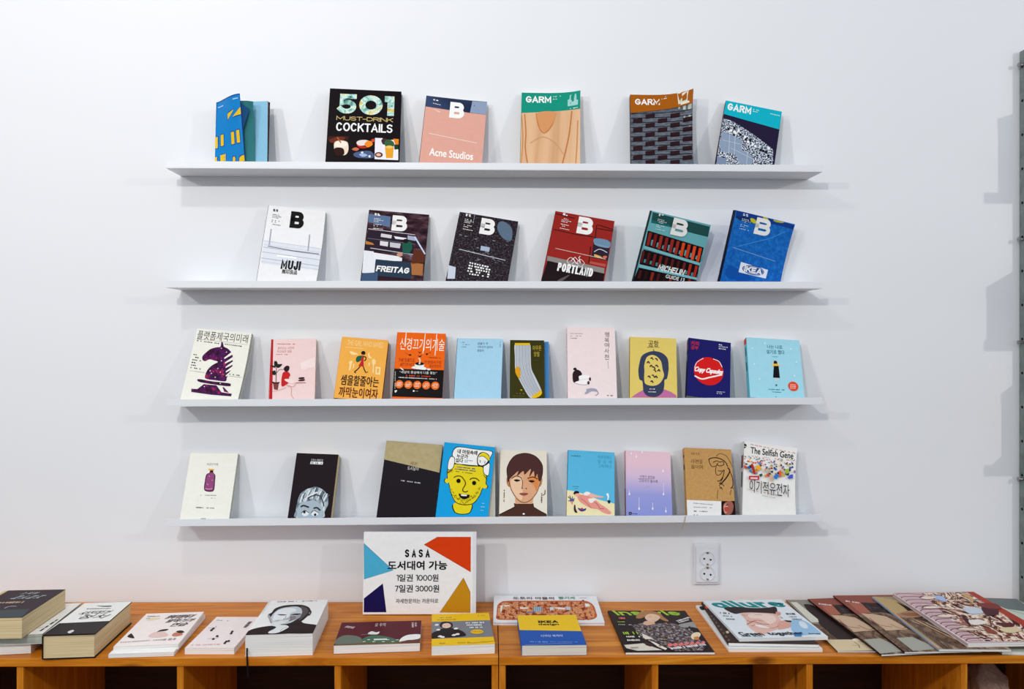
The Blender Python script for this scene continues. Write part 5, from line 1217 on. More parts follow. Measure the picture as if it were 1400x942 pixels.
('L','f','#0c0a0c',(1.24,125.93,137.25,127.78,134.41)),
('L','f','#0c0a0c',(1.24,26.51,140.36,27.58,144.26)),
('L','f','#0c0a0c',(1.24,127.39,135.63,129.23,132.79)),
('L','f','#0c0a0c',(1.24,28.16,141.54,29.23,145.44)),
('L','f','#0c0a0c',(1.24,128.84,134.01,130.68,131.18)),
('L','f','#0c0a0c',(1.24,29.82,142.72,30.89,146.62)),
('L','f','#0c0a0c',(1.24,130.3,132.4,132.14,129.56)),
('L','f','#0c0a0c',(1.24,31.47,143.9,32.54,147.8)),
('L','f','#0c0a0c',(1.24,131.75,130.78,133.59,127.95)),
('D','s','#c8e8f8',(123.3,61.76,135.42,62.23,2.01,3.0,1210.0)),
('D','s','#c8e8f8',(124.39,51.96,136.49,52.44,2.01,3.0,1217.0)),
('D','s','#c8e8f8',(125.47,42.19,137.56,42.67,2.01,3.0,1224.0)),
]},
{'n': 'book', 'label': 'cream book with a brown-haired turtleneck portrait drawn in flat colours', 'cat': 'book', 'M': ((0.99971, 0.02296, -0.00721, 0.02104), (-0.01564, 0.3925, -0.91962, -0.09639), (-0.01828, 0.91947, 0.39274, 1.00617), (0.0, 0.0, 0.0, 1.0)), 'w': 0.1358, 'h': 0.1983, 't': 0.018, 'cov': '#ece4d4', 'g': 'books on the lowest shelf', 'spine': '#c0a890', 'page': 'pagesgrey', 'sp': [(0.72, 0.97, 0.3, 0.7, '#3c2420')],'art':[
('P','p','#4c2c24',(-0.01,7.07,1.79,13.52,26.44,26.4,43.6,34.26,41.57,44.55,97.31,45.38,99.23,33.18,118.37,22.05,134.42,15.45,135.14,9.03)),
('K','p','#0c0a0c',(1.99,0.67,11.99,24.56,23.71,43.6,34.26)),
('K','p','#0c0a0c',(1.99,97.69,34.68,118.38,22.81,134.41,14.7)),
('P','f','#e0a880',(44.5,59.18,97.31,59.97,94.62,43.81,46.2,43.09)),
('S','f','#c08058',(20.21,115.2,24.46,117.23,30.2,93.83,25.58,91.81,20.79,101.49)),
('S','f','#c08058',(116.79,116.69,122.64,116.78,121.01,101.07,114.77,93.17)),
('S','f','#0c0a0c',(27.13,121.21,36.61,145.08,67.88,153.53,107.1,146.19,117.97,118.68,114.77,95.12,105.04,71.67,87.68,52.14,70.39,46.13,53.03,53.54,37.4,74.51,29.43,93.82)),
('S','f','#e0a880',(28.71,120.4,37.86,143.44,68.03,151.58,105.86,144.5,116.35,117.96,113.28,95.23,103.89,72.6,87.14,53.74,70.45,47.94,53.69,55.1,38.6,75.35,30.92,93.98)),
('S','f','#f0c8a4',(35.02,113.46,64.16,121.78,66.31,86.59,64.56,55.64,49.09,63.1,35.33,86.12)),
('S','f','#e08c4c',(79.77,116.12,112.91,122.54,106.98,79.44,99.25,94.88)),
('S','p','#0c0a0c',(21.79,120.1,20.24,144.75,31.23,169.82,47.29,184.7,75.7,190.61,104.16,181.43,122.34,158.78,124.24,134.01,119.33,113.43,112.89,109.25,108.93,129.66,102.08,119.3,98.07,137.72,86.01,121.1,90.0,143.78,71.93,127.03,67.86,137.24,49.86,122.58,53.76,137.02,37.82,122.4,27.91,112.02,24.02,103.81)),
('S','p','#4c2c2a',(23.24,121.15,21.74,144.85,32.42,168.95,48.01,183.26,75.59,188.95,103.21,180.12,120.86,158.36,122.72,134.54,117.95,114.75,111.71,110.72,107.85,130.35,101.2,120.39,97.3,138.1,85.6,122.11,89.47,143.93,71.93,127.82,67.97,137.64,50.5,123.54,54.29,137.43,38.8,123.36,29.18,113.37,25.39,105.47)),
('K','f','#0c0a0c',(2.38,34.99,115.43,48.56,122.33,64.19,117.06)),
('K','f','#0c0a0c',(2.38,79.77,116.12,95.35,120.3,108.99,114.61)),
('S','f','#1c1418',(40.89,110.42,49.42,112.9,59.56,109.92,49.48,105.85)),
('S','f','#1c1418',(82.91,108.71,92.24,111.21,101.2,108.21,92.25,104.15)),
('K','f','#0c0a0c',(1.59,62.25,115.85,66.2,106.1,64.37,86.56)),
('E','f','#3c1c18',(65.14,87.35,1.99,1.56,0.0)),
('E','f','#3c1c18',(76.77,86.75,1.99,1.56,0.0)),
('S','f','#b0645c',(57.51,71.72,70.24,75.01,81.85,72.09,70.29,65.35)),
('K','f','#0c0a0c',(1.59,56.74,71.71,70.27,70.37,82.24,72.1)),
('D','s','#2c2020',(14.1,81.91,13.87,47.2,2.73,10.0,1167.0)),
('K','s','#3c2c2c',(1.99,130.23,83.68,129.39,72.03,123.19,68.08)),
('D','s','#2c2020',(120.89,73.84,120.0,44.95,3.51,6.0,1457.0)),
('E','p','#f2f2f0',(69.78,14.89,3.18,2.34,0.0)),
]},
{'n': 'book', 'label': 'blue and sand book with a sunbather lying on a beach', 'cat': 'book', 'M': ((0.99791, 0.0646, -0.00332, 0.21151), (-0.02865, 0.39541, -0.91806, -0.09463), (-0.05799, 0.91623, 0.39643, 1.01162), (0.0, 0.0, 0.0, 1.0)), 'w': 0.1357, 'h': 0.1925, 't': 0.018, 'cov': '#5cbce4', 'g': 'books on the lowest shelf', 'spine': '#2c8cb0', 'page': 'pagesgrey', 'sp': [(0, 0.38, 0, 1, '#d8a04c'), (0.89, 0.93, 0.2, 0.7, '#e04020'), (0.62, 0.86, 0.35, 0.65, '#1c4c68')],'art':[
('P','b','#f4e8b8',(-2.18,74.44,18.76,72.65,51.7,65.57,93.53,51.59,135.73,43.64,136.27,9.55,-1.01,1.73)),
('D','s','#1c3c4c',(9.38,175.3,37.97,175.74,2.72,7.0,293.0)),
('T', 't', '#2c94b8', ('하와이하다', 106.724, 176.045, 39.843, 10.879, 0.0, 0.0, 0.0)),
('T', 't', '#2c94b8', ('일  상  에', 106.774, 163.02, 39.843, 10.275, 0.0, 0.0, 0.0)),
('T', 't', '#2c94b8', ('그치하나', 106.824, 150.057, 39.843, 10.275, 0.0, 0.0, 0.0)),
('D','s','#2c5c74',(15.5,85.97,35.24,86.51,2.12,6.0,335.0)),
('D','s','#2c5c74',(21.01,79.68,32.07,80.01,1.81,4.0,360.0)),
('S','p','#ec9c90',(29.43,60.71,39.81,63.39,57.7,62.33,75.65,55.03,93.59,41.22,111.43,30.43,125.65,18.9,121.82,12.82,105.57,15.41,87.78,24.67,70.01,26.59,49.16,35.72,34.14,46.7)),
('S','p','#f4b8a8',(45.74,65.23,66.56,69.42,84.5,64.47,105.38,61.2,102.41,58.94,78.6,58.17)),
('S','p','#f8f0e8',(48.67,68.98,57.56,73.39,66.57,68.82,57.7,62.33,48.76,63.01)),
('S','p','#f8f0e8',(61.4,52.72,75.65,55.03,81.64,50.91,69.85,41.34,63.28,44.81)),
('S','p','#241418',(18.29,66.63,23.24,72.9,32.19,72.82,34.37,67.56,26.38,64.71,21.36,62.33)),
('S','p','#f4b0a0',(22.52,63.89,30.81,66.76,37.4,64.75,30.97,57.81,23.5,59.47)),
('K','p','#9c3c34',(1.23,75.72,47.6,87.68,37.93,93.68,27.95,105.52,27.15)),
('K','p','#b04c40',(1.23,39.98,52.98,55.0,41.97,70.01,26.59)),
('S','p','#f8fcfc',(111.91,69.04,117.27,71.74,119.67,63.51,117.31,52.96,114.93,52.82,115.5,61.78)),
('S','p','#1c2c4c',(115.83,51.39,123.85,51.26,121.78,43.43,117.33,44.06)),
('L','p','#2c2c3c',(1.84,2.75,55.3,13.31,48.47)),
('L','p','#2c2c3c',(1.84,16.11,56.96,15.09,48.57)),
('L','p','#2c2c3c',(1.84,22.16,51.95,15.72,47.12)),
('L','p','#2c2c3c',(1.84,3.92,43.48,13.37,45.51)),
('L','p','#2c2c3c',(1.84,7.12,59.42,12.72,48.44)),
('S','p','#5c5c9c',(8.83,49.7,19.22,50.3,19.93,44.4,13.5,39.59,9.87,42.93)),
('P','p','#e89484',(11.64,43.04,17.58,43.38,16.57,34.44,13.6,34.86)),
('S','p','#3c2430',(21.06,32.63,24.02,32.8,25.69,22.59,30.31,12.58,24.41,12.24,20.43,19.35)),
('S','p','#3c3c8c',(32.14,25.9,43.44,22.13,54.63,25.71,52.35,19.7,42.06,16.18,34.61,20.16)),
('S','p','#c83c3c',(38.96,24.82,44.86,26.04,46.4,22.3,40.5,21.08)),
]},
{'n': 'book', 'label': 'book fading from pink above to violet below with falling droplets', 'cat': 'book', 'M': ((0.99789, 0.06056, -0.02335, 0.37984), (-0.04516, 0.38953, -0.9199, -0.09249), (-0.04662, 0.91902, 0.39145, 1.00939), (0.0, 0.0, 0.0, 1.0)), 'w': 0.1313, 'h': 0.1921, 't': 0.017, 'cov': 'dusk', 'g': 'books on the lowest shelf', 'spine': '#b88490', 'page': 'pageswhite', 'sp': [(0, 0.42, 0, 1, '#6c3c54'), (0.5, 0.7, 0.35, 0.65, '#2c1c28')],'art':[
('T', 't', '#4c2c3c', ('언젠가 밤하늘', 62.91, 116.423, 43.323, 7.866, -0.003, 0.0, 0.0)),
('T', 't', '#4c2c3c', ('고양이가 될수록', 65.65, 104.404, 54.463, 9.076, 0.0, 0.0, 0.0)),
('L','s','#6c4c5c',(0.93,35.74,109.6,82.32,111.3)),
('D','s','#c87890',(57.82,88.6,70.39,88.61,1.51,5.0,1021.0)),
('L','p','#e8dcf0',(1.55,31.84,186.45,31.64,173.97)),
('S','p','#f4eef8',(29.21,173.85,31.73,179.58,34.08,174.09,31.58,170.24)),
('L','p','#e8dcf0',(1.55,108.81,144.4,108.54,135.18)),
('S','p','#f4eef8',(106.13,135.06,108.7,140.71,110.95,135.3,108.43,131.5)),
('L','p','#e8dcf0',(1.55,10.69,75.73,10.54,63.74)),
('S','p','#f4eef8',(8.16,63.62,10.61,69.13,12.93,63.85,10.5,60.15)),
('L','p','#e8dcf0',(1.55,38.12,56.14,37.56,23.53)),
('S','p','#f4eef8',(35.19,23.41,37.65,28.84,39.92,23.64,37.5,19.99)),
('L','p','#e8dcf0',(1.55,76.46,43.18,76.03,25.43)),
('S','p','#f4eef8',(73.66,25.31,76.16,30.74,78.39,25.54,75.94,21.89)),
('L','p','#e8dcf0',(1.55,109.04,101.71,108.05,68.56)),
('S','p','#f4eef8',(105.67,68.44,108.21,73.96,110.44,68.68,107.94,64.97)),
('L','p','#e8dcf0',(1.55,113.45,31.7,113.09,19.91)),
('S','p','#f4eef8',(110.72,19.79,113.25,25.21,115.45,20.02,112.98,16.38)),
('L','p','#e8dcf0',(1.55,49.77,200.49,49.53,187.95)),
('S','p','#f4eef8',(47.09,187.83,49.64,193.59,51.97,188.07,49.46,184.2)),
('L','p','#e8dcf0',(1.55,17.57,213.06,17.16,181.66)),
('S','p','#f4eef8',(14.72,181.54,17.23,187.29,19.59,181.78,17.11,177.92)),
('P','l','#0c0c14',(8.45,13.27,15.54,13.62,16.68,10.15,14.85,5.96,8.36,5.64)),
('E','l','#a8a4dc',(11.95,9.63,1.55,1.51,0.0)),
('D','s','#1c1c34',(17.84,8.74,32.0,9.15,2.42,6.0,1038.0)),
]},
{'n': 'book', 'label': 'kraft-brown book with a sketched hatted figure and white paper band', 'cat': 'book', 'M': ((0.99881, 0.04725, -0.01233, 0.55401), (-0.02835, 0.35566, -0.93419, -0.09461), (-0.03975, 0.93342, 0.35658, 1.00999), (0.0, 0.0, 0.0, 1.0)), 'w': 0.137, 'h': 0.1967, 't': 0.024, 'cov': 'kraft', 'g': 'books on the lowest shelf', 'spine': 'kraft', 'page': 'pagesbrown', 'sp': [(0.86, 0.9, 0.2, 0.8, '#5c3c1c'), (0.68, 0.76, 0.2, 0.8, '#5c3c1c')],'art':[
('T', 't', '#5c3414', ('최종 의 밤', 31.555, 180.219, 24.395, 7.365, 0.0, 0.0, 0.0)),
('T', 't', '#5c3414', ('라면을', 35.117, 157.062, 33.883, 12.721, 0.0, 0.0, 0.0)),
('T', 't', '#5c3414', ('끓이며', 34.311, 141.37, 33.883, 12.052, 0.0, 0.0, 0.0)),
('K','p','#2c1c14',(1.36,91.59,174.01,102.32,183.02,119.01,178.53,128.41,166.9,135.74,150.13,138.31,138.34)),
('K','p','#2c1c14',(2.71,69.01,164.55,77.74,169.0,91.38,170.57,104.75,167.68,117.74,158.96,123.66,146.25)),
('K','p','#2c1c14',(2.03,70.03,164.59,71.82,154.42,77.99,144.45,89.93,146.62,95.57,156.04)),
('K','p','#2c1c14',(2.03,82.08,156.53,92.52,161.38,100.78,158.29,111.04,160.06,112.15,150.9,100.08,147.02,93.53,150.16)),
('K','p','#2c1c14',(1.69,90.51,144.94,87.32,131.25,91.66,119.61,101.98,123.38,107.57,132.05)),
('K','p','#2c1c14',(1.69,94.18,133.22,100.82,131.78,105.99,133.68)),
('K','p','#2c1c14',(2.03,105.67,128.59,112.85,135.64,108.29,116.89,99.14,104.77,90.63,102.76)),
('K','p','#2c1c14',(3.39,123.44,142.84,128.84,132.89,118.17,113.91,107.32,101.74,100.08,93.09)),
('K','p','#2c1c14',(2.03,129.4,131.22,133.66,119.57,135.88,102.86,133.95,89.41,127.8,82.5)),
('K','p','#2c1c14',(1.69,129.7,85.91,137.85,82.9,144.78,86.5)),
('K','p','#2c1c14',(1.69,95.36,97.92,103.54,94.9,109.82,88.47)),
('K','p','#2c1c14',(1.02,90.78,77.74,87.48,51.13)),
('K','p','#2c1c14',(1.69,96.0,81.26,101.23,84.8,104.16,78.26)),
('K','p','#2c1c14',(1.36,108.07,113.52,96.62,91.29,102.69,81.53)),
('K','p','#2c1c14',(1.02,129.25,79.23,124.9,64.14)),
('P','o','#f0efee',(0.0,0.0,137.0,0.0,137.0,45.25,0.0,45.25)),
('D','s','#8c8c8c',(18.67,36.96,83.12,33.88,3.01,17.0,308.0)),
('D','s','#8c8c8c',(19.1,25.52,72.72,25.96,3.01,14.0,318.0)),
('D','s','#5c5c5c',(19.21,14.43,58.84,14.66,3.68,10.0,327.0)),
('D','s','#0c0a0c',(18.03,3.99,30.54,3.82,3.01,3.0,332.0)),
('P','f','#1c0c10',(98.77,45.65,147.03,47.52,144.08,5.92,96.15,4.08)),
('S','f','#a06050',(102.88,32.03,111.93,43.86,127.01,46.08,132.76,33.18,126.45,13.36,114.52,7.7,104.93,12.53)),
('S','f','#d8a090',(104.33,28.81,109.94,38.85,116.16,32.54,113.42,16.11,106.59,12.6)),
('S','f','#c04c40',(105.88,27.24,115.94,29.26,116.62,19.49,108.46,15.92)),
('K','f','#1c0c10',(2.37,109.62,33.93,118.08,36.55)),
]},
{'n': 'book', 'label': 'white book with a colourful flock of tiny figures, rightmost on the lowest shelf', 'cat': 'book', 'M': ((0.99023, 0.13835, 0.01718, 0.70974), (-0.02766, 0.31575, -0.94844, -0.09464), (-0.13664, 0.9387, 0.31649, 1.00422), (0.0, 0.0, 0.0, 1.0)), 'w': 0.1569, 'h': 0.2219, 't': 0.024, 'cov': '#f3f2ee', 'g': 'books on the lowest shelf', 'spine': '#dcdcdc', 'page': 'pageswhite', 'bend': (0, 1, 0, 6), 'sp': [(0.4, 0.6, 0.3, 0.7, '#5c5c5c'), (0.65, 0.82, 0.1, 0.9, '#8c5c64')], 'foot': 0.1456,'art':[
('T', 't', '#101014', ('The Selfish Gene', 83.568, 197.398, 127.352, 18.578, 0.02, 0.0, 0.0)),
('S','s','#1c1c1c',(-10.96,209.52,-3.21,214.58,6.09,211.88,7.03,206.7,2.47,200.76,-8.01,199.31)),
('D','s','#f2f2f0',(-9.25,205.24,5.99,206.29,2.06,4.0,80.0)),
('D','s','#c8303c',(19.2,214.22,155.03,205.93,1.81,11.0,196.0)),
('P','p','#d85040',(30.8,158.11,27.67,159.16,25.74,161.06,29.84,163.93,32.3,161.08)),
('P','p','#d85040',(93.22,180.26,91.95,181.43,93.64,183.11,95.42,182.32,94.66,180.6)),
('P','p','#1c1c24',(103.89,137.9,101.51,141.78,107.58,146.68,110.73,142.58,109.73,137.29)),
('P','p','#2c64b8',(92.1,173.48,89.82,174.1,90.37,176.38,93.82,176.89,94.79,174.71)),
('P','p','#9c80a8',(125.11,139.3,127.6,146.05,133.65,145.61,133.79,140.79,130.72,139.26)),
('P','p','#d8b8a0',(58.02,178.62,56.17,178.5,55.75,180.13,56.8,181.46,58.87,180.43)),
('P','p','#e8b03c',(40.12,180.6,38.98,181.24,39.97,182.13,41.83,182.23,41.92,180.82)),
('P','p','#d85040',(64.13,158.62,61.88,161.03,64.64,163.4,68.49,162.49,67.19,159.13)),
('P','p','#f0c060',(79.54,184.2,77.9,183.93,78.41,185.42,79.6,185.93,80.24,184.84)),
('P','p','#e8b03c',(-7.23,178.99,-7.74,179.95,-6.54,180.89,-5.31,180.41,-5.39,179.35)),
('P','p','#e8b03c',(115.28,185.37,114.46,185.98,115.06,186.98,116.47,187.22,116.28,185.95)),
('P','p','#9c80a8',(123.98,170.4,123.34,173.22,126.76,173.33,127.5,171.5,126.05,169.05)),
('P','p','#1c1c24',(18.33,172.18,18.49,174.19,20.47,175.77,21.68,173.94,20.67,172.4)),
('P','p','#d85040',(141.88,184.77,140.24,183.37,137.73,183.34,138.73,185.46,140.45,185.97)),
('P','p','#3c8cc8',(38.41,169.84,36.51,168.72,35.76,171.06,36.81,173.31,39.83,172.45)),
('P','p','#9c80a8',(-3.92,152.71,-8.02,150.97,-12.78,153.3,-8.23,156.63,-2.85,156.82)),
('P','p','#702858',(47.21,176.52,45.15,176.84,46.15,178.99,47.99,178.78,49.34,177.49)),
('P','p','#d85040',(35.12,158.33,32.59,160.02,32.48,162.04,34.96,164.32,38.12,161.51)),
('P','p','#2c64b8',(42.79,170.76,40.2,171.1,39.88,172.6,42.04,174.3,43.5,172.65)),
('P','p','#702858',(49.08,153.04,47.86,156.64,51.91,158.62,55.29,156.46,52.89,153.55)),
('P','p','#9c80a8',(81.34,150.12,78.06,146.03,74.34,148.45,74.9,152.0,79.84,152.37)),
('P','p','#e08c28',(94.28,135.1,93.77,139.74,99.72,141.5,101.95,139.49,99.57,136.61)),
('P','p','#d85040',(135.31,183.5,133.58,181.8,131.21,182.16,131.89,184.36,133.59,184.83)),
('P','p','#1c1c24',(104.97,183.04,105.03,184.16,106.47,184.8,107.33,184.1,107.04,182.66)),
('P','p','#d85040',(51.21,167.1,48.29,165.88,47.94,169.0,50.4,170.43,53.02,168.82)),
('P','p','#3c8cc8',(66.82,152.19,66.21,155.94,71.19,156.02,73.33,153.28,69.42,151.18)),
('P','p','#e8b03c',(40.07,174.68,39.14,175.98,41.15,177.55,42.73,176.51,42.04,174.9)),
('P','p','#f0c060',(19.93,169.35,16.19,168.52,15.91,170.68,18.66,172.66,20.67,170.98)),
('P','p','#702858',(127.33,172.11,127.49,174.3,129.6,176.35,132.78,174.94,130.44,172.84)),
('P','p','#e8b03c',(16.76,149.86,17.29,153.16,22.78,155.49,23.84,151.81,22.17,149.35)),
('P','p','#8c2424',(88.21,152.58,85.84,150.02,81.32,149.6,82.31,154.08,85.88,154.65)),
('P','p','#f0c060',(6.3,140.42,6.38,146.45,12.78,146.28,14.81,142.27,9.63,139.81)),
('P','p','#30584c',(146.39,160.79,143.16,162.58,144.31,166.42,148.5,166.56,150.36,163.45)),
('P','p','#f0c060',(95.49,182.23,95.45,183.68,97.52,183.95,97.89,182.5,96.48,181.91)),
('P','p','#1c1c24',(111.21,162.27,110.19,165.02,113.08,166.74,115.41,165.02,114.37,162.46)),
('P','p','#f0c060',(81.49,143.19,76.21,142.89,76.04,146.67,79.92,147.62,81.97,145.77)),
('P','p','#30584c',(122.39,150.65,119.76,153.12,121.45,156.03,125.74,156.55,125.21,151.73)),
('P','p','#9c80a8',(144.19,174.59,141.04,175.93,143.46,178.97,146.21,178.47,147.0,176.62)),
('P','p','#e08c28',(97.9,163.41,94.96,164.39,96.31,167.24,99.78,167.26,101.62,164.53)),
('P','p','#3c8cc8',(122.26,160.64,119.42,157.65,114.64,159.0,116.2,162.78,120.36,163.9)),
('P','p','#2c64b8',(138.8,156.68,135.8,161.06,141.3,164.18,144.91,161.12,142.27,158.53)),
('P','p','#e8b03c',(15.11,161.62,13.36,163.82,16.47,166.62,19.2,164.62,19.04,161.87)),
('P','p','#2c64b8',(50.27,158.95,48.37,160.01,50.0,162.69,52.69,161.84,52.68,159.44)),
('P','p','#d8b8a0',(-4.2,178.69,-5.7,177.73,-6.91,178.65,-5.84,179.92,-4.45,179.51)),
('P','p','#702858',(25.76,179.14,24.4,179.9,24.94,181.39,26.23,181.68,26.97,180.21)),
('P','p','#c83c28',(29.11,173.21,29.64,175.24,31.63,176.1,31.98,174.45,31.22,173.28)),
('P','p','#e08c28',(-3.08,155.51,-3.05,160.12,2.11,161.38,1.69,157.14,-0.22,153.59)),
('P','p','#e8b03c',(42.85,139.65,38.42,135.01,35.22,138.83,36.0,144.21,41.95,144.5)),
('P','p','#c83c28',(56.24,175.5,56.27,177.23,57.92,178.33,59.2,176.86,58.08,175.03)),
('P','p','#e8b03c',(65.39,142.7,61.23,145.29,66.09,149.69,70.48,147.4,70.06,143.53)),
('P','p','#c83c28',(0.38,168.31,1.09,170.15,3.93,170.56,3.48,168.63,1.77,166.92)),
('P','p','#e08c28',(33.23,131.76,26.15,128.91,21.85,133.27,27.88,136.8,31.69,136.86)),
('P','p','#3c8cc8',(1.1,141.3,-6.55,138.66,-11.89,141.45,-6.4,147.16,0.96,145.08)),
('P','p','#3c8cc8',(61.13,180.33,61.49,182.06,62.95,182.81,63.41,181.42,62.8,180.69)),
('P','p','#f0c060',(108.68,168.72,107.39,170.37,109.29,172.29,111.29,171.29,111.13,168.61)),
('P','p','#30584c',(130.72,136.8,127.38,140.78,130.56,147.15,137.39,145.04,136.85,138.28)),
('P','p','#f0c060',(41.74,132.05,37.48,129.96,32.71,133.48,36.91,137.39,42.62,136.99)),
('P','p','#2c64b8',(113.14,176.96,111.43,175.99,109.02,176.42,110.05,179.04,113.19,178.59)),
('P','p','#c83c28',(41.12,162.49,37.62,163.53,39.63,166.84,43.48,166.19,43.18,163.7)),
('P','p','#c83c28',(11.83,160.79,9.57,161.38,10.31,165.24,14.54,165.21,13.68,161.88)),
('P','p','#8c2424',(62.82,171.54,60.74,170.0,57.87,170.41,59.33,172.17,61.55,173.29)),
('P','p','#30584c',(141.08,151.75,136.11,150.77,132.94,154.39,138.35,157.07,141.18,156.51)),
('P','p','#1c1c24',(135.88,169.25,134.39,171.96,137.08,173.67,139.38,173.31,140.17,170.71)),
('P','p','#c83c28',(45.63,162.57,45.84,165.66,48.34,166.97,51.12,165.3,48.88,162.77)),
('P','p','#2c64b8',(84.11,157.38,79.8,159.13,81.52,161.87,85.7,163.3,88.02,160.12)),
('P','p','#d8b8a0',(140.57,182.77,138.61,182.38,137.76,184.13,140.19,184.87,140.89,183.93)),
('P','p','#702858',(4.05,174.85,2.33,173.67,0.93,175.4,2.73,176.76,5.12,176.41)),
('P','p','#c83c28',(68.54,173.95,65.92,174.63,67.36,176.13,70.64,176.76,70.63,175.0)),
('P','p','#e08c28',(115.28,181.21,113.17,180.09,111.72,181.71,113.17,183.09,115.39,182.83)),
('P','p','#f0c060',(14.66,178.47,12.83,177.75,11.72,179.64,13.9,180.16,15.72,179.5)),
('P','p','#d8b8a0',(41.7,181.75,39.91,181.88,39.64,183.08,41.13,184.12,41.85,183.06)),
('P','p','#30584c',(125.8,182.32,127.21,183.67,128.67,184.32,129.31,182.19,127.76,182.01)),
('P','p','#e8b03c',(117.03,131.57,115.92,137.26,119.32,139.97,125.46,138.82,123.37,134.17)),
('P','p','#8c2424',(44.25,154.75,46.78,157.87,52.33,158.11,50.92,154.9,48.12,153.6)),
('P','p','#9c80a8',(38.36,127.88,30.84,128.42,33.18,134.64,40.18,135.01,42.23,131.84)),
('P','p','#d85040',(3.46,144.12,-2.17,143.95,-4.61,148.29,2.6,151.46,4.94,147.6)),
('P','p','#c83c28',(53.97,167.39,53.38,169.41,54.72,171.52,56.66,170.22,56.62,168.56)),
('P','p','#30584c',(78.38,128.44,72.05,131.54,75.97,137.58,81.01,137.92,82.83,132.65)),
('P','p','#1c1c24',(35.22,176.78,35.78,178.17,37.0,179.27,37.97,177.64,37.15,176.27)),
('P','p','#1c1c24',(93.39,150.13,88.92,152.54,90.02,156.24,95.14,156.15,94.94,154.01)),
('P','p','#3c8cc8',(138.16,149.47,131.68,149.8,131.86,153.07,136.65,154.92,141.95,154.06)),
('P','p','#d85040',(4.42,174.02,2.6,174.42,2.57,176.48,4.75,176.66,6.41,175.59)),
('P','p','#9c80a8',(88.88,170.09,88.43,172.47,91.2,173.95,92.93,172.55,92.28,171.04)),
('P','p','#1c1c24',(141.12,185.15,141.69,186.21,143.31,186.73,144.26,185.41,142.44,184.56)),
('P','p','#3c8cc8',(20.62,174.14,18.37,173.74,17.2,175.04,18.92,176.69,20.38,175.76)),
('P','p','#30584c',(21.17,146.17,15.75,146.84,17.14,151.54,21.31,152.76,23.94,149.96)),
('P','p','#d85040',(99.53,178.17,99.37,179.81,101.93,180.97,103.11,179.37,102.1,178.38)),
('P','p','#30584c',(128.32,167.88,125.67,169.18,126.72,171.43,129.85,172.24,131.2,169.67)),
('P','p','#f0c060',(129.99,166.76,132.81,169.08,136.7,170.21,136.33,166.78,133.29,165.75)),
('P','p','#d85040',(84.1,169.65,81.5,168.38,79.44,169.24,80.55,171.58,82.74,170.98)),
('P','p','#e08c28',(25.05,161.98,22.38,159.76,20.18,162.41,22.57,164.72,25.15,165.25)),
('P','p','#30584c',(144.86,169.8,142.37,171.25,142.09,173.68,145.24,175.73,147.75,172.92)),
('P','p','#30584c',(4.88,151.32,1.67,154.4,7.38,156.41,11.27,154.95,8.79,151.74)),
('P','p','#f0c060',(110.01,163.33,108.94,166.37,111.12,168.32,113.12,166.96,113.47,165.02)),
('P','p','#d85040',(67.81,128.01,70.38,133.48,75.68,136.54,77.16,130.98,74.73,126.1)),
('P','p','#1c1c24',(109.95,181.23,108.89,182.29,109.19,184.04,110.87,183.3,111.02,182.09)),
('P','p','#e08c28',(64.12,122.32,61.79,127.05,63.33,130.49,68.19,130.35,69.18,124.31)),
('P','p','#e8b03c',(118.76,171.67,118.71,174.02,121.21,175.88,122.7,173.67,121.31,172.25)),
('P','p','#f0c060',(82.94,158.94,81.51,160.19,82.68,163.03,85.62,162.59,86.36,159.3)),
('P','p','#2c64b8',(76.14,165.22,73.47,165.81,71.74,167.57,75.35,169.23,76.84,168.18)),
('P','p','#30584c',(56.11,127.01,50.46,121.78,45.53,126.69,48.28,130.03,55.21,132.8)),
('P','p','#e08c28',(0.85,154.99,-3.41,154.71,-5.48,156.94,-1.03,158.75,3.57,158.04)),
('P','p','#1c1c24',(109.23,162.29,109.44,165.66,111.89,168.09,113.21,165.02,112.91,161.81)),
('P','p','#f0c060',(107.14,159.67,104.28,160.52,102.69,162.93,106.97,164.24,108.77,162.54)),
('P','p','#702858',(147.72,172.43,144.92,170.57,142.51,172.69,145.2,174.47,147.44,174.5)),
('P','p','#3c8cc8',(135.49,165.42,131.2,163.93,131.21,167.69,134.38,168.7,136.39,167.29)),
('P','p','#2c64b8',(99.7,149.43,94.81,146.44,91.1,148.68,93.03,152.76,97.98,153.57)),
('P','p','#1c1c24',(131.8,151.24,129.83,154.55,135.2,157.8,141.15,155.43,138.57,150.41)),
('P','p','#702858',(12.36,175.22,12.28,177.16,14.22,177.07,16.17,176.37,14.19,174.27)),
('P','p','#d85040',(8.02,140.79,3.38,139.02,0.69,144.08,4.56,148.13,9.7,146.29)),
('P','p','#e08c28',(34.08,138.65,37.58,143.22,41.68,143.41,45.44,139.75,39.22,136.98)),
('P','p','#e8b03c',(58.35,182.36,58.14,183.37,60.4,183.81,60.85,182.85,59.46,181.88)),
('P','p','#1c1c24',(98.53,157.13,95.81,155.59,93.79,158.9,96.54,160.75,99.39,160.43)),
('P','p','#30584c',(44.81,171.85,42.15,172.45,43.58,174.26,46.07,174.94,46.33,173.18)),
('P','p','#30584c',(51.95,168.32,49.56,168.46,49.29,170.7,52.0,171.46,54.52,170.55)),
('P','p','#1c1c24',(21.56,144.33,16.68,142.27,13.64,147.06,19.19,149.9,22.17,148.74)),
('P','p','#c83c28',(106.34,146.72,109.51,150.03,116.01,150.26,113.95,145.81,110.6,144.02)),
('P','p','#d85040',(29.14,150.77,25.64,147.04,20.66,148.62,21.79,153.16,26.18,153.02)),
('P','p','#702858',(147.45,181.38,145.93,182.9,146.95,184.14,149.43,184.57,149.66,182.87)),
('P','p','#f0c060',(19.21,136.57,12.85,137.96,14.64,143.43,20.83,143.81,21.27,140.15)),
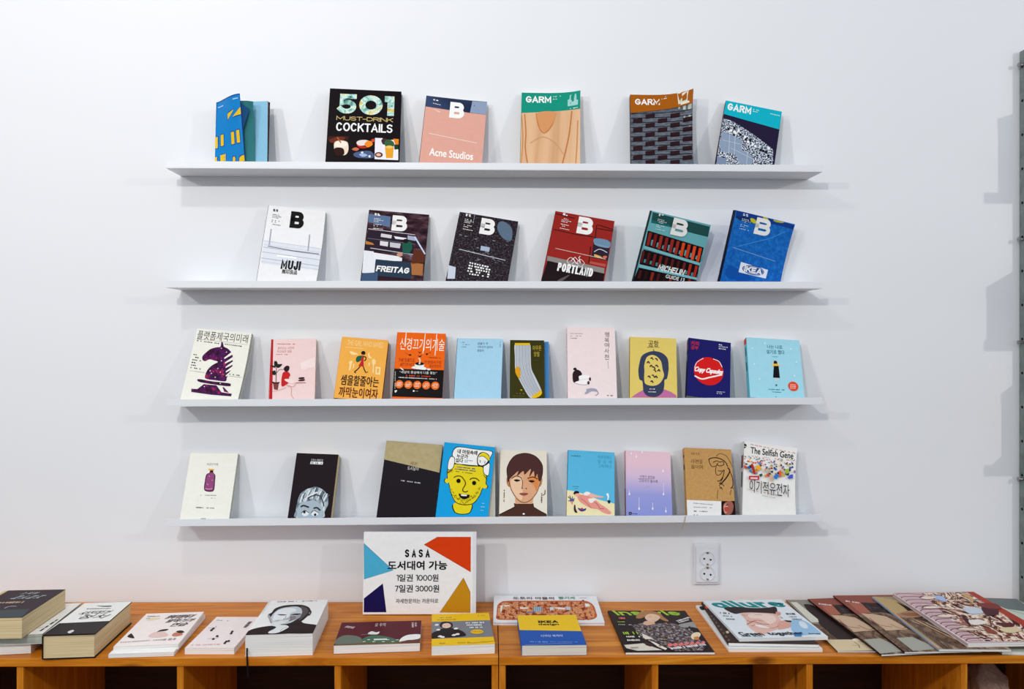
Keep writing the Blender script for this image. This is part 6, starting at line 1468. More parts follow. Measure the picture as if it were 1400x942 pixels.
('P','p','#3c8cc8',(84.48,168.43,85.89,170.6,88.7,170.75,89.89,168.5,86.55,166.83)),
('P','p','#2c64b8',(90.74,161.27,88.55,163.19,89.36,166.69,92.0,166.16,93.33,163.59)),
('P','p','#8c2424',(32.5,178.7,31.53,179.17,31.75,180.47,33.92,180.33,34.25,178.94)),
('P','p','#c83c28',(-9.14,165.47,-11.54,167.14,-11.26,169.7,-7.83,170.54,-6.75,167.93)),
('P','p','#c83c28',(80.0,169.8,78.61,170.44,79.25,173.0,81.86,172.27,82.61,170.43)),
('P','p','#30584c',(110.84,179.41,111.52,181.46,113.96,181.04,113.28,179.12,111.66,178.76)),
('P','p','#30584c',(124.39,137.83,123.05,143.61,127.14,146.42,133.55,144.95,131.16,140.74)),
('P','p','#d85040',(111.83,153.95,111.12,157.2,115.63,159.66,118.49,155.67,114.88,153.1)),
('P','p','#d8b8a0',(114.05,143.61,109.53,143.38,109.8,148.87,113.48,149.82,117.05,147.9)),
('P','p','#f0c060',(130.16,163.98,130.89,167.5,136.26,168.72,137.04,165.45,134.56,163.51)),
('P','p','#30584c',(86.06,137.38,80.34,138.58,79.81,142.66,85.35,145.3,87.93,142.57)),
('P','p','#f0c060',(115.44,176.92,112.7,176.48,110.98,177.52,112.95,179.44,115.0,179.04)),
('P','p','#e08c28',(149.47,185.0,148.15,185.97,149.37,187.72,151.05,187.38,150.86,185.87)),
('P','p','#9c80a8',(73.22,175.2,74.12,177.02,76.77,177.11,77.86,175.59,75.44,174.97)),
('P','p','#d8b8a0',(-7.21,160.25,-11.49,161.05,-9.3,165.07,-5.84,165.69,-4.59,162.59)),
('P','p','#1c1c24',(0.82,173.45,-0.57,175.23,1.98,176.67,4.15,175.23,2.65,173.68)),
('P','p','#9c80a8',(155.75,150.07,153.37,146.5,148.04,146.28,148.55,153.35,153.55,155.2)),
('P','p','#30584c',(25.74,144.43,20.35,143.74,21.63,148.95,25.91,149.71,27.56,146.64)),
('P','p','#8c2424',(72.69,179.78,70.41,179.4,69.21,180.25,71.07,181.41,72.24,180.86)),
('P','p','#702858',(-7.11,177.58,-7.47,179.26,-5.36,180.31,-4.2,179.14,-5.38,178.19)),
('P','p','#9c80a8',(63.33,180.62,63.92,181.89,66.33,182.56,66.0,180.89,64.64,179.54)),
('P','p','#d8b8a0',(59.52,155.38,56.66,153.99,52.35,154.92,54.7,157.55,59.77,158.9)),
('P','p','#702858',(70.34,148.28,64.17,146.3,64.6,150.59,67.25,151.62,70.13,150.53)),
('P','p','#3c8cc8',(103.92,127.47,99.52,132.46,105.11,136.2,111.29,135.47,111.28,131.33)),
('P','p','#f0c060',(81.95,153.79,78.84,151.64,74.38,154.05,77.58,157.67,82.98,157.37)),
('P','p','#c83c28',(101.03,178.96,99.08,179.53,99.8,181.66,101.81,181.65,102.79,179.88)),
('P','p','#3c8cc8',(22.22,131.26,15.52,131.83,14.27,137.84,20.84,140.6,23.93,136.13)),
('P','p','#e08c28',(118.1,142.23,111.6,138.49,108.2,140.97,107.92,145.79,115.18,145.22)),
('P','p','#d85040',(50.81,159.93,49.03,162.65,52.11,164.07,55.15,163.36,53.21,160.75)),
('P','p','#8c2424',(86.96,170.12,88.85,173.04,91.15,172.23,91.43,170.33,89.72,169.24)),
('P','p','#b03028',(19.02,154.36,24.68,157.75,31.63,141.74,33.81,127.76,29.4,127.15,23.87,139.38)),
('P','p','#3c94d8',(39.01,159.72,45.45,163.74,51.26,161.4,45.62,156.44)),
('P','p','#2c7cd0',(89.5,128.88,98.18,139.14,102.95,134.6,98.48,121.05,90.65,122.57)),
('P','p','#e85c2c',(103.31,145.04,111.12,146.11,111.9,128.05,106.15,129.86)),
('P','p','#4c5ccc',(130.87,130.64,138.59,139.99,147.7,142.01,146.5,130.18,134.82,127.29)),
('P','p','#d8b494',(76.18,130.95,85.23,134.78,88.71,114.56,79.1,114.54)),
('P','p','#a8b848',(121.48,152.74,134.49,157.13,135.15,144.19,125.55,140.28)),
('P','p','#2c5cb8',(8.06,145.03,15.75,149.99,19.86,142.73,13.44,139.25)),
('P','p','#f0b040',(31.39,150.83,45.65,155.4,53.73,144.77,40.82,139.1)),
('P','p','#c8b8a4',(59.08,138.99,66.71,147.85,75.93,143.9,69.61,133.94)),
('P','k','#c02830',(14.76,120.49,45.88,123.7,45.12,112.23,14.55,109.61)),
('P','k','#f0c8cc',(19.54,117.01,41.32,118.94,40.93,113.72,19.16,111.79)),
('T', 't', '#18181c', ('이기적유전자', 76.929, 92.387, 119.393, 36.123, -0.005, 0.0, 0.0)),
('D','s','#8c3c3c',(15.11,80.93,104.38,75.66,1.29,8.0,1314.0)),
('D','s','#5c5c5c',(54.92,69.48,98.84,66.77,1.29,17.0,1474.0)),
]},
{'n': 'book', 'label': 'bottom white paperback of the stack at the left end of the bookcase', 'cat': 'book', 'M': ((0.99126, -0.13159, 0.0095, -1.25114), (0.13159, 0.9913, -0.0, -0.37947), (-0.00942, 0.00125, 0.99995, 0.77919), (0.0, 0.0, 0.0, 1.0)), 'w': 0.1438, 'h': 0.2135, 't': 0.0245, 'cov': '#f2f1ee', 'g': 'books lying on the bookcase top', 'page': 'pageswhite','art':[
]},
{'n': 'book', 'label': 'middle white hardcover of the left stack, a title strip showing past the book above', 'cat': 'book', 'M': ((0.99405, -0.1085, 0.0095, -1.22072), (0.10851, 0.9941, -0.0, -0.38175), (-0.00944, 0.00103, 0.99995, 0.8032), (0.0, 0.0, 0.0, 1.0)), 'w': 0.1437, 'h': 0.2138, 't': 0.0235, 'cov': '#f1f0ec', 'g': 'books lying on the bookcase top', 'page': 'pagesgrey','art':[
('D','s','#2c1c1c',(129.83,18.4,137.09,102.86,5.54,4.0,455.0)),
('L','p','#3c2420',(1.29,106.42,40.55,128.78,42.21)),
('L','p','#3c2420',(1.29,109.39,-0.8,143.76,-0.02)),
]},
{'n': 'book', 'label': 'very thick dark-jacketed book on top of the left stack with cream pages', 'cat': 'book', 'M': ((0.99832, -0.05718, 0.0095, -1.2602), (0.05718, 0.99836, -0.0, -0.405), (-0.00948, 0.00054, 0.99995, 0.85407), (0.0, 0.0, 0.0, 1.0)), 'w': 0.1529, 'h': 0.2013, 't': 0.05, 'cov': '#33242a', 'g': 'books lying on the bookcase top', 'hard': 0, 'page': 'pagescream', 'r': 12,'art':[
('P','b','#3c4448',(41.75,49.85,139.96,57.71,151.27,1.95,75.73,2.13)),
('T', 't', '#d4dcdc', ('스 티 브', 78.469, 175.463, 38.254, 17.955, 0.0, 0.0, 0.4)),
('T', 't', '#c4d4d4', ('ㅍㅅㅍㅈ', 90.279, 145.092, 65.257, 23.236, 0.0, 0.0, 0.6)),
('D','s','#b89c84',(34.18,105.37,102.23,107.93,13.73,9.0,-39.0)),
('K','p','#c8c0cc',(2.25,76.86,64.65,81.42,77.79,97.96,77.41)),
]},
{'n': 'book', 'label': 'thick white-jacketed book with black band and black boards, second from the left end', 'cat': 'book', 'M': ((0.99687, -0.07852, 0.0095, -1.06051), (0.07852, 0.99691, -0.0, -0.39816), (-0.00947, 0.00075, 0.99995, 0.81067), (0.0, 0.0, 0.0, 1.0)), 'w': 0.1192, 'h': 0.2182, 't': 0.058, 'cov': '#141214', 'g': 'books lying on the bookcase top', 'hard': 1, 'spine': '#141214', 'page': 'pagescream', 'r': 4,'art':[
('P','b','#ecebe6',(0.0,1.09,118.62,1.09,118.62,218.23,0.0,218.23)),
('P','b','#2c2526',(3.52,75.26,118.92,81.3,120.36,-2.62,-0.28,-2.18)),
('P','b','#141214',(-1.19,0.0,120.4,0.0,120.4,1.75,-1.19,1.75)),
('S','p','#0c0a0c',(38.63,195.86,57.02,192.41,77.22,192.12,78.8,185.25,60.08,185.47)),
('D','s','#3c3838',(25.4,172.71,86.53,171.05,7.01,16.0,763.0)),
('T', 't', '#201c1c', ('사진작가', 59.212, 142.753, 70.588, 28.058, 0.01, 0.0, 0.5)),
('T', 't', '#201c1c', ('정치', 66.601, 113.313, 62.745, 26.5, 0.01, 0.0, 0.5)),
('S','p','#d8d4d0',(50.33,15.33,55.48,27.59,62.39,20.86,59.74,5.8)),
]},
{'n': 'book', 'label': 'thin white paperback lying under the pale book with two cartoon heads', 'cat': 'book', 'M': ((0.99743, -0.071, 0.0095, -0.91031), (0.071, 0.99748, -0.0, -0.38941), (-0.00948, 0.00067, 0.99995, 0.76095), (0.0, 0.0, 0.0, 1.0)), 'w': 0.1497, 'h': 0.2432, 't': 0.0095, 'cov': '#f4f2f0', 'g': 'books lying on the bookcase top', 'page': 'pageswhite','art':[
]},
{'n': 'book', 'label': 'pale paperback with brushed black title and two cartoon heads, lying on another', 'cat': 'book', 'M': ((0.99517, -0.09774, 0.0095, -0.90473), (0.09774, 0.99521, -0.0, -0.37678), (-0.00945, 0.00093, 0.99995, 0.77369), (0.0, 0.0, 0.0, 1.0)), 'w': 0.149, 'h': 0.217, 't': 0.0125, 'cov': '#f8ede8', 'g': 'books lying on the bookcase top', 'page': 'pageswhite','art':[
('D','s','#6c5c5c',(11.27,195.25,42.84,194.88,7.67,7.0,268.0)),
('D','s','#6c5c5c',(13.47,181.27,41.54,179.93,7.67,6.0,269.0)),
('S','p','#e8dcb8',(16.49,167.29,27.39,185.79,50.37,177.99,33.98,165.69)),
('T', 't', '#241c1c', ('엄마의말하기', 97.023, 185.562, 65.461, 26.309, 0.02, 0.0, 0.4)),
('T', 't', '#241c1c', ('연습', 112.509, 128.496, 38.965, 24.116, 0.02, 0.0, 0.4)),
('T', 't', '#241c1c', ('말하기가', 106.967, 156.668, 65.461, 24.116, 0.02, 0.0, 0.4)),
('S','p','#e8c8c0',(60.77,53.88,65.9,80.6,89.81,81.3,107.52,53.94,85.32,45.6)),
('S','p','#2c2024',(72.13,79.92,76.96,96.01,94.4,98.64,91.79,87.75,78.6,84.73)),
('S','p','#c87c60',(117.2,52.83,117.33,71.61,134.35,69.73,140.84,55.66,128.86,48.19)),
('S','p','#241c20',(118.64,80.38,129.24,85.96,140.6,73.51,130.82,67.89)),
('S','p','#241c20',(9.99,59.77,11.6,77.89,18.3,69.57,30.68,46.64,19.04,50.16)),
('D','s','#b8b0b0',(7.2,23.02,133.92,32.24,7.67,24.0,187.0)),
('D','s','#b4a0a4',(104.62,29.22,138.15,31.74,15.35,3.0,449.0)),
]},
{'n': 'book', 'label': 'small pale pink paperback with tiny scattered figures, left of the portrait book', 'cat': 'book', 'M': ((0.99992, 0.00862, 0.0095, -0.73981), (-0.00862, 0.99996, -0.0, -0.36742), (-0.0095, -8e-05, 0.99995, 0.76463), (0.0, 0.0, 0.0, 1.0)), 'w': 0.1186, 'h': 0.2035, 't': 0.0155, 'cov': '#f3e6e4', 'g': 'books lying on the bookcase top', 'page': 'pageswhite','art':[
('D','s','#b09c98',(9.7,179.26,44.28,174.62,7.87,6.0,685.0)),
('S','p','#2c2428',(20.21,116.99,19.27,128.64,25.23,124.5,26.47,115.19)),
('S','p','#2c2428',(19.8,105.66,18.87,117.12,24.79,113.09,26.02,103.92)),
('S','p','#2c2428',(75.73,96.84,75.27,107.89,80.73,104.02,81.55,95.18)),
('S','p','#2c2428',(77.42,84.77,76.98,95.63,82.37,91.85,83.18,83.18)),
('S','p','#2c2428',(46.04,49.47,45.37,59.92,50.85,56.37,51.85,48.02)),
('S','p','#2c2428',(48.96,67.0,48.29,77.71,53.83,74.02,54.82,65.47)),
('S','p','#2c2428',(83.85,33.7,83.48,43.73,88.63,40.36,89.37,32.35)),
('S','p','#2c2428',(83.82,23.85,83.46,33.73,88.57,30.43,89.3,22.54)),
('S','p','#2c2428',(88.61,36.37,88.27,46.41,93.4,43.03,94.1,35.01)),
('K','p','#a8807c',(1.55,8.78,122.8,24.74,125.71,24.29,137.43)),
('K','p','#a8807c',(1.16,33.38,54.55,52.49,57.28,57.32,65.27)),
('D','s','#3c3438',(100.84,120.76,102.44,170.39,10.12,8.0,934.0)),
('D','s','#e0b8b0',(9.97,15.28,78.71,21.23,7.87,13.0,611.0)),
]},
{'n': 'book', 'label': 'very thick white book with a black and white portrait of a man holding his chin', 'cat': 'book', 'M': ((0.99818, -0.05953, 0.0095, -0.58933), (0.05954, 0.99823, -0.0, -0.38464), (-0.00948, 0.00057, 0.99995, 0.8002), (0.0, 0.0, 0.0, 1.0)), 'w': 0.1586, 'h': 0.2382, 't': 0.052, 'cov': '#efeeec', 'g': 'books lying on the bookcase top', 'hard': 0, 'page': 'pageswhite', 'r': 9,'art':[
('D','s','#4c3424',(25.08,227.96,131.25,230.2,6.8,26.0,510.0)),
('S','p','#231416',(-0.24,4.43,0.46,25.83,12.0,41.14,31.63,51.65,51.07,56.26,83.11,58.41,99.29,81.15,114.86,81.35,125.98,68.04,157.66,54.78,160.94,40.69,158.65,-0.0,104.58,1.82,55.06,-1.01,1.89,-0.98)),
('S','f','#241a1a',(22.52,135.7,27.8,147.89,30.21,178.12,47.68,197.98,72.05,203.15,96.3,199.96,115.92,181.92,126.32,155.89,130.01,143.13,124.64,113.69,117.65,85.03,108.11,71.26,83.11,58.41,56.44,55.07,47.51,64.81,33.26,98.65,25.45,118.38)),
('S','f','#c4ccd2',(33.22,122.9,34.96,147.55,42.16,172.46,57.63,184.58,82.11,188.63,97.32,175.05,104.77,154.36,106.81,124.34,102.6,100.16,90.69,72.1,68.78,61.44,52.7,64.56,42.69,79.14,33.96,103.43)),
('S','f','#e6eaec',(37.82,142.43,46.31,169.73,65.94,179.05,81.48,173.22,88.55,155.11,77.15,140.6,78.52,115.87,68.36,96.97,51.83,92.97,43.07,93.39)),
('S','f','#544c50',(94.89,188.05,111.67,175.42,120.56,151.11,117.54,114.02,108.69,86.42,107.74,119.38,105.35,149.29)),
('S','f','#241a1a',(121.91,148.53,129.83,144.14,130.43,125.7,126.42,118.5)),
('S','f','#8a8488',(123.72,143.42,127.76,140.73,127.31,128.32)),
('S','f','#3c3436',(46.86,133.08,61.11,132.41,70.72,128.51,62.74,124.45,51.67,126.94)),
('S','f','#2c2224',(79.62,128.09,90.45,136.0,104.94,134.32,103.06,125.51,90.79,125.1)),
('K','f','#5c5054',(1.5,81.89,125.52,82.24,105.96,75.39,96.64,68.86,94.55)),
('S','f','#847c80',(83.04,110.78,86.42,120.39,95.77,117.5,100.37,102.68,95.67,90.87,86.89,91.29)),
('S','f','#9aa0a6',(97.08,119.89,105.88,129.32,107.81,109.6,101.77,95.38)),
('S','f','#3c2c2e',(63.14,88.6,72.66,92.93,87.08,90.32,93.54,92.89,88.04,85.5,74.23,85.21)),
('K','f','#4c4246',(1.0,70.94,118.67,71.27,104.06,68.16,97.94,75.98,93.73,83.99,97.19)),
('S','f','#8c8890',(50.38,83.51,58.84,92.63,63.54,86.68,55.89,73.79)),
('S','f','#e0e4e4',(44.76,69.63,50.89,81.11,62.84,90.05,83.38,91.46,80.24,72.61,69.27,59.09,83.58,56.06,92.83,44.04,88.74,30.51,78.85,12.93,67.2,4.59,53.49,6.17,51.22,16.55,59.68,31.94,61.87,45.56,49.54,55.4)),
('K','f','#4c3c3c',(1.0,54.88,78.55,63.34,87.64,78.12,83.12,88.04,85.5)),
('K','f','#4c3c3c',(1.0,68.78,61.44,78.88,62.35,90.97,53.38)),
('K','f','#5c4c4c',(0.83,77.91,17.47,80.96,35.45,89.85,41.89)),
('S','f','#a8a4a4',(24.36,123.32,26.82,128.11,39.57,93.56,41.99,74.46,34.32,93.81)),
]},
{'n': 'book', 'label': 'wide maroon book with green hills, left of the yellow banded book', 'cat': 'book', 'M': ((0.99758, -0.06889, 0.0095, -0.3822), (0.06889, 0.99762, -0.0, -0.37061), (-0.00948, 0.00065, 0.99995, 0.76723), (0.0, 0.0, 0.0, 1.0)), 'w': 0.208, 'h': 0.1484, 't': 0.021, 'cov': '#5b1d28', 'g': 'books lying on the bookcase top', 'page': 'pageswhite','art':[
('P','b','#6c5c3c',(2.34,8.25,65.96,19.63,148.19,13.78,208.94,19.1,208.27,-3.3,0.77,-3.42)),
('S','p','#6c7468',(1.95,9.99,2.74,38.61,16.17,59.77,37.71,59.44,57.75,46.65,67.71,19.47,60.81,9.87,26.76,7.8)),
('S','p','#4c7058',(65.96,19.63,69.22,41.1,88.03,54.4,113.01,50.12,139.04,34.36,158.29,12.86,128.62,9.67,94.84,10.2)),
('S','p','#f0efec',(156.61,13.01,162.5,36.43,177.86,52.49,206.53,53.11,207.15,30.35,194.01,20.51,177.55,19.52,164.99,12.24)),
('P','b','#6c3c2c',(161.64,12.55,208.52,25.08,208.03,-0.0,162.71,2.42)),
('P','p','#e4e2dc',(93.1,32.67,125.59,33.04,126.73,24.3,94.45,23.88)),
('S','p','#e4e4e0',(75.41,67.47,83.73,82.31,95.55,74.57,103.85,78.32,100.88,62.13,86.9,61.74)),
('K','p','#a8a4a4',(1.34,58.94,60.03,72.56,63.2,87.19,59.9)),
('T', 't', '#ecdcd8', ('오 두막', 102.859, 124.267, 28.166, 24.12, 0.0, 0.0, 0.0)),
('D','s','#c8b0b0',(14.62,118.63,37.71,108.24,14.84,5.0,291.0)),
('D','s','#d8c4c4',(185.46,134.21,186.9,99.19,5.57,5.0,772.0)),
('D','s','#d8c4c4',(193.38,133.26,194.64,98.32,5.57,5.0,801.0)),
('P','p','#e8e8e4',(68.01,17.73,74.69,18.83,75.28,15.36,68.61,14.26)),
('P','p','#e8e8e4',(77.84,28.89,84.56,30.0,85.12,26.48,78.42,25.37)),
('P','p','#e8e8e4',(91.63,15.58,98.27,16.67,98.79,13.23,92.17,12.13)),
('P','p','#e8e8e4',(101.56,26.66,108.23,27.76,108.73,24.27,102.07,23.17)),
('P','p','#e8e8e4',(115.0,13.44,121.6,14.54,122.06,11.11,115.48,10.02)),
('P','p','#e8e8e4',(125.01,24.46,131.64,25.55,132.08,22.08,125.47,20.99)),
('P','p','#e8e8e4',(138.12,11.33,144.67,12.42,145.07,9.02,138.54,7.94)),
('P','p','#e8e8e4',(148.22,22.28,154.81,23.36,155.18,19.92,148.61,18.83)),
]},
{'n': 'book', 'label': 'yellow book with a grey centre band and a black-clad cartoon man', 'cat': 'book', 'M': ((0.99709, -0.0756, 0.0095, -0.1446), (0.0756, 0.99714, -0.0, -0.38182), (-0.00947, 0.00072, 0.99995, 0.76797), (0.0, 0.0, 0.0, 1.0)), 'w': 0.1537, 'h': 0.2102, 't': 0.024, 'cov': '#efc21e', 'g': 'books lying on the bookcase top', 'page': 'pageswhite','art':[
('P','b','#7c8088',(-2.03,155.71,154.96,155.9,153.58,44.21,-0.47,42.56)),
('D','s','#a88410',(21.71,182.23,57.23,183.49,7.09,9.0,907.0)),
('D','s','#a88410',(15.09,167.32,71.86,168.26,6.21,12.0,894.0)),
('D','s','#a88410',(122.62,189.2,143.15,189.98,5.32,4.0,1191.0)),
('S','p','#18141a',(-1.14,44.36,0.57,76.36,13.08,91.97,26.08,106.34,46.53,110.09,67.62,97.95,81.76,77.25,85.03,55.52,63.76,48.29,23.55,46.64)),
('S','f','#2c2024',(20.78,127.21,23.88,147.45,35.87,155.79,51.76,144.56,54.23,121.33,48.27,109.86,26.01,112.74)),
('S','f','#e8c8b8',(26.54,124.67,30.82,139.15,42.94,141.64,49.29,128.55,47.21,114.67,37.92,108.43,29.38,113.23)),
('L','f','#c03028',(1.37,29.24,126.2,36.08,127.26)),
('L','f','#c03028',(1.37,40.22,126.77,46.49,126.04)),
('S','p','#eceae8',(7.11,129.75,12.22,139.32,18.31,134.92,15.1,126.96)),
('S','p','#eceae8',(55.6,100.51,61.28,110.06,67.68,105.46,64.06,97.5)),
('S','p','#eceae8',(49.7,58.69,55.19,67.63,61.41,63.02,57.92,55.53)),
('S','p','#eceae8',(58.29,63.53,63.91,72.6,70.21,67.97,66.63,60.37)),
('S','p','#eceae8',(15.07,53.28,20.09,61.9,26.02,57.42,22.85,50.19)),
('S','p','#eceae8',(21.59,47.84,26.68,56.44,32.65,51.93,29.43,44.72)),
('S','p','#eceae8',(11.06,95.82,16.13,104.96,22.16,100.52,18.96,92.89)),
('D','s','#f2f2f0',(88.27,138.8,136.92,137.8,9.75,12.0,1197.0)),
('D','s','#f2f2f0',(89.88,123.86,134.28,121.76,9.75,11.0,1209.0)),
('D','s','#f2f2f0',(97.02,106.45,130.9,106.11,8.87,9.0,1236.0)),
('E','k','#e8b818',(114.4,77.13,16.49,15.07,0.0)),
('D','s','#a88010',(100.89,79.11,126.63,75.34,5.32,8.0,1262.0)),
('D','s','#a88410',(19.26,12.15,33.02,10.98,7.09,5.0,1032.0)),
('D','s','#a88410',(63.54,11.58,94.95,10.6,6.21,8.0,1174.0)),
('L','s','#3c2c10',(1.37,94.88,7.08,151.31,14.36)),
]},
{'n': 'book', 'label': 'wide white picture book with a busy street drawing, lying against the wall', 'cat': 'book', 'M': ((0.99987, 0.01277, 0.00948, 0.0049), (-0.01218, 0.99813, -0.05989, -0.18813), (-0.01023, 0.05977, 0.99816, 0.75097), (0.0, 0.0, 0.0, 1.0)), 'w': 0.2998, 'h': 0.1793, 't': 0.0085, 'cov': '#ecedf0', 'g': 'books lying on the bookcase top', 'hard': 1, 'page': 'pageswhite','art':[
('S','p','#c05c28',(9.28,20.56,8.95,53.73,10.85,105.44,19.49,129.3,39.22,141.64,137.93,144.16,252.3,144.44,273.72,135.56,284.05,108.62,284.97,67.75,283.73,39.43,271.95,21.58,247.63,15.91,153.58,15.17,37.05,14.26)),
('S','p','street',(13.49,26.06,12.25,53.76,14.45,102.54,21.86,122.15,39.07,132.56,137.49,136.85,251.49,137.1,270.51,129.45,279.98,105.61,280.61,67.71,279.78,42.19,270.4,28.19,248.38,22.49,154.04,21.73,37.14,19.7)),
('P','p','#a8c4d8',(112.27,100.73,135.34,100.99,133.43,69.1,112.36,68.89)),
('P','p','#c8d8e8',(157.03,98.3,168.11,100.19,166.55,79.2,158.02,77.96)),
('P','p','#e8e4e0',(167.98,98.43,202.95,94.71,199.58,84.18,182.71,85.16)),
('P','p','#b8cce0',(204.81,101.79,216.93,100.75,214.91,79.71,204.17,81.33)),
('P','p','#f0e4dc',(74.63,97.37,98.73,95.89,93.48,85.94,74.25,85.73)),
('P','p','#5c7ca8',(88.95,62.96,114.36,70.62,118.85,64.96,89.91,57.31)),
('P','p','#f0ece8',(260.22,126.3,272.06,121.63,272.59,105.52,259.95,102.42)),
('P','p','#f0e8e0',(19.29,105.53,26.6,111.52,23.81,76.56,19.37,59.45)),
('P','p','#ece4dc',(26.6,111.52,45.96,110.56,47.07,105.86,33.67,98.66)),
('L','p','#4c5c74',(1.39,113.42,99.57,112.39,69.46)),
('L','p','#4c5c74',(1.39,118.76,99.63,117.65,69.51)),
('L','p','#4c5c74',(1.39,124.1,99.69,122.92,69.56)),
('L','p','#4c5c74',(1.39,129.44,99.75,128.19,69.62)),
('L','p','#4c5c74',(1.39,134.78,99.81,133.46,69.67)),
('L','p','#8c3820',(1.63,70.81,129.95,72.02,54.32)),
('L','p','#8c3820',(1.63,140.2,101.05,138.88,60.61)),
('L','p','#8c3820',(1.63,157.65,107.15,154.5,55.11)),
('L','p','#8c3820',(1.63,221.81,125.83,219.72,67.1)),
('L','p','#8c3820',(1.63,255.26,126.24,256.15,90.62)),
('L','p','#8c3820',(1.63,48.28,105.87,69.0,71.3)),
('L','p','#8c3820',(1.63,157.21,66.48,197.94,65.75)),
('T', 't', '#4c2418', ('도토리 마을의', 115.21, 159.822, 118.517, 19.669, 0.01, 0.0, 0.0)),
('T', 't', '#2c8c6c', ('빵가게', 211.566, 162.403, 46.477, 19.669, 0.01, 0.0, 0.0)),
('D','s','#a8a8ac',(249.16,161.68,269.46,163.21,4.63,6.0,1215.0)),
('S','p','#b03828',(253.55,144.46,257.71,148.2,260.91,143.33,256.61,138.39)),
('D','s','#3c3430',(242.67,13.68,259.18,13.81,4.05,5.0,1269.0)),
]},
{'n': 'book', 'label': 'yellow and blue design book with black furniture-shop title, lying in front of the picture book', 'cat': 'book', 'M': ((0.99974, -0.02078, 0.0095, 0.07384), (0.02078, 0.99978, -0.0, -0.38443), (-0.0095, 0.0002, 0.99995, 0.7674), (0.0, 0.0, 0.0, 1.0)), 'w': 0.1579, 'h': 0.1989, 't': 0.0255, 'cov': '#1f56ae', 'g': 'books lying on the bookcase top', 'page': 'pages','art':[
('P','b','#f2c61c',(-1.46,205.0,160.48,205.57,157.35,85.57,-0.71,96.91)),
('B', 't', '#141008', ('IKEA', 78.432, 151.36, 52.416, 17.157, 0.3, 0.0, 0.0, 0.06)),
('T', 't', '#1c1408', ('design', 77.926, 131.806, 52.416, 15.598, 0.04, 0.0, 0.0)),
('T', 't', '#e8eef8', ('디자인 북케이', 78.416, 57.432, 53.581, 14.038, 0.0, 0.0, 0.0)),
('D','s','#8cb0e0',(21.04,21.85,64.96,19.31,6.24,16.0,418.0)),
('D','s','#6c98d4',(70.89,20.23,138.32,16.3,3.9,18.0,595.0)),
('L','s','#9ca8b8',(1.46,7.31,2.19,81.9,8.34,123.1,10.4)),
]},
{'n': 'magazine', 'label': 'dark fashion magazine with lime-green title and a woman in a patterned coat', 'cat': 'magazine', 'M': ((0.99995, 0.00242, 0.0095, 0.3267), (-0.00242, 1.0, -0.0, -0.37974), (-0.0095, -2e-05, 0.99995, 0.7455), (0.0, 0.0, 0.0, 1.0)), 'w': 0.2194, 'h': 0.2835, 't': 0.006, 'cov': '#2c191c', 'g': 'magazines lying on the bookcase top', 'page': 'pageswhite', 'bend': (0, 1, 0, 0),'art':[
('P','b','#241618',(-0.0,283.47,217.63,281.47,216.12,9.85,-2.24,4.85)),
('B', 't', '#a4cc3c', ('instyle', 106.325, 266.562, 179.556, 38.399, 0.2, 0.0, -0.3, 0.12)),
('P','p','knit',(48.57,173.66,80.25,192.37,112.45,182.9,156.12,194.41,173.83,173.07,199.21,131.92,204.44,71.39,211.25,50.32,193.42,10.34,124.43,6.93,77.72,79.05,59.64,84.7)),
('S','p','#9c9c98',(175.3,179.03,224.38,199.64,227.73,178.3,218.9,154.7,206.96,160.75,183.66,158.15)),
('P','p','#e0d8c8',(4.12,44.2,53.84,54.43,92.88,12.5,30.89,8.96,7.02,24.15)),
('P','p','#efe4d8',(72.95,71.22,82.95,63.18,107.39,22.04,101.28,13.3,86.91,32.44)),
('P','p','#e8dccc',(64.22,120.05,86.78,81.54,64.98,79.29,61.68,95.41)),
('P','p','#3c1c20',(60.32,66.22,79.74,47.77,68.33,32.82,57.92,43.12)),
('S','p','#b07c50',(73.43,242.25,87.62,268.06,104.17,279.84,127.65,277.62,143.17,260.94,146.88,235.04,154.39,206.71,148.37,200.62,135.71,216.25,129.54,241.63,113.42,254.72,95.53,235.62,81.51,223.16,70.2,224.55)),
('S','f','#e8c4a8',(94.29,229.3,108.71,254.77,127.57,254.57,137.52,235.15,128.1,213.23,110.43,195.01,98.35,203.11)),
('L','f','#5c3028',(1.22,106.01,235.5,115.34,235.4)),
('L','f','#5c3028',(1.22,122.84,232.14,129.42,230.16)),
('K','f','#c05048',(1.43,107.87,210.38,114.12,207.21,120.52,210.22)),
('S','f','#e0b498',(88.84,201.39,107.12,201.16,113.08,185.89,92.31,173.04,80.21,180.35)),
('S','p','#ecdcb8',(187.71,101.37,200.59,120.59,214.61,123.17,214.32,106.42,198.81,82.17,185.17,79.74)),
('S','p','#d88040',(192.38,90.38,204.71,95.6,202.37,79.42,191.24,74.29)),
('P','p','#e87878',(111.98,42.03,123.92,57.2,126.58,41.74,114.96,27.86)),
('P','p','#e87878',(125.78,42.77,138.12,59.0,140.91,44.51,129.12,30.57)),
('P','p','#e87878',(139.61,43.52,152.38,60.81,155.31,47.3,143.36,33.3)),
('P','p','#e87878',(153.48,44.26,166.69,62.63,169.78,50.1,157.67,36.04)),
('P','p','#e87878',(167.38,45.01,181.06,64.45,184.33,52.91,172.05,38.79)),
('P','p','#e87878',(181.32,45.76,195.48,66.28,198.95,55.74,186.51,41.56)),
('P','p','#e87878',(195.29,46.51,209.96,68.11,213.65,58.59,201.03,44.34)),
('P','p','#6c6c70',(124.52,116.48,128.31,111.98,125.5,105.41,121.97,110.98)),
('P','p','#b8b0ac',(136.05,108.9,139.8,104.43,136.95,97.91,133.46,103.44)),
('P','p','#302428',(117.7,92.06,121.45,87.68,118.7,81.31,115.2,86.72)),
('P','p','#94783c',(117.52,79.49,121.24,75.17,118.52,68.89,115.05,74.23)),
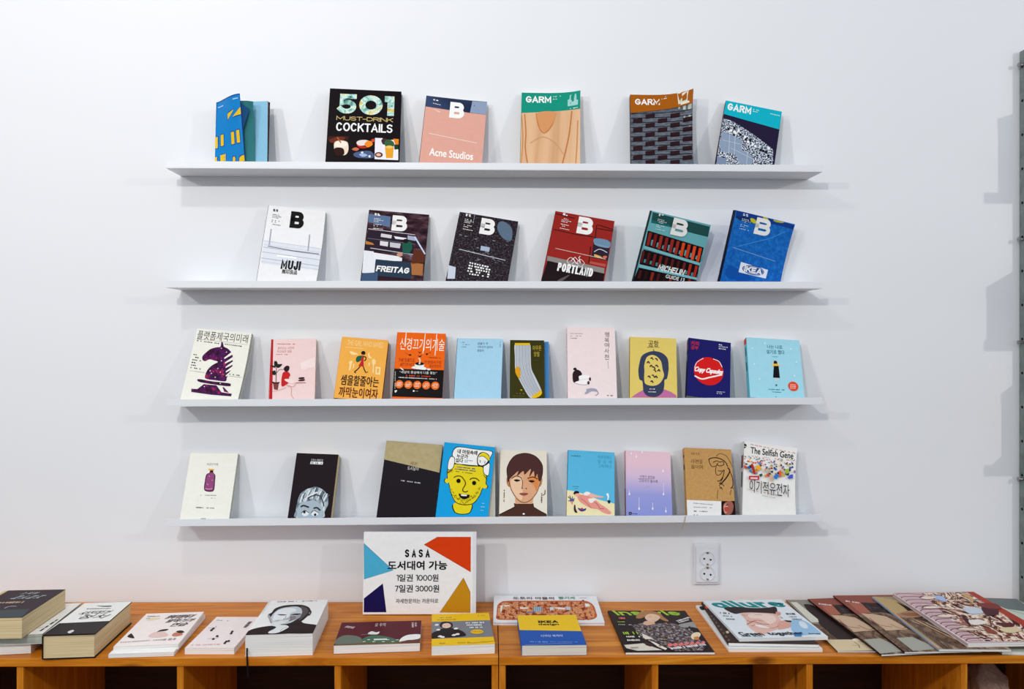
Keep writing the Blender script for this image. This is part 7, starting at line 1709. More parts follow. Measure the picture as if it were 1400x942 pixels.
('P','p','#6c6c70',(91.05,76.44,94.82,72.14,92.21,65.9,88.67,71.21)),
('P','p','#b8b0ac',(72.53,74.59,76.33,70.3,73.8,64.08,70.21,69.37)),
('P','p','#302428',(199.18,165.11,202.9,160.34,199.68,153.36,196.27,159.26)),
('P','p','#94783c',(109.03,102.56,112.82,98.13,110.09,91.67,106.55,97.15)),
('P','p','#6c6c70',(118.85,60.62,122.53,56.39,119.83,50.26,116.4,55.48)),
('P','p','#b8b0ac',(82.43,79.63,86.23,75.32,83.64,69.05,80.07,74.38)),
('P','p','#302428',(137.86,62.98,141.5,58.74,138.71,52.58,135.33,57.82)),
('P','p','#94783c',(168.2,74.88,171.8,70.58,168.87,64.31,165.55,69.64)),
('P','p','#6c6c70',(79.75,76.08,83.55,71.79,80.98,65.54,77.41,70.85)),
('P','p','#b8b0ac',(193.54,147.12,197.24,142.44,194.08,135.6,190.69,141.39)),
('P','p','#302428',(161.99,42.22,165.54,38.07,162.7,32.06,159.42,37.18)),
('P','p','#94783c',(140.36,56.08,143.98,51.87,141.2,45.76,137.84,50.96)),
('P','p','#6c6c70',(98.47,46.16,102.16,42.01,99.57,35.99,96.11,41.12)),
('P','p','#b8b0ac',(165.03,138.94,168.77,134.31,165.75,127.55,162.29,133.27)),
('P','p','#302428',(136.99,73.54,140.65,69.25,137.86,63.0,134.45,68.31)),
('P','p','#94783c',(88.43,150.04,92.37,145.37,89.65,138.55,85.95,144.33)),
('P','p','#6c6c70',(135.78,119.98,139.55,115.45,136.69,108.85,133.18,114.45)),
('P','p','#b8b0ac',(136.44,127.6,140.23,123.04,137.34,116.37,133.83,122.02)),
('P','p','#302428',(76.42,152.78,80.4,148.1,77.73,141.27,73.98,147.05)),
('P','p','#94783c',(81.76,138.75,85.69,134.15,83.02,127.42,79.32,133.12)),
('P','p','#6c6c70',(129.73,82.5,133.43,78.16,130.65,71.86,127.2,77.22)),
('P','p','#b8b0ac',(126.15,88.55,129.87,84.19,127.09,77.83,123.62,83.23)),
('P','p','#302428',(123.64,67.57,127.32,63.31,124.59,57.12,121.16,62.38)),
('P','p','#94783c',(91.35,39.42,95.04,35.31,92.48,29.34,89.02,34.42)),
('P','p','#6c6c70',(160.64,154.41,164.43,149.71,161.4,142.82,157.9,148.65)),
('P','p','#b8b0ac',(144.34,108.74,148.07,104.27,145.18,97.75,141.73,103.28)),
('P','p','#302428',(93.29,115.4,97.15,110.9,94.46,104.35,90.85,109.91)),
('P','p','#94783c',(109.38,51.96,113.05,47.78,110.4,41.71,106.97,46.88)),
('P','p','#6c6c70',(118.74,135.83,122.58,131.23,119.76,124.51,116.17,130.2)),
('P','p','#b8b0ac',(157.54,163.82,161.36,159.07,158.32,152.11,154.79,157.99)),
('P','p','#94783c',(112.94,94.46,116.7,90.07,113.97,83.67,110.45,89.1)),
('P','p','#6c6c70',(97.97,101.76,101.79,97.34,99.11,90.89,95.53,96.36)),
('P','p','#b8b0ac',(175.71,112.06,179.37,107.57,176.35,101.02,172.97,106.58)),
('P','p','#302428',(109.3,109.18,113.1,104.72,110.36,98.21,106.81,103.73)),
('P','p','#94783c',(142.57,149.07,146.39,144.4,143.44,137.56,139.9,143.35)),
('D','s','#e07068',(11.98,220.87,38.99,217.43,14.68,6.0,584.0)),
('D','s','#a4cc3c',(13.31,192.06,32.94,191.8,7.91,5.0,616.0)),
('D','s','#d8d4cc',(12.53,172.4,47.95,170.12,5.65,8.0,633.0)),
('D','s','#a4cc3c',(14.09,112.59,54.51,114.66,20.33,8.0,690.0)),
('D','s','#e8e4dc',(13.62,89.81,54.25,90.15,12.42,9.0,712.0)),
('D','s','#e8e4dc',(16.22,67.06,50.1,67.98,11.29,8.0,749.0)),
('D','s','#ece8e4',(174.9,195.99,217.12,224.7,9.03,8.0,1356.0)),
('D','s','#ece8e4',(176.79,185.03,215.63,210.28,7.91,8.0,1383.0)),
('D','s','#f4f0ec',(113.9,14.5,208.28,40.1,12.42,22.0,1290.0)),
('D','s','#2c2020',(16.54,20.01,39.69,23.46,6.78,8.0,817.0)),
]},
{'n': 'magazine', 'label': 'bottom white magazine of the four-high pile beside the fashion magazine', 'cat': 'magazine', 'M': ((0.99991, 0.00894, 0.0095, 0.58544), (-0.00894, 0.99996, -0.0, -0.36331), (-0.0095, -8e-05, 0.99995, 0.74454), (0.0, 0.0, 0.0, 1.0)), 'w': 0.2343, 'h': 0.3053, 't': 0.008, 'cov': '#e8e8e6', 'g': 'magazines lying on the bookcase top', 'page': 'pageswhite','art':[
('S','l','#2c2c30',(6.34,291.01,16.68,297.37,20.55,279.73,12.03,266.26,5.04,270.15)),
]},
{'n': 'magazine', 'label': 'dark-covered magazine in the middle of the pile, its brown edge showing at left', 'cat': 'magazine', 'M': ((0.99854, 0.0531, 0.0095, 0.58963), (-0.05311, 0.99859, -0.0, -0.34753), (-0.00949, -0.0005, 0.99995, 0.7527), (0.0, 0.0, 0.0, 1.0)), 'w': 0.2236, 'h': 0.2932, 't': 0.008, 'cov': '#3a2a26', 'g': 'magazines lying on the bookcase top', 'page': 'pageswhite','art':[
('S','p','#d84020',(1.26,255.12,9.84,264.21,9.78,246.99,1.24,237.9)),
('S','p','#d8c0a8',(13.1,73.97,19.89,77.9,19.37,65.59,12.39,60.9)),
('S','p','#6c5444',(-0.74,185.43,4.58,188.45,3.39,176.27,-2.53,173.23)),
('S','p','#6c5444',(-0.12,161.09,5.18,164.14,3.99,152.07,-1.89,148.99)),
('S','p','#6c5444',(0.51,137.0,5.78,140.08,4.59,128.11,-1.26,125.0)),
('S','p','#6c5444',(1.13,113.16,6.37,116.26,5.19,104.4,-0.64,101.26)),
('S','p','#6c5444',(1.74,89.55,6.95,92.69,5.78,80.93,-0.02,77.75)),
('S','p','#6c5444',(2.34,66.19,7.53,69.35,6.36,57.69,0.59,54.49)),
('S','p','#6c5444',(2.94,43.06,8.1,46.25,6.93,34.69,1.2,31.45)),
('S','p','#6c5444',(3.53,20.17,8.66,23.38,7.5,11.92,1.8,8.65)),
]},
{'n': 'magazine', 'label': 'top magazine of the pile, pale cover with teal title and a dark-haired face lying sideways', 'cat': 'magazine', 'M': ((0.999, -0.04379, 0.0095, 0.61937), (0.04379, 0.99904, -0.0, -0.34115), (-0.00949, 0.00042, 0.99995, 0.76072), (0.0, 0.0, 0.0, 1.0)), 'w': 0.2295, 'h': 0.2741, 't': 0.008, 'cov': '#e6ebf0', 'g': 'magazines lying on the bookcase top', 'page': 'pageswhite','art':[
('B', 't', '#128c8c', ('allure', 113.45, 240.558, 202.541, 57.698, 0.24, 0.0, -0.35, 0.1)),
('S','p','#2a1416',(40.1,214.8,80.59,218.67,122.98,208.42,164.2,210.65,186.64,216.24,179.5,186.25,164.76,161.4,141.73,168.76,104.25,174.51,75.42,173.46,53.02,166.61,40.73,187.99)),
('S','f','#e8bcae',(68.59,170.37,98.76,175.02,136.26,169.27,161.5,161.71,163.81,146.75,156.06,107.84,138.22,77.98,123.48,55.36,94.82,37.72,66.56,20.33,55.77,47.77,55.01,88.81,63.89,116.16,66.14,148.44)),
('S','f','#f4d8cc',(87.83,161.15,123.36,165.26,151.73,151.54,145.57,115.9,115.94,90.36,108.15,126.46,83.35,134.49)),
('S','f','#d89888',(168.62,172.22,179.19,177.22,180.42,165.14,170.67,149.79,163.1,150.49)),
('S','p','#e0a898',(145.28,101.75,168.13,110.3,175.28,85.07,162.85,65.5,133.35,53.15,124.02,56.67)),
('K','f','#a83830',(2.1,66.53,119.49,73.36,108.21,93.37,117.06,106.74,108.75)),
('K','f','#8c2820',(2.37,55.01,88.81,78.7,107.73,94.74,92.25,114.59,87.0)),
('K','f','#b04038',(1.58,61.81,77.83,88.13,89.35,98.71,74.58,109.17,60.0,134.22,74.88)),
('S','f','#f8ece8',(76.23,86.93,91.58,84.18,104.73,62.42,89.02,63.8,76.36,73.11)),
('L','f','#3c2420',(1.58,103.38,157.49,123.8,155.6)),
('L','f','#3c2420',(1.58,68.2,157.8,75.63,151.23)),
('S','p','#9cc4e4',(186.85,112.16,209.75,117.21,221.91,94.87,224.5,46.55,220.48,20.31,192.14,16.17,163.89,12.05,154.18,32.6,165.66,72.11)),
('S','p','#dce8f0',(203.79,103.54,214.01,95.58,207.1,61.61,193.82,55.98,192.07,76.66)),
('P','p','#3c84c0',(150.17,26.33,174.74,30.83,162.33,2.45,144.56,3.96)),
('L','p','#1c1c20',(2.1,166.3,139.22,168.08,126.75)),
('P','p','#241c1c',(165.57,114.09,184.07,108.86,179.71,98.66,169.7,100.96)),
('T', 't', '#141414', ('Green', 39.919, 25.878, 57.869, 24.522, 0.02, 0.0, -0.3)),
('T', 't', '#141414', ('together', 130.824, 22.723, 92.064, 25.964, 0.02, 0.0, -0.3)),
('D','s','#4c6c80',(11.54,11.95,66.25,6.04,5.77,16.0,638.0)),
('D','s','#303840',(13.5,175.5,39.28,167.88,12.98,6.0,440.0)),
('D','s','#5c646c',(14.28,153.21,37.1,145.99,7.21,6.0,477.0)),
('D','s','#303840',(14.31,129.23,38.16,125.63,8.65,5.0,514.0)),
('D','s','#303840',(192.71,158.8,217.07,156.53,14.42,5.0,1116.0)),
('D','s','#5c646c',(191.84,136.87,211.95,135.02,5.77,5.0,1153.0)),
('D','s','#5c646c',(191.71,120.29,217.73,116.49,8.65,6.0,1185.0)),
('D','s','#303840',(188.45,19.76,218.74,16.52,5.77,7.0,1342.0)),
]},
{'n': 'magazine', 'label': 'grey magazine with dark figure and beige foot strip, partly under the magazine pile', 'cat': 'magazine', 'M': ((0.99995, 0.00274, 0.00949, 0.85398), (-0.00232, 0.99899, -0.04495, -0.37128), (-0.0096, 0.04493, 0.99894, 0.73838), (0.0, 0.0, 0.0, 1.0)), 'w': 0.206, 'h': 0.3268, 't': 0.0035, 'cov': '#8f8a80', 'g': 'magazines lying on the bookcase top', 'spine': '#5c5048', 'page': 'pageswhite','art':[
('S','p','#2c1c1c',(37.74,290.25,67.23,275.53,75.61,182.79,83.44,86.27,82.32,59.45,36.26,61.49,16.52,68.98,26.06,101.97,24.81,156.38,29.18,204.83)),
('P','p','brownphoto',(-3.88,164.05,24.81,156.38,26.06,101.97,33.4,61.62,-3.31,69.84)),
('P','b','#d8c4a0',(-4.28,64.61,103.0,65.25,108.91,5.16,-2.28,-1.8)),
('P','b','#d8d4c4',(6.98,308.53,24.84,308.48,34.61,190.74,28.12,170.07,7.82,170.6)),
('S','p','#f0e0c0',(66.53,63.48,82.24,71.51,94.58,60.25,74.62,55.79)),
('K','p','#6c3c20',(1.78,66.02,50.2,69.68,33.49,63.31,17.38)),
('K','p','#8c5c30',(1.48,51.87,33.04,68.43,30.91)),
]},
{'n': 'magazine', 'label': 'terracotta-headed magazine with a hand photo, left one of two alike', 'cat': 'magazine', 'M': ((0.9959, -0.09001, 0.00949, 0.94565), (0.09034, 0.9949, -0.04495, -0.405), (-0.0054, 0.04563, 0.99894, 0.74319), (0.0, 0.0, 0.0, 1.0)), 'w': 0.1844, 'h': 0.3499, 't': 0.0045, 'cov': 'brownphoto', 'g': 'magazines lying on the bookcase top', 'spine': '#2c1410', 'page': 'pageswhite','art':[
('P','b','#8c4a3c',(-1.83,351.02,192.58,347.57,191.12,284.0,146.88,278.05,28.95,272.62,34.09,226.84,-37.67,227.63)),
('P','b','#a8604c',(13.66,301.98,49.73,301.82,36.57,234.6,5.0,234.92)),
('P','b','darkphoto',(46.95,301.84,137.89,290.47,126.85,220.56,34.09,226.84)),
('P','p','brownphoto',(5.0,234.92,61.85,237.57,151.46,193.47,126.88,24.4,4.44,11.98)),
('P','p','#c9a98c',(5.52,233.63,34.99,228.14,61.62,211.42,69.43,160.27,69.3,131.94,3.85,126.03,4.69,188.76)),
('P','b','#a4a498',(5.31,81.88,51.16,84.55,65.7,41.96,62.28,10.23,-0.65,4.07)),
('D','s','#ead8d0',(12.78,312.12,44.38,298.23,10.87,9.0,277.0)),
('K','p','#6c2c24',(2.33,10.41,205.43,9.61,161.28,36.16,146.81)),
('K','p','#7c3828',(2.33,41.75,164.22,53.36,135.83,78.46,146.04)),
('K','p','#5c2c24',(1.99,4.69,188.76,6.13,147.35,3.85,126.03)),
]},
{'n': 'magazine', 'label': 'terracotta-headed magazine with a hand photo, right one of two alike', 'cat': 'magazine', 'M': ((0.99953, -0.02899, 0.00949, 1.00453), (0.02939, 0.99856, -0.04495, -0.4021), (-0.00817, 0.04521, 0.99894, 0.74756), (0.0, 0.0, 0.0, 1.0)), 'w': 0.1956, 'h': 0.3581, 't': 0.0045, 'cov': 'brownphoto', 'g': 'magazines lying on the bookcase top', 'spine': '#2c1410', 'page': 'pageswhite','art':[
('P','b','#8c4a3c',(-2.27,361.48,205.51,357.47,203.88,285.32,158.17,278.64,36.1,272.32,44.29,222.8,-29.2,223.32)),
('P','b','#a8604c',(18.06,305.02,56.01,304.91,46.36,231.07,13.98,231.29)),
('P','b','darkphoto',(53.09,304.92,148.62,292.37,138.86,216.57,44.29,222.8)),
('P','p','brownphoto',(13.98,231.29,72.06,234.36,164.13,188.42,143.26,24.34,28.45,11.83)),
('P','p','#c9a98c',(14.61,229.91,45.13,224.18,73.13,206.64,83.37,154.07,84.49,125.8,20.48,119.5,16.99,182.76)),
('P','b','#a4a498',(24.84,76.75,69.01,79.68,84.87,39.85,82.98,10.84,24.15,4.64)),
('D','s','#ead8d0',(16.38,316.51,50.61,300.86,11.15,9.0,537.0)),
('K','p','#6c2c24',(2.16,21.6,200.11,23.81,154.71,51.07,140.33)),
('K','p','#7c3828',(2.16,55.65,157.88,68.63,129.53,92.91,139.86)),
('K','p','#5c2c24',(1.85,16.99,182.76,21.29,140.67,20.48,119.5)),
]},
{'n': 'magazine', 'label': 'tan and brown magazine with pale blue spine, lying under the pink striped magazine', 'cat': 'magazine', 'M': ((0.99973, 0.02135, 0.00949, 1.08997), (-0.0209, 0.99877, -0.04495, -0.40129), (-0.01044, 0.04474, 0.99894, 0.75329), (0.0, 0.0, 0.0, 1.0)), 'w': 0.1773, 'h': 0.333, 't': 0.006, 'cov': '#9c8c70', 'g': 'magazines lying on the bookcase top', 'spine': '#93a4b8', 'page': 'pageswhite','art':[
('P','b','#b89c6c',(2.07,333.05,57.19,306.21,47.27,232.77,27.5,212.09,4.05,211.12,-39.12,220.61)),
('P','p','brownphoto',(4.05,211.12,113.17,235.03,168.19,1.61,11.67,-2.85)),
('S','p','#2a1810',(49.06,290.85,57.73,275.2,79.8,197.54,48.67,191.28,50.44,254.45)),
('S','p','#a87c5c',(-1.98,203.32,60.69,233.23,70.64,197.11,16.54,184.82)),
('S','p','#8c5c44',(18.17,211.71,57.84,217.0,69.36,201.77,33.39,195.36)),
('K','p','#6c4430',(4.11,28.4,175.52,50.55,102.01,70.44,17.32)),
('K','p','#c8a884',(4.11,37.02,167.94,59.87,93.52,89.08,14.03)),
('K','p','#54301c',(4.11,45.73,160.29,69.3,84.94,107.65,10.75)),
('K','p','#b8b098',(4.11,54.53,152.55,78.83,76.26,126.16,7.49)),
('P','b','#d8a080',(-10.2,210.54,4.05,211.12,-2.46,73.93,6.34,10.33,-8.68,-0.97,-13.15,102.79)),
]},
{'n': 'magazine', 'label': 'pale green and grey magazine at the right end, under the pink striped magazine', 'cat': 'magazine', 'M': ((0.99686, 0.07866, 0.00949, 1.25813), (-0.07816, 0.99593, -0.04495, -0.38558), (-0.01299, 0.04407, 0.99894, 0.7394), (0.0, 0.0, 0.0, 1.0)), 'w': 0.2484, 'h': 0.3535, 't': 0.0085, 'cov': '#c3cdbd', 'g': 'magazines lying on the bookcase top', 'page': 'pageswhite','art':[
('P','b','#6c7474',(142.38,352.95,261.25,352.95,240.33,250.09,171.95,273.76)),
('L','p','#0c0a0c',(1.86,13.47,62.46,32.55,51.78,58.64,44.69)),
('P','b','#a8b4a8',(171.05,276.69,205.3,237.93,201.63,231.83,176.49,258.96)),
]},
{'n': 'magazine', 'label': 'large pink striped magazine showing folded clothes, top of the right-hand pile', 'cat': 'magazine', 'M': ((0.99949, -0.03063, 0.00949, 1.16588), (0.03103, 0.99851, -0.04495, -0.3948), (-0.0081, 0.04522, 0.99894, 0.76486), (0.0, 0.0, 0.0, 1.0)), 'w': 0.2413, 'h': 0.3232, 't': 0.0115, 'cov': '#c8a8ac', 'g': 'magazines lying on the bookcase top', 'spine': '#c0a0a4', 'page': 'pageswhite', 'r': 5,'art':[
('P','b','#a83c2c',(219.36,324.54,245.89,325.66,238.71,-0.21,207.71,-2.69)),
('P','p','fabric',(81.12,316.4,217.71,322.18,207.71,-2.69,40.55,8.03,46.63,130.23)),
('K','p','#7c4448',(2.25,-10.77,295.38,7.3,313.27,24.86,317.14,51.31,313.58,76.8,305.4)),
('K','p','#e4d0d6',(2.25,0.33,300.52,17.62,305.92,44.03,302.43)),
('K','p','#7c4448',(2.25,-10.28,272.12,7.63,289.76,25.03,293.61,64.01,290.77,97.56,283.2)),
('K','p','#e4d0d6',(2.25,0.72,277.2,17.85,282.57,56.75,279.8)),
('K','p','#7c4448',(2.25,-9.81,249.27,7.95,266.66,25.19,270.49,76.44,268.42,117.86,261.5)),
('K','p','#e4d0d6',(2.25,1.1,254.3,18.08,259.62,69.22,257.64)),
('K','p','#7c4448',(2.25,-9.34,226.82,8.26,243.96,25.36,247.78,51.12,244.63,75.95,237.09)),
('K','p','#e4d0d6',(2.25,1.47,231.79,18.31,237.07,44.03,233.99)),
('K','p','#7c4448',(2.25,-8.88,204.75,8.57,221.65,25.52,225.46,63.49,223.1,96.19,216.21)),
('K','p','#e4d0d6',(2.25,1.84,209.67,18.53,214.91,56.43,212.62)),
('K','p','#7c4448',(2.25,-8.43,183.06,8.87,199.72,25.67,203.51,75.62,201.99,116.0,195.77)),
('K','p','#e4d0d6',(2.25,2.2,187.93,18.75,193.13,68.58,191.69)),
('K','p','#7c4448',(2.25,-7.99,161.74,9.17,178.17,25.83,181.94,50.94,179.18,75.15,172.23)),
('K','p','#e4d0d6',(2.25,2.55,166.55,18.96,171.71,44.03,169.0)),
('K','p','#7c4448',(2.25,-7.55,140.77,9.46,156.97,25.98,160.74,63.0,158.82,94.89,152.55)),
('K','p','#e4d0d6',(2.25,2.9,145.54,19.17,150.66,56.12,148.81)),
('K','p','#7c4448',(2.25,-7.12,120.15,9.75,136.14,26.13,139.88,74.83,138.86,114.22,133.28)),
('K','p','#e4d0d6',(2.25,3.24,124.87,19.38,129.95,67.97,129.0)),
('K','p','#7c4448',(2.25,-6.7,99.88,10.04,115.64,26.28,119.38,50.77,116.95,74.39,110.54)),
('K','p','#e4d0d6',(2.25,3.58,104.54,19.58,109.59,44.03,107.22)),
('K','p','#7c4448',(2.25,-6.29,79.93,10.31,95.49,26.43,99.21,62.54,97.69,93.66,91.98)),
('K','p','#e4d0d6',(2.25,3.91,84.55,19.78,89.56,55.82,88.1)),
('K','p','#7c4448',(2.25,-5.88,60.31,10.59,75.66,26.57,79.36,74.08,78.78,112.53,73.8)),
('K','p','#e4d0d6',(2.25,4.23,64.88,19.98,69.85,67.4,69.34)),
('K','p','#7c4448',(2.25,-5.48,41.0,10.86,56.15,26.71,59.84,50.61,57.73,73.66,51.82)),
('K','p','#e4d0d6',(2.25,4.55,45.53,20.17,50.46,44.03,48.4)),
('K','p','#7c4448',(2.25,-5.08,22.0,11.12,36.96,26.85,40.63,62.1,39.47,92.48,34.29)),
('K','p','#e4d0d6',(2.25,4.87,26.48,20.36,31.38,55.54,30.28)),
('K','p','#7c4448',(2.25,-4.7,3.3,11.39,18.07,26.98,21.72,73.37,21.55,110.92,17.11)),
('K','p','#e4d0d6',(2.25,5.18,7.74,20.55,12.61,66.84,12.5)),
('S','p','#a8b8e0',(93.41,286.3,119.68,295.07,124.39,276.47,109.06,249.81,95.34,267.62)),
('S','p','#c4ccd8',(130.66,207.72,174.28,203.1,162.46,171.3,121.75,167.5)),
('S','p','#c8a06c',(196.2,309.84,208.87,295.34,200.41,265.32,171.03,227.67,169.05,234.73,190.23,264.83,188.79,286.94)),
('S','p','#4c1c24',(182.58,207.07,217.03,202.02,202.24,166.88,161.0,154.24)),
('S','p','#7c3430',(192.12,235.93,241.05,231.39,228.64,195.76,188.28,207.39)),
('S','p','#e8d4c4',(57.63,280.87,82.0,291.09,100.17,279.08,66.43,267.73)),
('S','p','#ecd8cc',(18.03,212.3,52.72,221.39,71.69,211.61,35.78,204.63)),
('S','p','#e8d0c0',(22.34,159.48,53.83,164.82,75.63,152.39,35.79,146.53)),
('S','p','#dcc8b0',(25.38,75.99,66.98,82.11,93.8,67.98,43.94,64.44)),
('S','p','#d8c49c',(132.19,70.71,169.74,79.69,187.34,62.13,139.97,46.26)),
('S','p','#8c4430',(100.67,81.23,113.69,63.07,107.49,43.86,87.35,51.74)),
('S','p','#e4dcd4',(87.61,122.82,121.02,128.29,123.27,105.4,82.18,96.12)),
('S','p','#5c2420',(157.27,97.98,189.61,106.62,185.53,87.13,155.88,81.89)),
('K','p','#4c1c20',(2.25,51.57,280.59,71.47,292.9,88.96,288.37)),
('K','p','#4c1c20',(2.25,14.06,208.48,37.43,224.21,74.22,215.33)),
('K','p','#4c1c20',(2.25,18.45,155.79,50.5,168.09,51.36,161.22)),
('K','p','#4c1c20',(2.25,21.62,72.5,46.98,83.97,82.77,67.2)),
('K','p','#4c1c20',(2.25,111.55,224.51,163.27,234.43,171.17,206.44)),
('K','p','#4c1c20',(2.25,122.78,261.53,172.21,271.31,174.83,235.03)),
('K','p','#4c1c20',(2.25,94.26,139.98,125.99,135.27,174.75,158.45)),
]}]
# ------------------------------------------------------------------ the setting
WX0, WX1, CEIL = -3.4, 3.6, 3.3
def plaster(name, col):
    m, N, L, b = base(name, .75, .2)
    n = noise(N, L, coords(N, L, (1, 1, 1)), 90, 4)
    r = ramp(N, [(.3, col), (.7, col)])
    n2 = noise(N, L, coords(N, L, (1, 1, 1)), 1.3, 2)
    c = lin(col); mx = N.new('ShaderNodeMixRGB'); mx.inputs[1].default_value = tuple(x * .985 for x in c[:3]) + (1,); mx.inputs[2].default_value = c
    L.new(n2.outputs['Fac'], mx.inputs[0]); L.new(mx.outputs[0], b.inputs['Base Color'])
    bp = N.new('ShaderNodeBump'); bp.inputs['Strength'].default_value = .12; bp.inputs['Distance'].default_value = .001
    L.new(n.outputs['Fac'], bp.inputs['Height']); L.new(bp.outputs[0], b.inputs['Normal'])
    return m
MATS['wall'] = plaster('white_plaster', '#eceef2')
MATS['floor'] = wood('floor_boards', '#4a3a2c', '#5e4b39', '#705a46', 0, .5)
MATS['pine'] = wood('oiled_pine', '#a85408', '#cc7816', '#e6982e', 0, .4)
MATS['pine_up'] = wood('oiled_pine_upright', '#a85408', '#c87414', '#e0922a', 2, .4)
MATS['pine_dark'] = wood('painted_shade_pine', '#1c0a02', '#2c1206', '#40200c', 0, .55)  # same pine, with the compartment shade put into its colour
MATS['enamel'] = base('white_enamel_steel', .38, .4)[0]; MATS['enamel'].node_tree.nodes['Principled BSDF'].inputs['Base Color'].default_value = lin('#e6e9ee')
MATS['plastic'] = base('white_plastic', .3, .5)[0]; MATS['plastic'].node_tree.nodes['Principled BSDF'].inputs['Base Color'].default_value = lin('#e4e6ec')
MATS['steel'] = noisy('grey_green_painted_steel', 30, [(.3, '#66706e'), (.6, '#7c8684')], gloss=.35)
for k, c_, mtl in (('bolt', '#9a9a98', 1), ('brass', '#a08048', 1), ('hole', '#0a0a0c', 0), ('rubber', '#141414', 0)):
    m_, N_, L_, b_ = base(k + '_metal' if mtl else k + '_black', .35); b_.inputs['Base Color'].default_value = lin(c_); b_.inputs['Metallic'].default_value = mtl; MATS[k] = m_

mb = MB(); mb.box(WX0 - 3, 0, 0, WX1 + 3, .12, CEIL, 'wall'); structure(mb.build('wall_back'))
mb = MB(); mb.box(WX0 - 3, -9, -.05, WX1 + 3, .12, 0, 'floor'); structure(mb.build('floor'))

# ------------------------------------------------------------------ wall shelves: folded steel sheet with an upturned front lip
XL, XR, DS = -0.8971, 0.9372, 0.103
ZS = [1.9829, 1.6528, 1.325, 0.9941]
names = ['top', 'second', 'third', 'lowest']
for k, z in enumerate(ZS):
    t = thing('wall_shelf', ['white steel picture ledge highest on the wall, holding the magazines with title bands',
        'white steel picture ledge second from the top, holding the magazines marked B',
        'white steel picture ledge third from the top, holding the book with the sock',
        'white steel picture ledge lowest on the wall, above the socket and the price sign'][k], 'shelf',
        Matrix.Translation((XL, 0, z)), 'wall shelves')
    L_ = XR - XL
    mb = MB(); mb.box(0, -DS, 0, L_, -.0005, .002, 'enamel'); mb.build('tray', t, .0004)
    mb = MB(); mb.box(0, -DS, .002, L_, -DS + .0022, .0195, 'enamel'); mb.build('front_lip', t, .0004)
    mb = MB(); mb.box(0, -.0025, .002, L_, -.0005, .012, 'enamel'); mb.build('back_flange', t, .0004)

# ------------------------------------------------------------------ pine bookcases
ZT0, ZTS = .7421, -.0095
def case(x0, x1, divs, label, seed):
    zb = ZT0 + ZTS * x0
    t = thing('bookcase', label, 'bookcase', Matrix.Translation((x0, 0, 0)) , 'low pine bookcases along the wall')
    L_ = x1 - x0; sl = ZTS
    def zz(x): return zb + sl * x
    def slab(mb, xa, xb, y0, y1, dz0, dz1, key):
        vs = []
        for dz in (dz0, dz1):
            for y in (y0, y1):
                for x in (xa, xb): vs.append((x, y, zz(x) + dz))
        mb.add(vs, [(0, 2, 3, 1), (4, 5, 7, 6), (0, 1, 5, 4), (2, 6, 7, 3), (0, 4, 6, 2), (1, 3, 7, 5)], key)
    ys = [-.3905, -.292, -.1935, -.095, -.004]
    for i in range(4):
        mb = MB(); slab(mb, 0, L_, ys[i] + .0004, ys[i + 1] - .0004, -.0195, 0, 'pine'); mb.build('plank', t, .0012)
    for i, d in enumerate([.008] + [d - x0 for d in divs] + [L_ - .008]):
        mb = MB(); vs = []
        for z in (0, 1):
            for y in (-.386, -.012):
                for x in (d - .008, d + .008): vs.append((x, y, .06 if z == 0 else zz(x) - .0198))
        mb.add(vs, [(0, 2, 3, 1), (4, 5, 7, 6), (0, 1, 5, 4), (2, 6, 7, 3), (0, 4, 6, 2), (1, 3, 7, 5)], 'pine_up')
        mb.build('side_panel' if i in (0, len(divs) + 1) else 'divider', t, .001)
    mb = MB(); mb.box(.002, -.012, .06, L_ - .002, -.005, zb - .036, 'pine_dark'); mb.build('back_panel', t)  # back panel coloured dark to stand in for the shade inside
    for z in (.06, .40):
        mb = MB(); mb.box(.0165, -.38, z, L_ - .0165, -.0125, z + .018, 'pine'); mb.build('shelf_board', t, .001)
    mb = MB(); mb.box(.0, -.36, 0, L_, -.02, .0595, 'pine'); mb.build('plinth', t, .001)
    return t
case(-1.495, .0165, [-1.119, -.743, -.369], 'long orange pine bookcase on the left, under the thick books and the portrait book', 1)
case(.0185, 1.545, [.398, .778, 1.163], 'long orange pine bookcase on the right, under the fashion and brown magazines', 2)
def tz(x): return ZT0 + ZTS * x

# ------------------------------------------------------------------ books and magazines
for bk in DATA: build_book(bk)

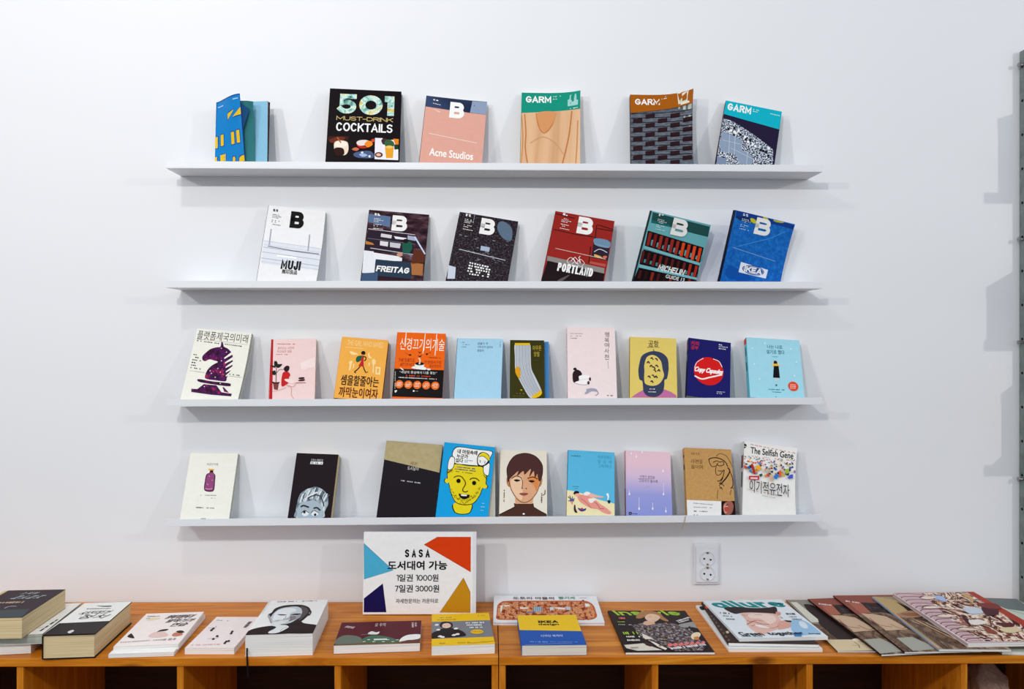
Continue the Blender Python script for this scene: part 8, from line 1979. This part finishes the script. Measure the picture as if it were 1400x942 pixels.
# ------------------------------------------------------------------ open magazine at the left of the top shelf
def open_magazine(P0):
    z0 = ZS[0] + .0026
    root = thing('magazine', 'blue magazine with yellow printed windows, its front cover curling open over pale blue pages', 'magazine', Matrix.Translation((P0 - .003, -.088, z0 + .0005)) @ Matrix.Rotation(math.radians(-3), 4, 'Y'), 'magazines on the top shelf')
    lean = math.radians(12); H = .201; sy, cy = math.sin(lean), math.cos(lean)
    def pt(x, out, v): return (x, v * sy - out * (.12 + .88 * v / H), v * cy)     # out = metres towards the room
    def sheet(mb, path, th, key, h=H, n=8, v0=0):
        vs = []; m = len(path)
        for j in range(n + 1):
            for x, o in path: vs.append(pt(x, o, v0 + (h - v0) * j / n))
            for x, o in path: vs.append(pt(x, o - th, v0 + (h - v0) * j / n))
        fs = []
        for j in range(n):
            for i in range(m - 1):
                a = j * 2 * m + i; fs.append((a, a + 1, a + 1 + 2 * m, a + 2 * m)); a += m; fs.append((a, a + 2 * m, a + 1 + 2 * m, a + 1))
            for i in (0, m - 1):
                a = j * 2 * m + i; fs.append((a, a + 2 * m, a + 3 * m, a + m))
        for j in (0, n):
            for i in range(m - 1):
                a = j * 2 * m + i; fs.append((a, a + m, a + m + 1, a + 1))
        mb.add(vs, fs, key)
    # page block and back cover
    mb = MB(); sheet(mb, [(x, -.0025) for x in (.004, .05, .10, .145)], .0075, 'pagesbrown', .199); mb.build('page_block', root)
    mb = MB(); sheet(mb, [(.002, -.0105), (.08, -.0105), (.148, -.0105)], .0005, '#2a2a30', .199); mb.build('back_cover', root)
    mb = MB(); sheet(mb, [(.003 + .142 * i / 8, .0005 + .003 * math.sin(i / 8 * 3)) for i in range(9)], .0006, '#86bcd8', .1985); mb.build('first_page', root)
    # front cover swings out of the plane of the pages in an arc
    arc = [];
    for i in range(13):
        t = i / 12; arc.append((.0 + .088 * t ** .85, .001 + .066 * math.sin(t * math.pi / 2 * .97) ** 1.1))
    mb = MB(); sheet(mb, arc, .0004, '#1080c8', H); cov = mb.build('cover', root); 
    def onarc(u):
        k = min(11.999, max(0, u * 12)); i = int(k); f = k - i
        return arc[i][0] + (arc[i + 1][0] - arc[i][0]) * f, arc[i][1] + (arc[i + 1][1] - arc[i][1]) * f
    pic = MB(); edge = MB()
    def patch(poly, key, dst, lift):
        tri = tessellate_polygon([[Vector((x, y, 0)) for x, y in poly]]); vs, fs = clip_cuts(poly, tri, [k / 12 for k in range(1, 12)], 0)
        P = []
        for u, v in vs:
            x, o = onarc(u); x2, o2 = onarc(min(1, u + .02)); dx, do = x2 - x, o2 - o; l = math.hypot(dx, do) or 1
            P.append(pt(x + do / l * 0 - do / l * lift, o + dx / l * lift, v * H))
        dst.add(P, fs, key)
    G = '#143c94'; Y = '#e6c01c'
    def win(poly, g=.012):
        cx = sum(p[0] for p in poly) / len(poly); cyy = sum(p[1] for p in poly) / len(poly)
        patch([(min(1, max(0, x + (g * 1.6 if x > cx else -g * 1.6))), min(1, max(0, y + (g if y > cyy else -g)))) for x, y in poly], G, pic, .0003)
        patch(poly, Y, pic, .0006)
    patch([(0, 0), (1, 0), (1, .016), (0, .016)], G, pic, .0002); patch([(0, .985), (1, .985), (1, 1), (0, 1)], G, pic, .0002)
    patch([(0, 0), (.02, 0), (.02, 1), (0, 1)], G, pic, .00025); patch([(.98, 0), (1, 0), (1, 1), (.98, 1)], G, pic, .00025)
    win([(.44, .765), (.72, .80), (.44, .68)]); win([(.65, .70), (1, .825), (1, .72)])
    win([(.54, .32), (.66, .325), (.66, .495), (.54, .49)]); win([(.75, .33), (.87, .335), (.87, .51), (.75, .505)])
    win([(.0, .30), (.06, .30), (.06, .47), (0, .465)]); win([(.15, .32), (.25, .325), (.25, .49), (.15, .485)])
    win([(.0, .03), (.05, .03), (.05, .17), (0, .165)]); win([(.14, .03), (.31, .03), (.31, .20), (.14, .19)])
    win([(.55, .05), (.65, .055), (.65, .12), (.63, .145), (.60, .15), (.56, .135)]); win([(.77, .06), (.98, .075), (.98, .16), (.88, .15), (.80, .125)])
    for (u0, u1, v) in ((.06, .26, .905), (.70, .92, .935)):
        for i in range(5): uu = u0 + (u1 - u0) * i / 5; patch([(uu, v), (uu + .03, v + .002), (uu + .03, v + .014), (uu, v + .012)], '#e8f0f8', pic, .0003)
    pic.build('printed_picture', root)
    # folded flap behind the cover and the teal inner leaf
    mb = MB(); A = pt(.086, .060, .176); B = pt(.106, .045, .164); Cc = pt(.087, .062, .102)
    mb.add([A, B, Cc, tuple(a + d for a, d in zip(A, (0, .0006, 0))), tuple(a + d for a, d in zip(B, (0, .0006, 0))), tuple(a + d for a, d in zip(Cc, (0, .0006, 0)))],
           [(0, 2, 1), (3, 4, 5), (0, 1, 4, 3), (1, 2, 5, 4), (2, 0, 3, 5)], '#1c4c7c'); mb.build('folded_flap', root)
    mb = MB(); sheet(mb, [(.010, .002), (.04, .030), (.07, .042), (.100, .036), (.112, .028)], .0005, '#2c7478', .190); mb.build('inner_leaf', root)
open_magazine(-0.7655)

# ------------------------------------------------------------------ price sign
s = MB(); SG = {'M': ((0.99997, 0.00731, 0.0, -0.35655), (-0.00037, 0.04998, -0.99875, -0.11343), (-0.0073, 0.99872, 0.04998, 0.74768), (0.0, 0.0, 0.0, 1.0)), 'w': 0.3138, 'h': 0.2264, 'art': [('P', 'b', '#f2f2f2', (1.26, 1.36, 303.48, 1.36, 303.48, 225.49, 1.26, 225.49)), ('P', 'p', '#4cb0d4', (1.64, 194.92, 83.2, 121.28, 3.07, 96.88)), ('L', 'p', '#2c6c8c', (0.97, 1.64, 194.92, 83.2, 121.28, 3.07, 96.88, 1.64, 194.92)), ('P', 'p', '#1c1450', (3.84, 44.37, 54.69, 84.98, 65.38, 7.02, 3.74, 7.22)), ('L', 'p', '#0c0830', (0.97, 3.84, 44.37, 54.69, 84.98, 65.38, 7.02, 3.74, 7.22, 3.84, 44.37)), ('P', 'p', '#dc4010', (168.26, 191.89, 204.96, 212.72, 297.42, 212.67, 298.17, 116.41)), ('L', 'p', '#b02c10', (0.97, 168.26, 191.89, 204.96, 212.72, 297.42, 212.67, 298.17, 116.41, 168.26, 191.89)), ('P', 'p', '#c88c18', (278.22, 100.13, 297.31, 61.1, 297.75, 5.29, 213.47, 5.57)), ('L', 'p', '#8c5c18', (0.97, 278.22, 100.13, 297.31, 61.1, 297.75, 5.29, 213.47, 5.57, 278.22, 100.13)), ('B', 't', '#121214', ('S', 121.017, 167.906, 11.603, 21.726, 0.2, 0.0, 0.0, 0.06)), ('B', 't', '#121214', ('A', 140.077, 167.883, 11.603, 21.726, 0.2, 0.0, 0.0, 0.06)), ('B', 't', '#121214', ('S', 159.146, 167.86, 11.603, 21.726, 0.2, 0.0, 0.0, 0.06)), ('B', 't', '#121214', ('A', 178.225, 167.838, 11.603, 21.726, 0.2, 0.0, 0.0, 0.06)), ('T', 't', '#121214', ('도서대여 가능', 150.142, 134.908, 163.736, 23.643, 0.03, 0.0, 0.0)), ('B', 't', '#121214', ('1', 95.383, 100.831, 5.802, 15.975, 0.14, 0.0, 0.0, 0.06)), ('T', 't', '#121214', ('일권', 118.591, 100.783, 37.388, 19.17, 0.015, 0.0, 0.0)), ('B', 't', '#121214', ('1000', 168.603, 100.679, 45.124, 15.975, 0.14, 0.0, 0.0, 0.06)), ('T', 't', '#121214', ('원', 200.257, 100.613, 16.116, 19.17, 0.015, 0.0, 0.0)), ('B', 't', '#121214', ('7', 93.495, 71.503, 9.669, 15.975, 0.14, 0.0, 0.0, 0.06)), ('T', 't', '#121214', ('일권', 118.942, 71.44, 37.388, 19.809, 0.015, 0.0, 0.0)), ('B', 't', '#121214', ('3000', 168.92, 71.316, 47.702, 15.975, 0.14, 0.0, 0.0, 0.06)), ('T', 't', '#121214', ('원', 202.491, 71.233, 16.116, 19.809, 0.015, 0.0, 0.0)), ('T', 't', '#2c2424', ('자세한문의는 카운터로', 150.269, 37.591, 117.322, 12.141, 0.004, 0.0, 0.0))]}
M = Matrix(SG['M']); sw, sh = SG['w'], SG['h']
root = thing('price_sign', 'white board sign with four coloured corner shapes and black price lettering', 'sign', M)
s.box(0, 0, -.012, sw, sh, 0, 'plastic'); s.build('board', root, .0012)
s = MB(); s.box(sw * .3, .001, -.05, sw * .7, sh * .62, -.0125, 'plastic'); s.build('stand_block', root, .001)
build_art({'w': sw, 'h': sh, 'art': SG['art']}, root)

# ------------------------------------------------------------------ wall socket
ox, oz = (0.6347, 0.848)
root = thing('wall_socket', 'white double power socket low on the wall under the lowest shelf', 'socket', Matrix.Translation((ox, 0, oz)))
s = MB(); s.box(-.0385, -.009, -.0605, .0385, -.0003, .0605, 'plastic'); s.build('face_plate', root, .003)
s = MB(); s.box(-.033, -.0135, -.053, .033, -.0093, .053, 'plastic'); s.build('inner_plate', root, .002)
for dz in (.0185, -.0255):
    n = 32; mb = MB(); vs = []; R0, R1, R2 = .0215, .0195, .0185
    rings = [(R0, -.0137), (R0, -.0165), (R1, -.0165), (R2, -.0139)]
    for r, y in rings:
        for i in range(n): a = 2 * math.pi * i / n; vs.append((r * math.cos(a), y, dz + r * math.sin(a)))
    fs = []
    for k in range(3):
        for i in range(n): j = (i + 1) % n; fs.append((k * n + i, k * n + j, (k + 1) * n + j, (k + 1) * n + i))
    fs.append(tuple(range(3 * n, 4 * n))); mb.add(vs, fs, 'plastic'); so = mb.build('socket_well', root)
    mb = MB()
    for sx in (-.0095, .0095): mb.cyl((sx, -.0155, dz - .001 + (-.003 if sx > 0 else 0)), .0026, .0012, 1, 'hole', 14)
    mb.build('pin_hole', so)
    mb = MB(); mb.box(-.0025, -.0185, dz + .0145, .0025, -.0142, dz + .0185, 'brass'); mb.box(-.0025, -.0185, dz - .0185, .0025, -.0142, dz - .0155, 'brass'); mb.build('earth_clip', so)

# ------------------------------------------------------------------ slotted steel upright at the right edge with shelves beyond it
ux = 1.577
root = thing('wall_upright', 'grey-green slotted steel upright at the right edge with round holes and bolts', 'upright', Matrix.Translation((ux, 0, 0)))
s = MB(); zt = 2.3671; zb_ = tz(ux) + .001
s.box(0, -.028, zb_, .003, -.003, zt, 'steel'); s.box(0, -.031, zb_, .034, -.028, zt, 'steel'); s.box(.031, -.028, zb_, .034, -.003, zt, 'steel')
s.build('channel', root, .0006)
zz_ = zt - .048; k = 0
while zz_ > zb_ + .03:
    hb = MB(); hb.cyl((-.0005, -.0150, zz_), .0042, .0006, 0, 'hole', 14); hb.build('hole', root)
    zz_ -= .1011; k += 1
for z in [2.3224, 1.8061, 1.5006, 1.0952]:
    s = MB(); s.cyl((-.012, -.020, z), .0042, .012, 0, 'bolt', 12); s.cyl((-.016, -.020, z), .0065, .004, 0, 'bolt', 6); s.build('bolt', root)
for i, z in enumerate([1.9833, 1.5801, 1.2381]):
    t = thing('display_shelf', ['highest', 'second', 'lowest'][i] + ' steel shelf carried by the upright, beyond the right edge', 'shelf', Matrix.Translation((ux + .05, 0, z)), 'shelves right of the upright')
    s = MB(); s.box(0, -.24, 0, .8, -.036, .012, 'enamel'); s.build('board', t, .001)
    s = MB(); s.box(0, -.24, .012, .8, -.237, .03, 'enamel'); s.build('front_lip', t, .0006)
    for j, (bx, bw, bh, by) in enumerate([((.01, .09, .21, .15), (.14, .12, .17, .14), (.3, .10, .2, .15)), ((.004, .12, .16, .19), (.15, .11, .2, .15)), ((.02, .15, .19, .15), (.2, .1, .16, .13))][i]):
        b_ = MB(); b_.box(0, -by, 0, bw, 0, bh, ['#c8ccd4', '#8c9cb0', '#d8d0c4', '#a8a098'][(i + j) % 4])
        r_ = thing('box', ['pale', 'slate', 'sand', 'taupe'][(i + j) % 4] + ' carton on the ' + ['highest', 'second', 'lowest'][i] + ' shelf right of the upright', 'box', Matrix.Translation((ux + .05 + bx, -.045, z + .0125)), 'cartons right of the upright')
        b_.build('carton', r_, .002)
        b_ = MB(); b_.box(-.001, -by - .001, bh - .03, bw + .001, 0, bh + .001, '#e4e0da'); b_.build('lid', r_, .001)

# ------------------------------------------------------------------ ribbons
def strip(name, pts, wd, key, owner):
    parent = next(o for o in bpy.data.objects if o.get('label', '').startswith(owner))
    mb = MB(); vs = []; n = len(pts)
    for x, y, z in pts: vs += [(x - wd / 2, y, z), (x + wd / 2, y, z), (x + wd / 2, y + .0004, z), (x - wd / 2, y + .0004, z)]
    fs = []
    for i in range(n - 1):
        a = 4 * i
        for k in range(4): fs.append((a + k, a + (k + 1) % 4, a + 4 + (k + 1) % 4, a + 4 + k))
    fs += [(0, 3, 2, 1), (4 * n - 4, 4 * n - 3, 4 * n - 2, 4 * n - 1)]
    mb.add(vs, fs, key); o = mb.build(name, parent); o.matrix_parent_inverse = parent.matrix_basis.inverted()
    return o
strip('bookmark_ribbon', [(-0.5879, -0.375, 0.7794), (-0.5831, -0.392, 0.76), (-0.582, -0.3935, 0.7397), (-0.5811, -0.3935, 0.7222), (-0.5805, -0.393, 0.701)], .004, '#17131a', 'very thick white book with a black and white portrait')
strip('bookmark_cord', [(0.5478, -0.1005, 1.0147), (0.5457, -0.1048, 1.0116), (0.5434, -0.1055, 0.9994), (0.5403, -0.1055, 0.9871), (0.5373, -0.105, 0.9747)], .0018, '#b09468', 'kraft-brown book')

# ------------------------------------------------------------------ crumpled plastic bag in the right-hand compartment
bx, bz = (1.332, 0.652)
root = thing('plastic_bag', 'crumpled translucent plastic bag around a pale bundle in the rightmost compartment', 'bag', Matrix.Translation((bx, -.2, .4185)))
def blob(sx, sy, h, n, m, amp, seed):
    R = random.Random(seed); ph = [R.uniform(0, 6.28) for _ in range(9)]; vs = []; fs = []
    for j in range(m + 1):
        v = j / m; pr = min(1, (1 - max(0, v - .8) / .2 * .9)) * (1 - .10 * math.sin(v * 9 + 1) * .5)
        for i in range(n):
            a = 2 * math.pi * i / n; ca, sa = math.cos(a), math.sin(a)
            p = 4; q = (abs(ca) ** p + abs(sa) ** p) ** (-1 / p)
            w_ = 1 + amp * (math.sin(a * 5 + ph[0] + v * 7) + .7 * math.sin(a * 9 + ph[1] - v * 13) + .6 * math.sin(a * 17 + ph[2] + v * 19) + .4 * math.sin(v * 31 + ph[3] + a * 3))
            vs.append((sx * q * ca * pr * w_, sy * q * sa * pr * w_, h * v + amp * .03 * math.sin(a * 7 + ph[4])))
    for j in range(m):
        for i in range(n): a = j * n + i; b = j * n + (i + 1) % n; fs.append((a, b, b + n, a + n))
    fs.append(tuple(range(n))[::-1]); fs.append(tuple(range(m * n, m * n + n)))
    return vs, fs
m_, N_, L_, b_ = base('thin_plastic_film', .18, .6)
b_.inputs['Base Color'].default_value = lin('#c8a898'); b_.inputs['Transmission Weight'].default_value = .45; b_.inputs['IOR'].default_value = 1.2
nn_ = noise(N_, L_, coords(N_, L_, (1, 1, 1)), 34, 5, .6, 2); bp_ = N_.new('ShaderNodeBump'); bp_.inputs['Strength'].default_value = 1; bp_.inputs['Distance'].default_value = .012
L_.new(nn_.outputs['Fac'], bp_.inputs['Height']); L_.new(bp_.outputs[0], b_.inputs['Normal']); MATS['film'] = m_
mb = MB(); vs, fs = blob(.050, .06, bz - .4185, 120, 70, .034, 3); mb.add(vs, fs, 'film'); mb.build('film', root, smooth=True)
mb = MB(); vs, fs = blob(.040, .045, bz - .4185 - .028, 40, 20, .01, 8); mb.add(vs, fs, '#b8a48c'); mb.build('bundle', root, smooth=True)
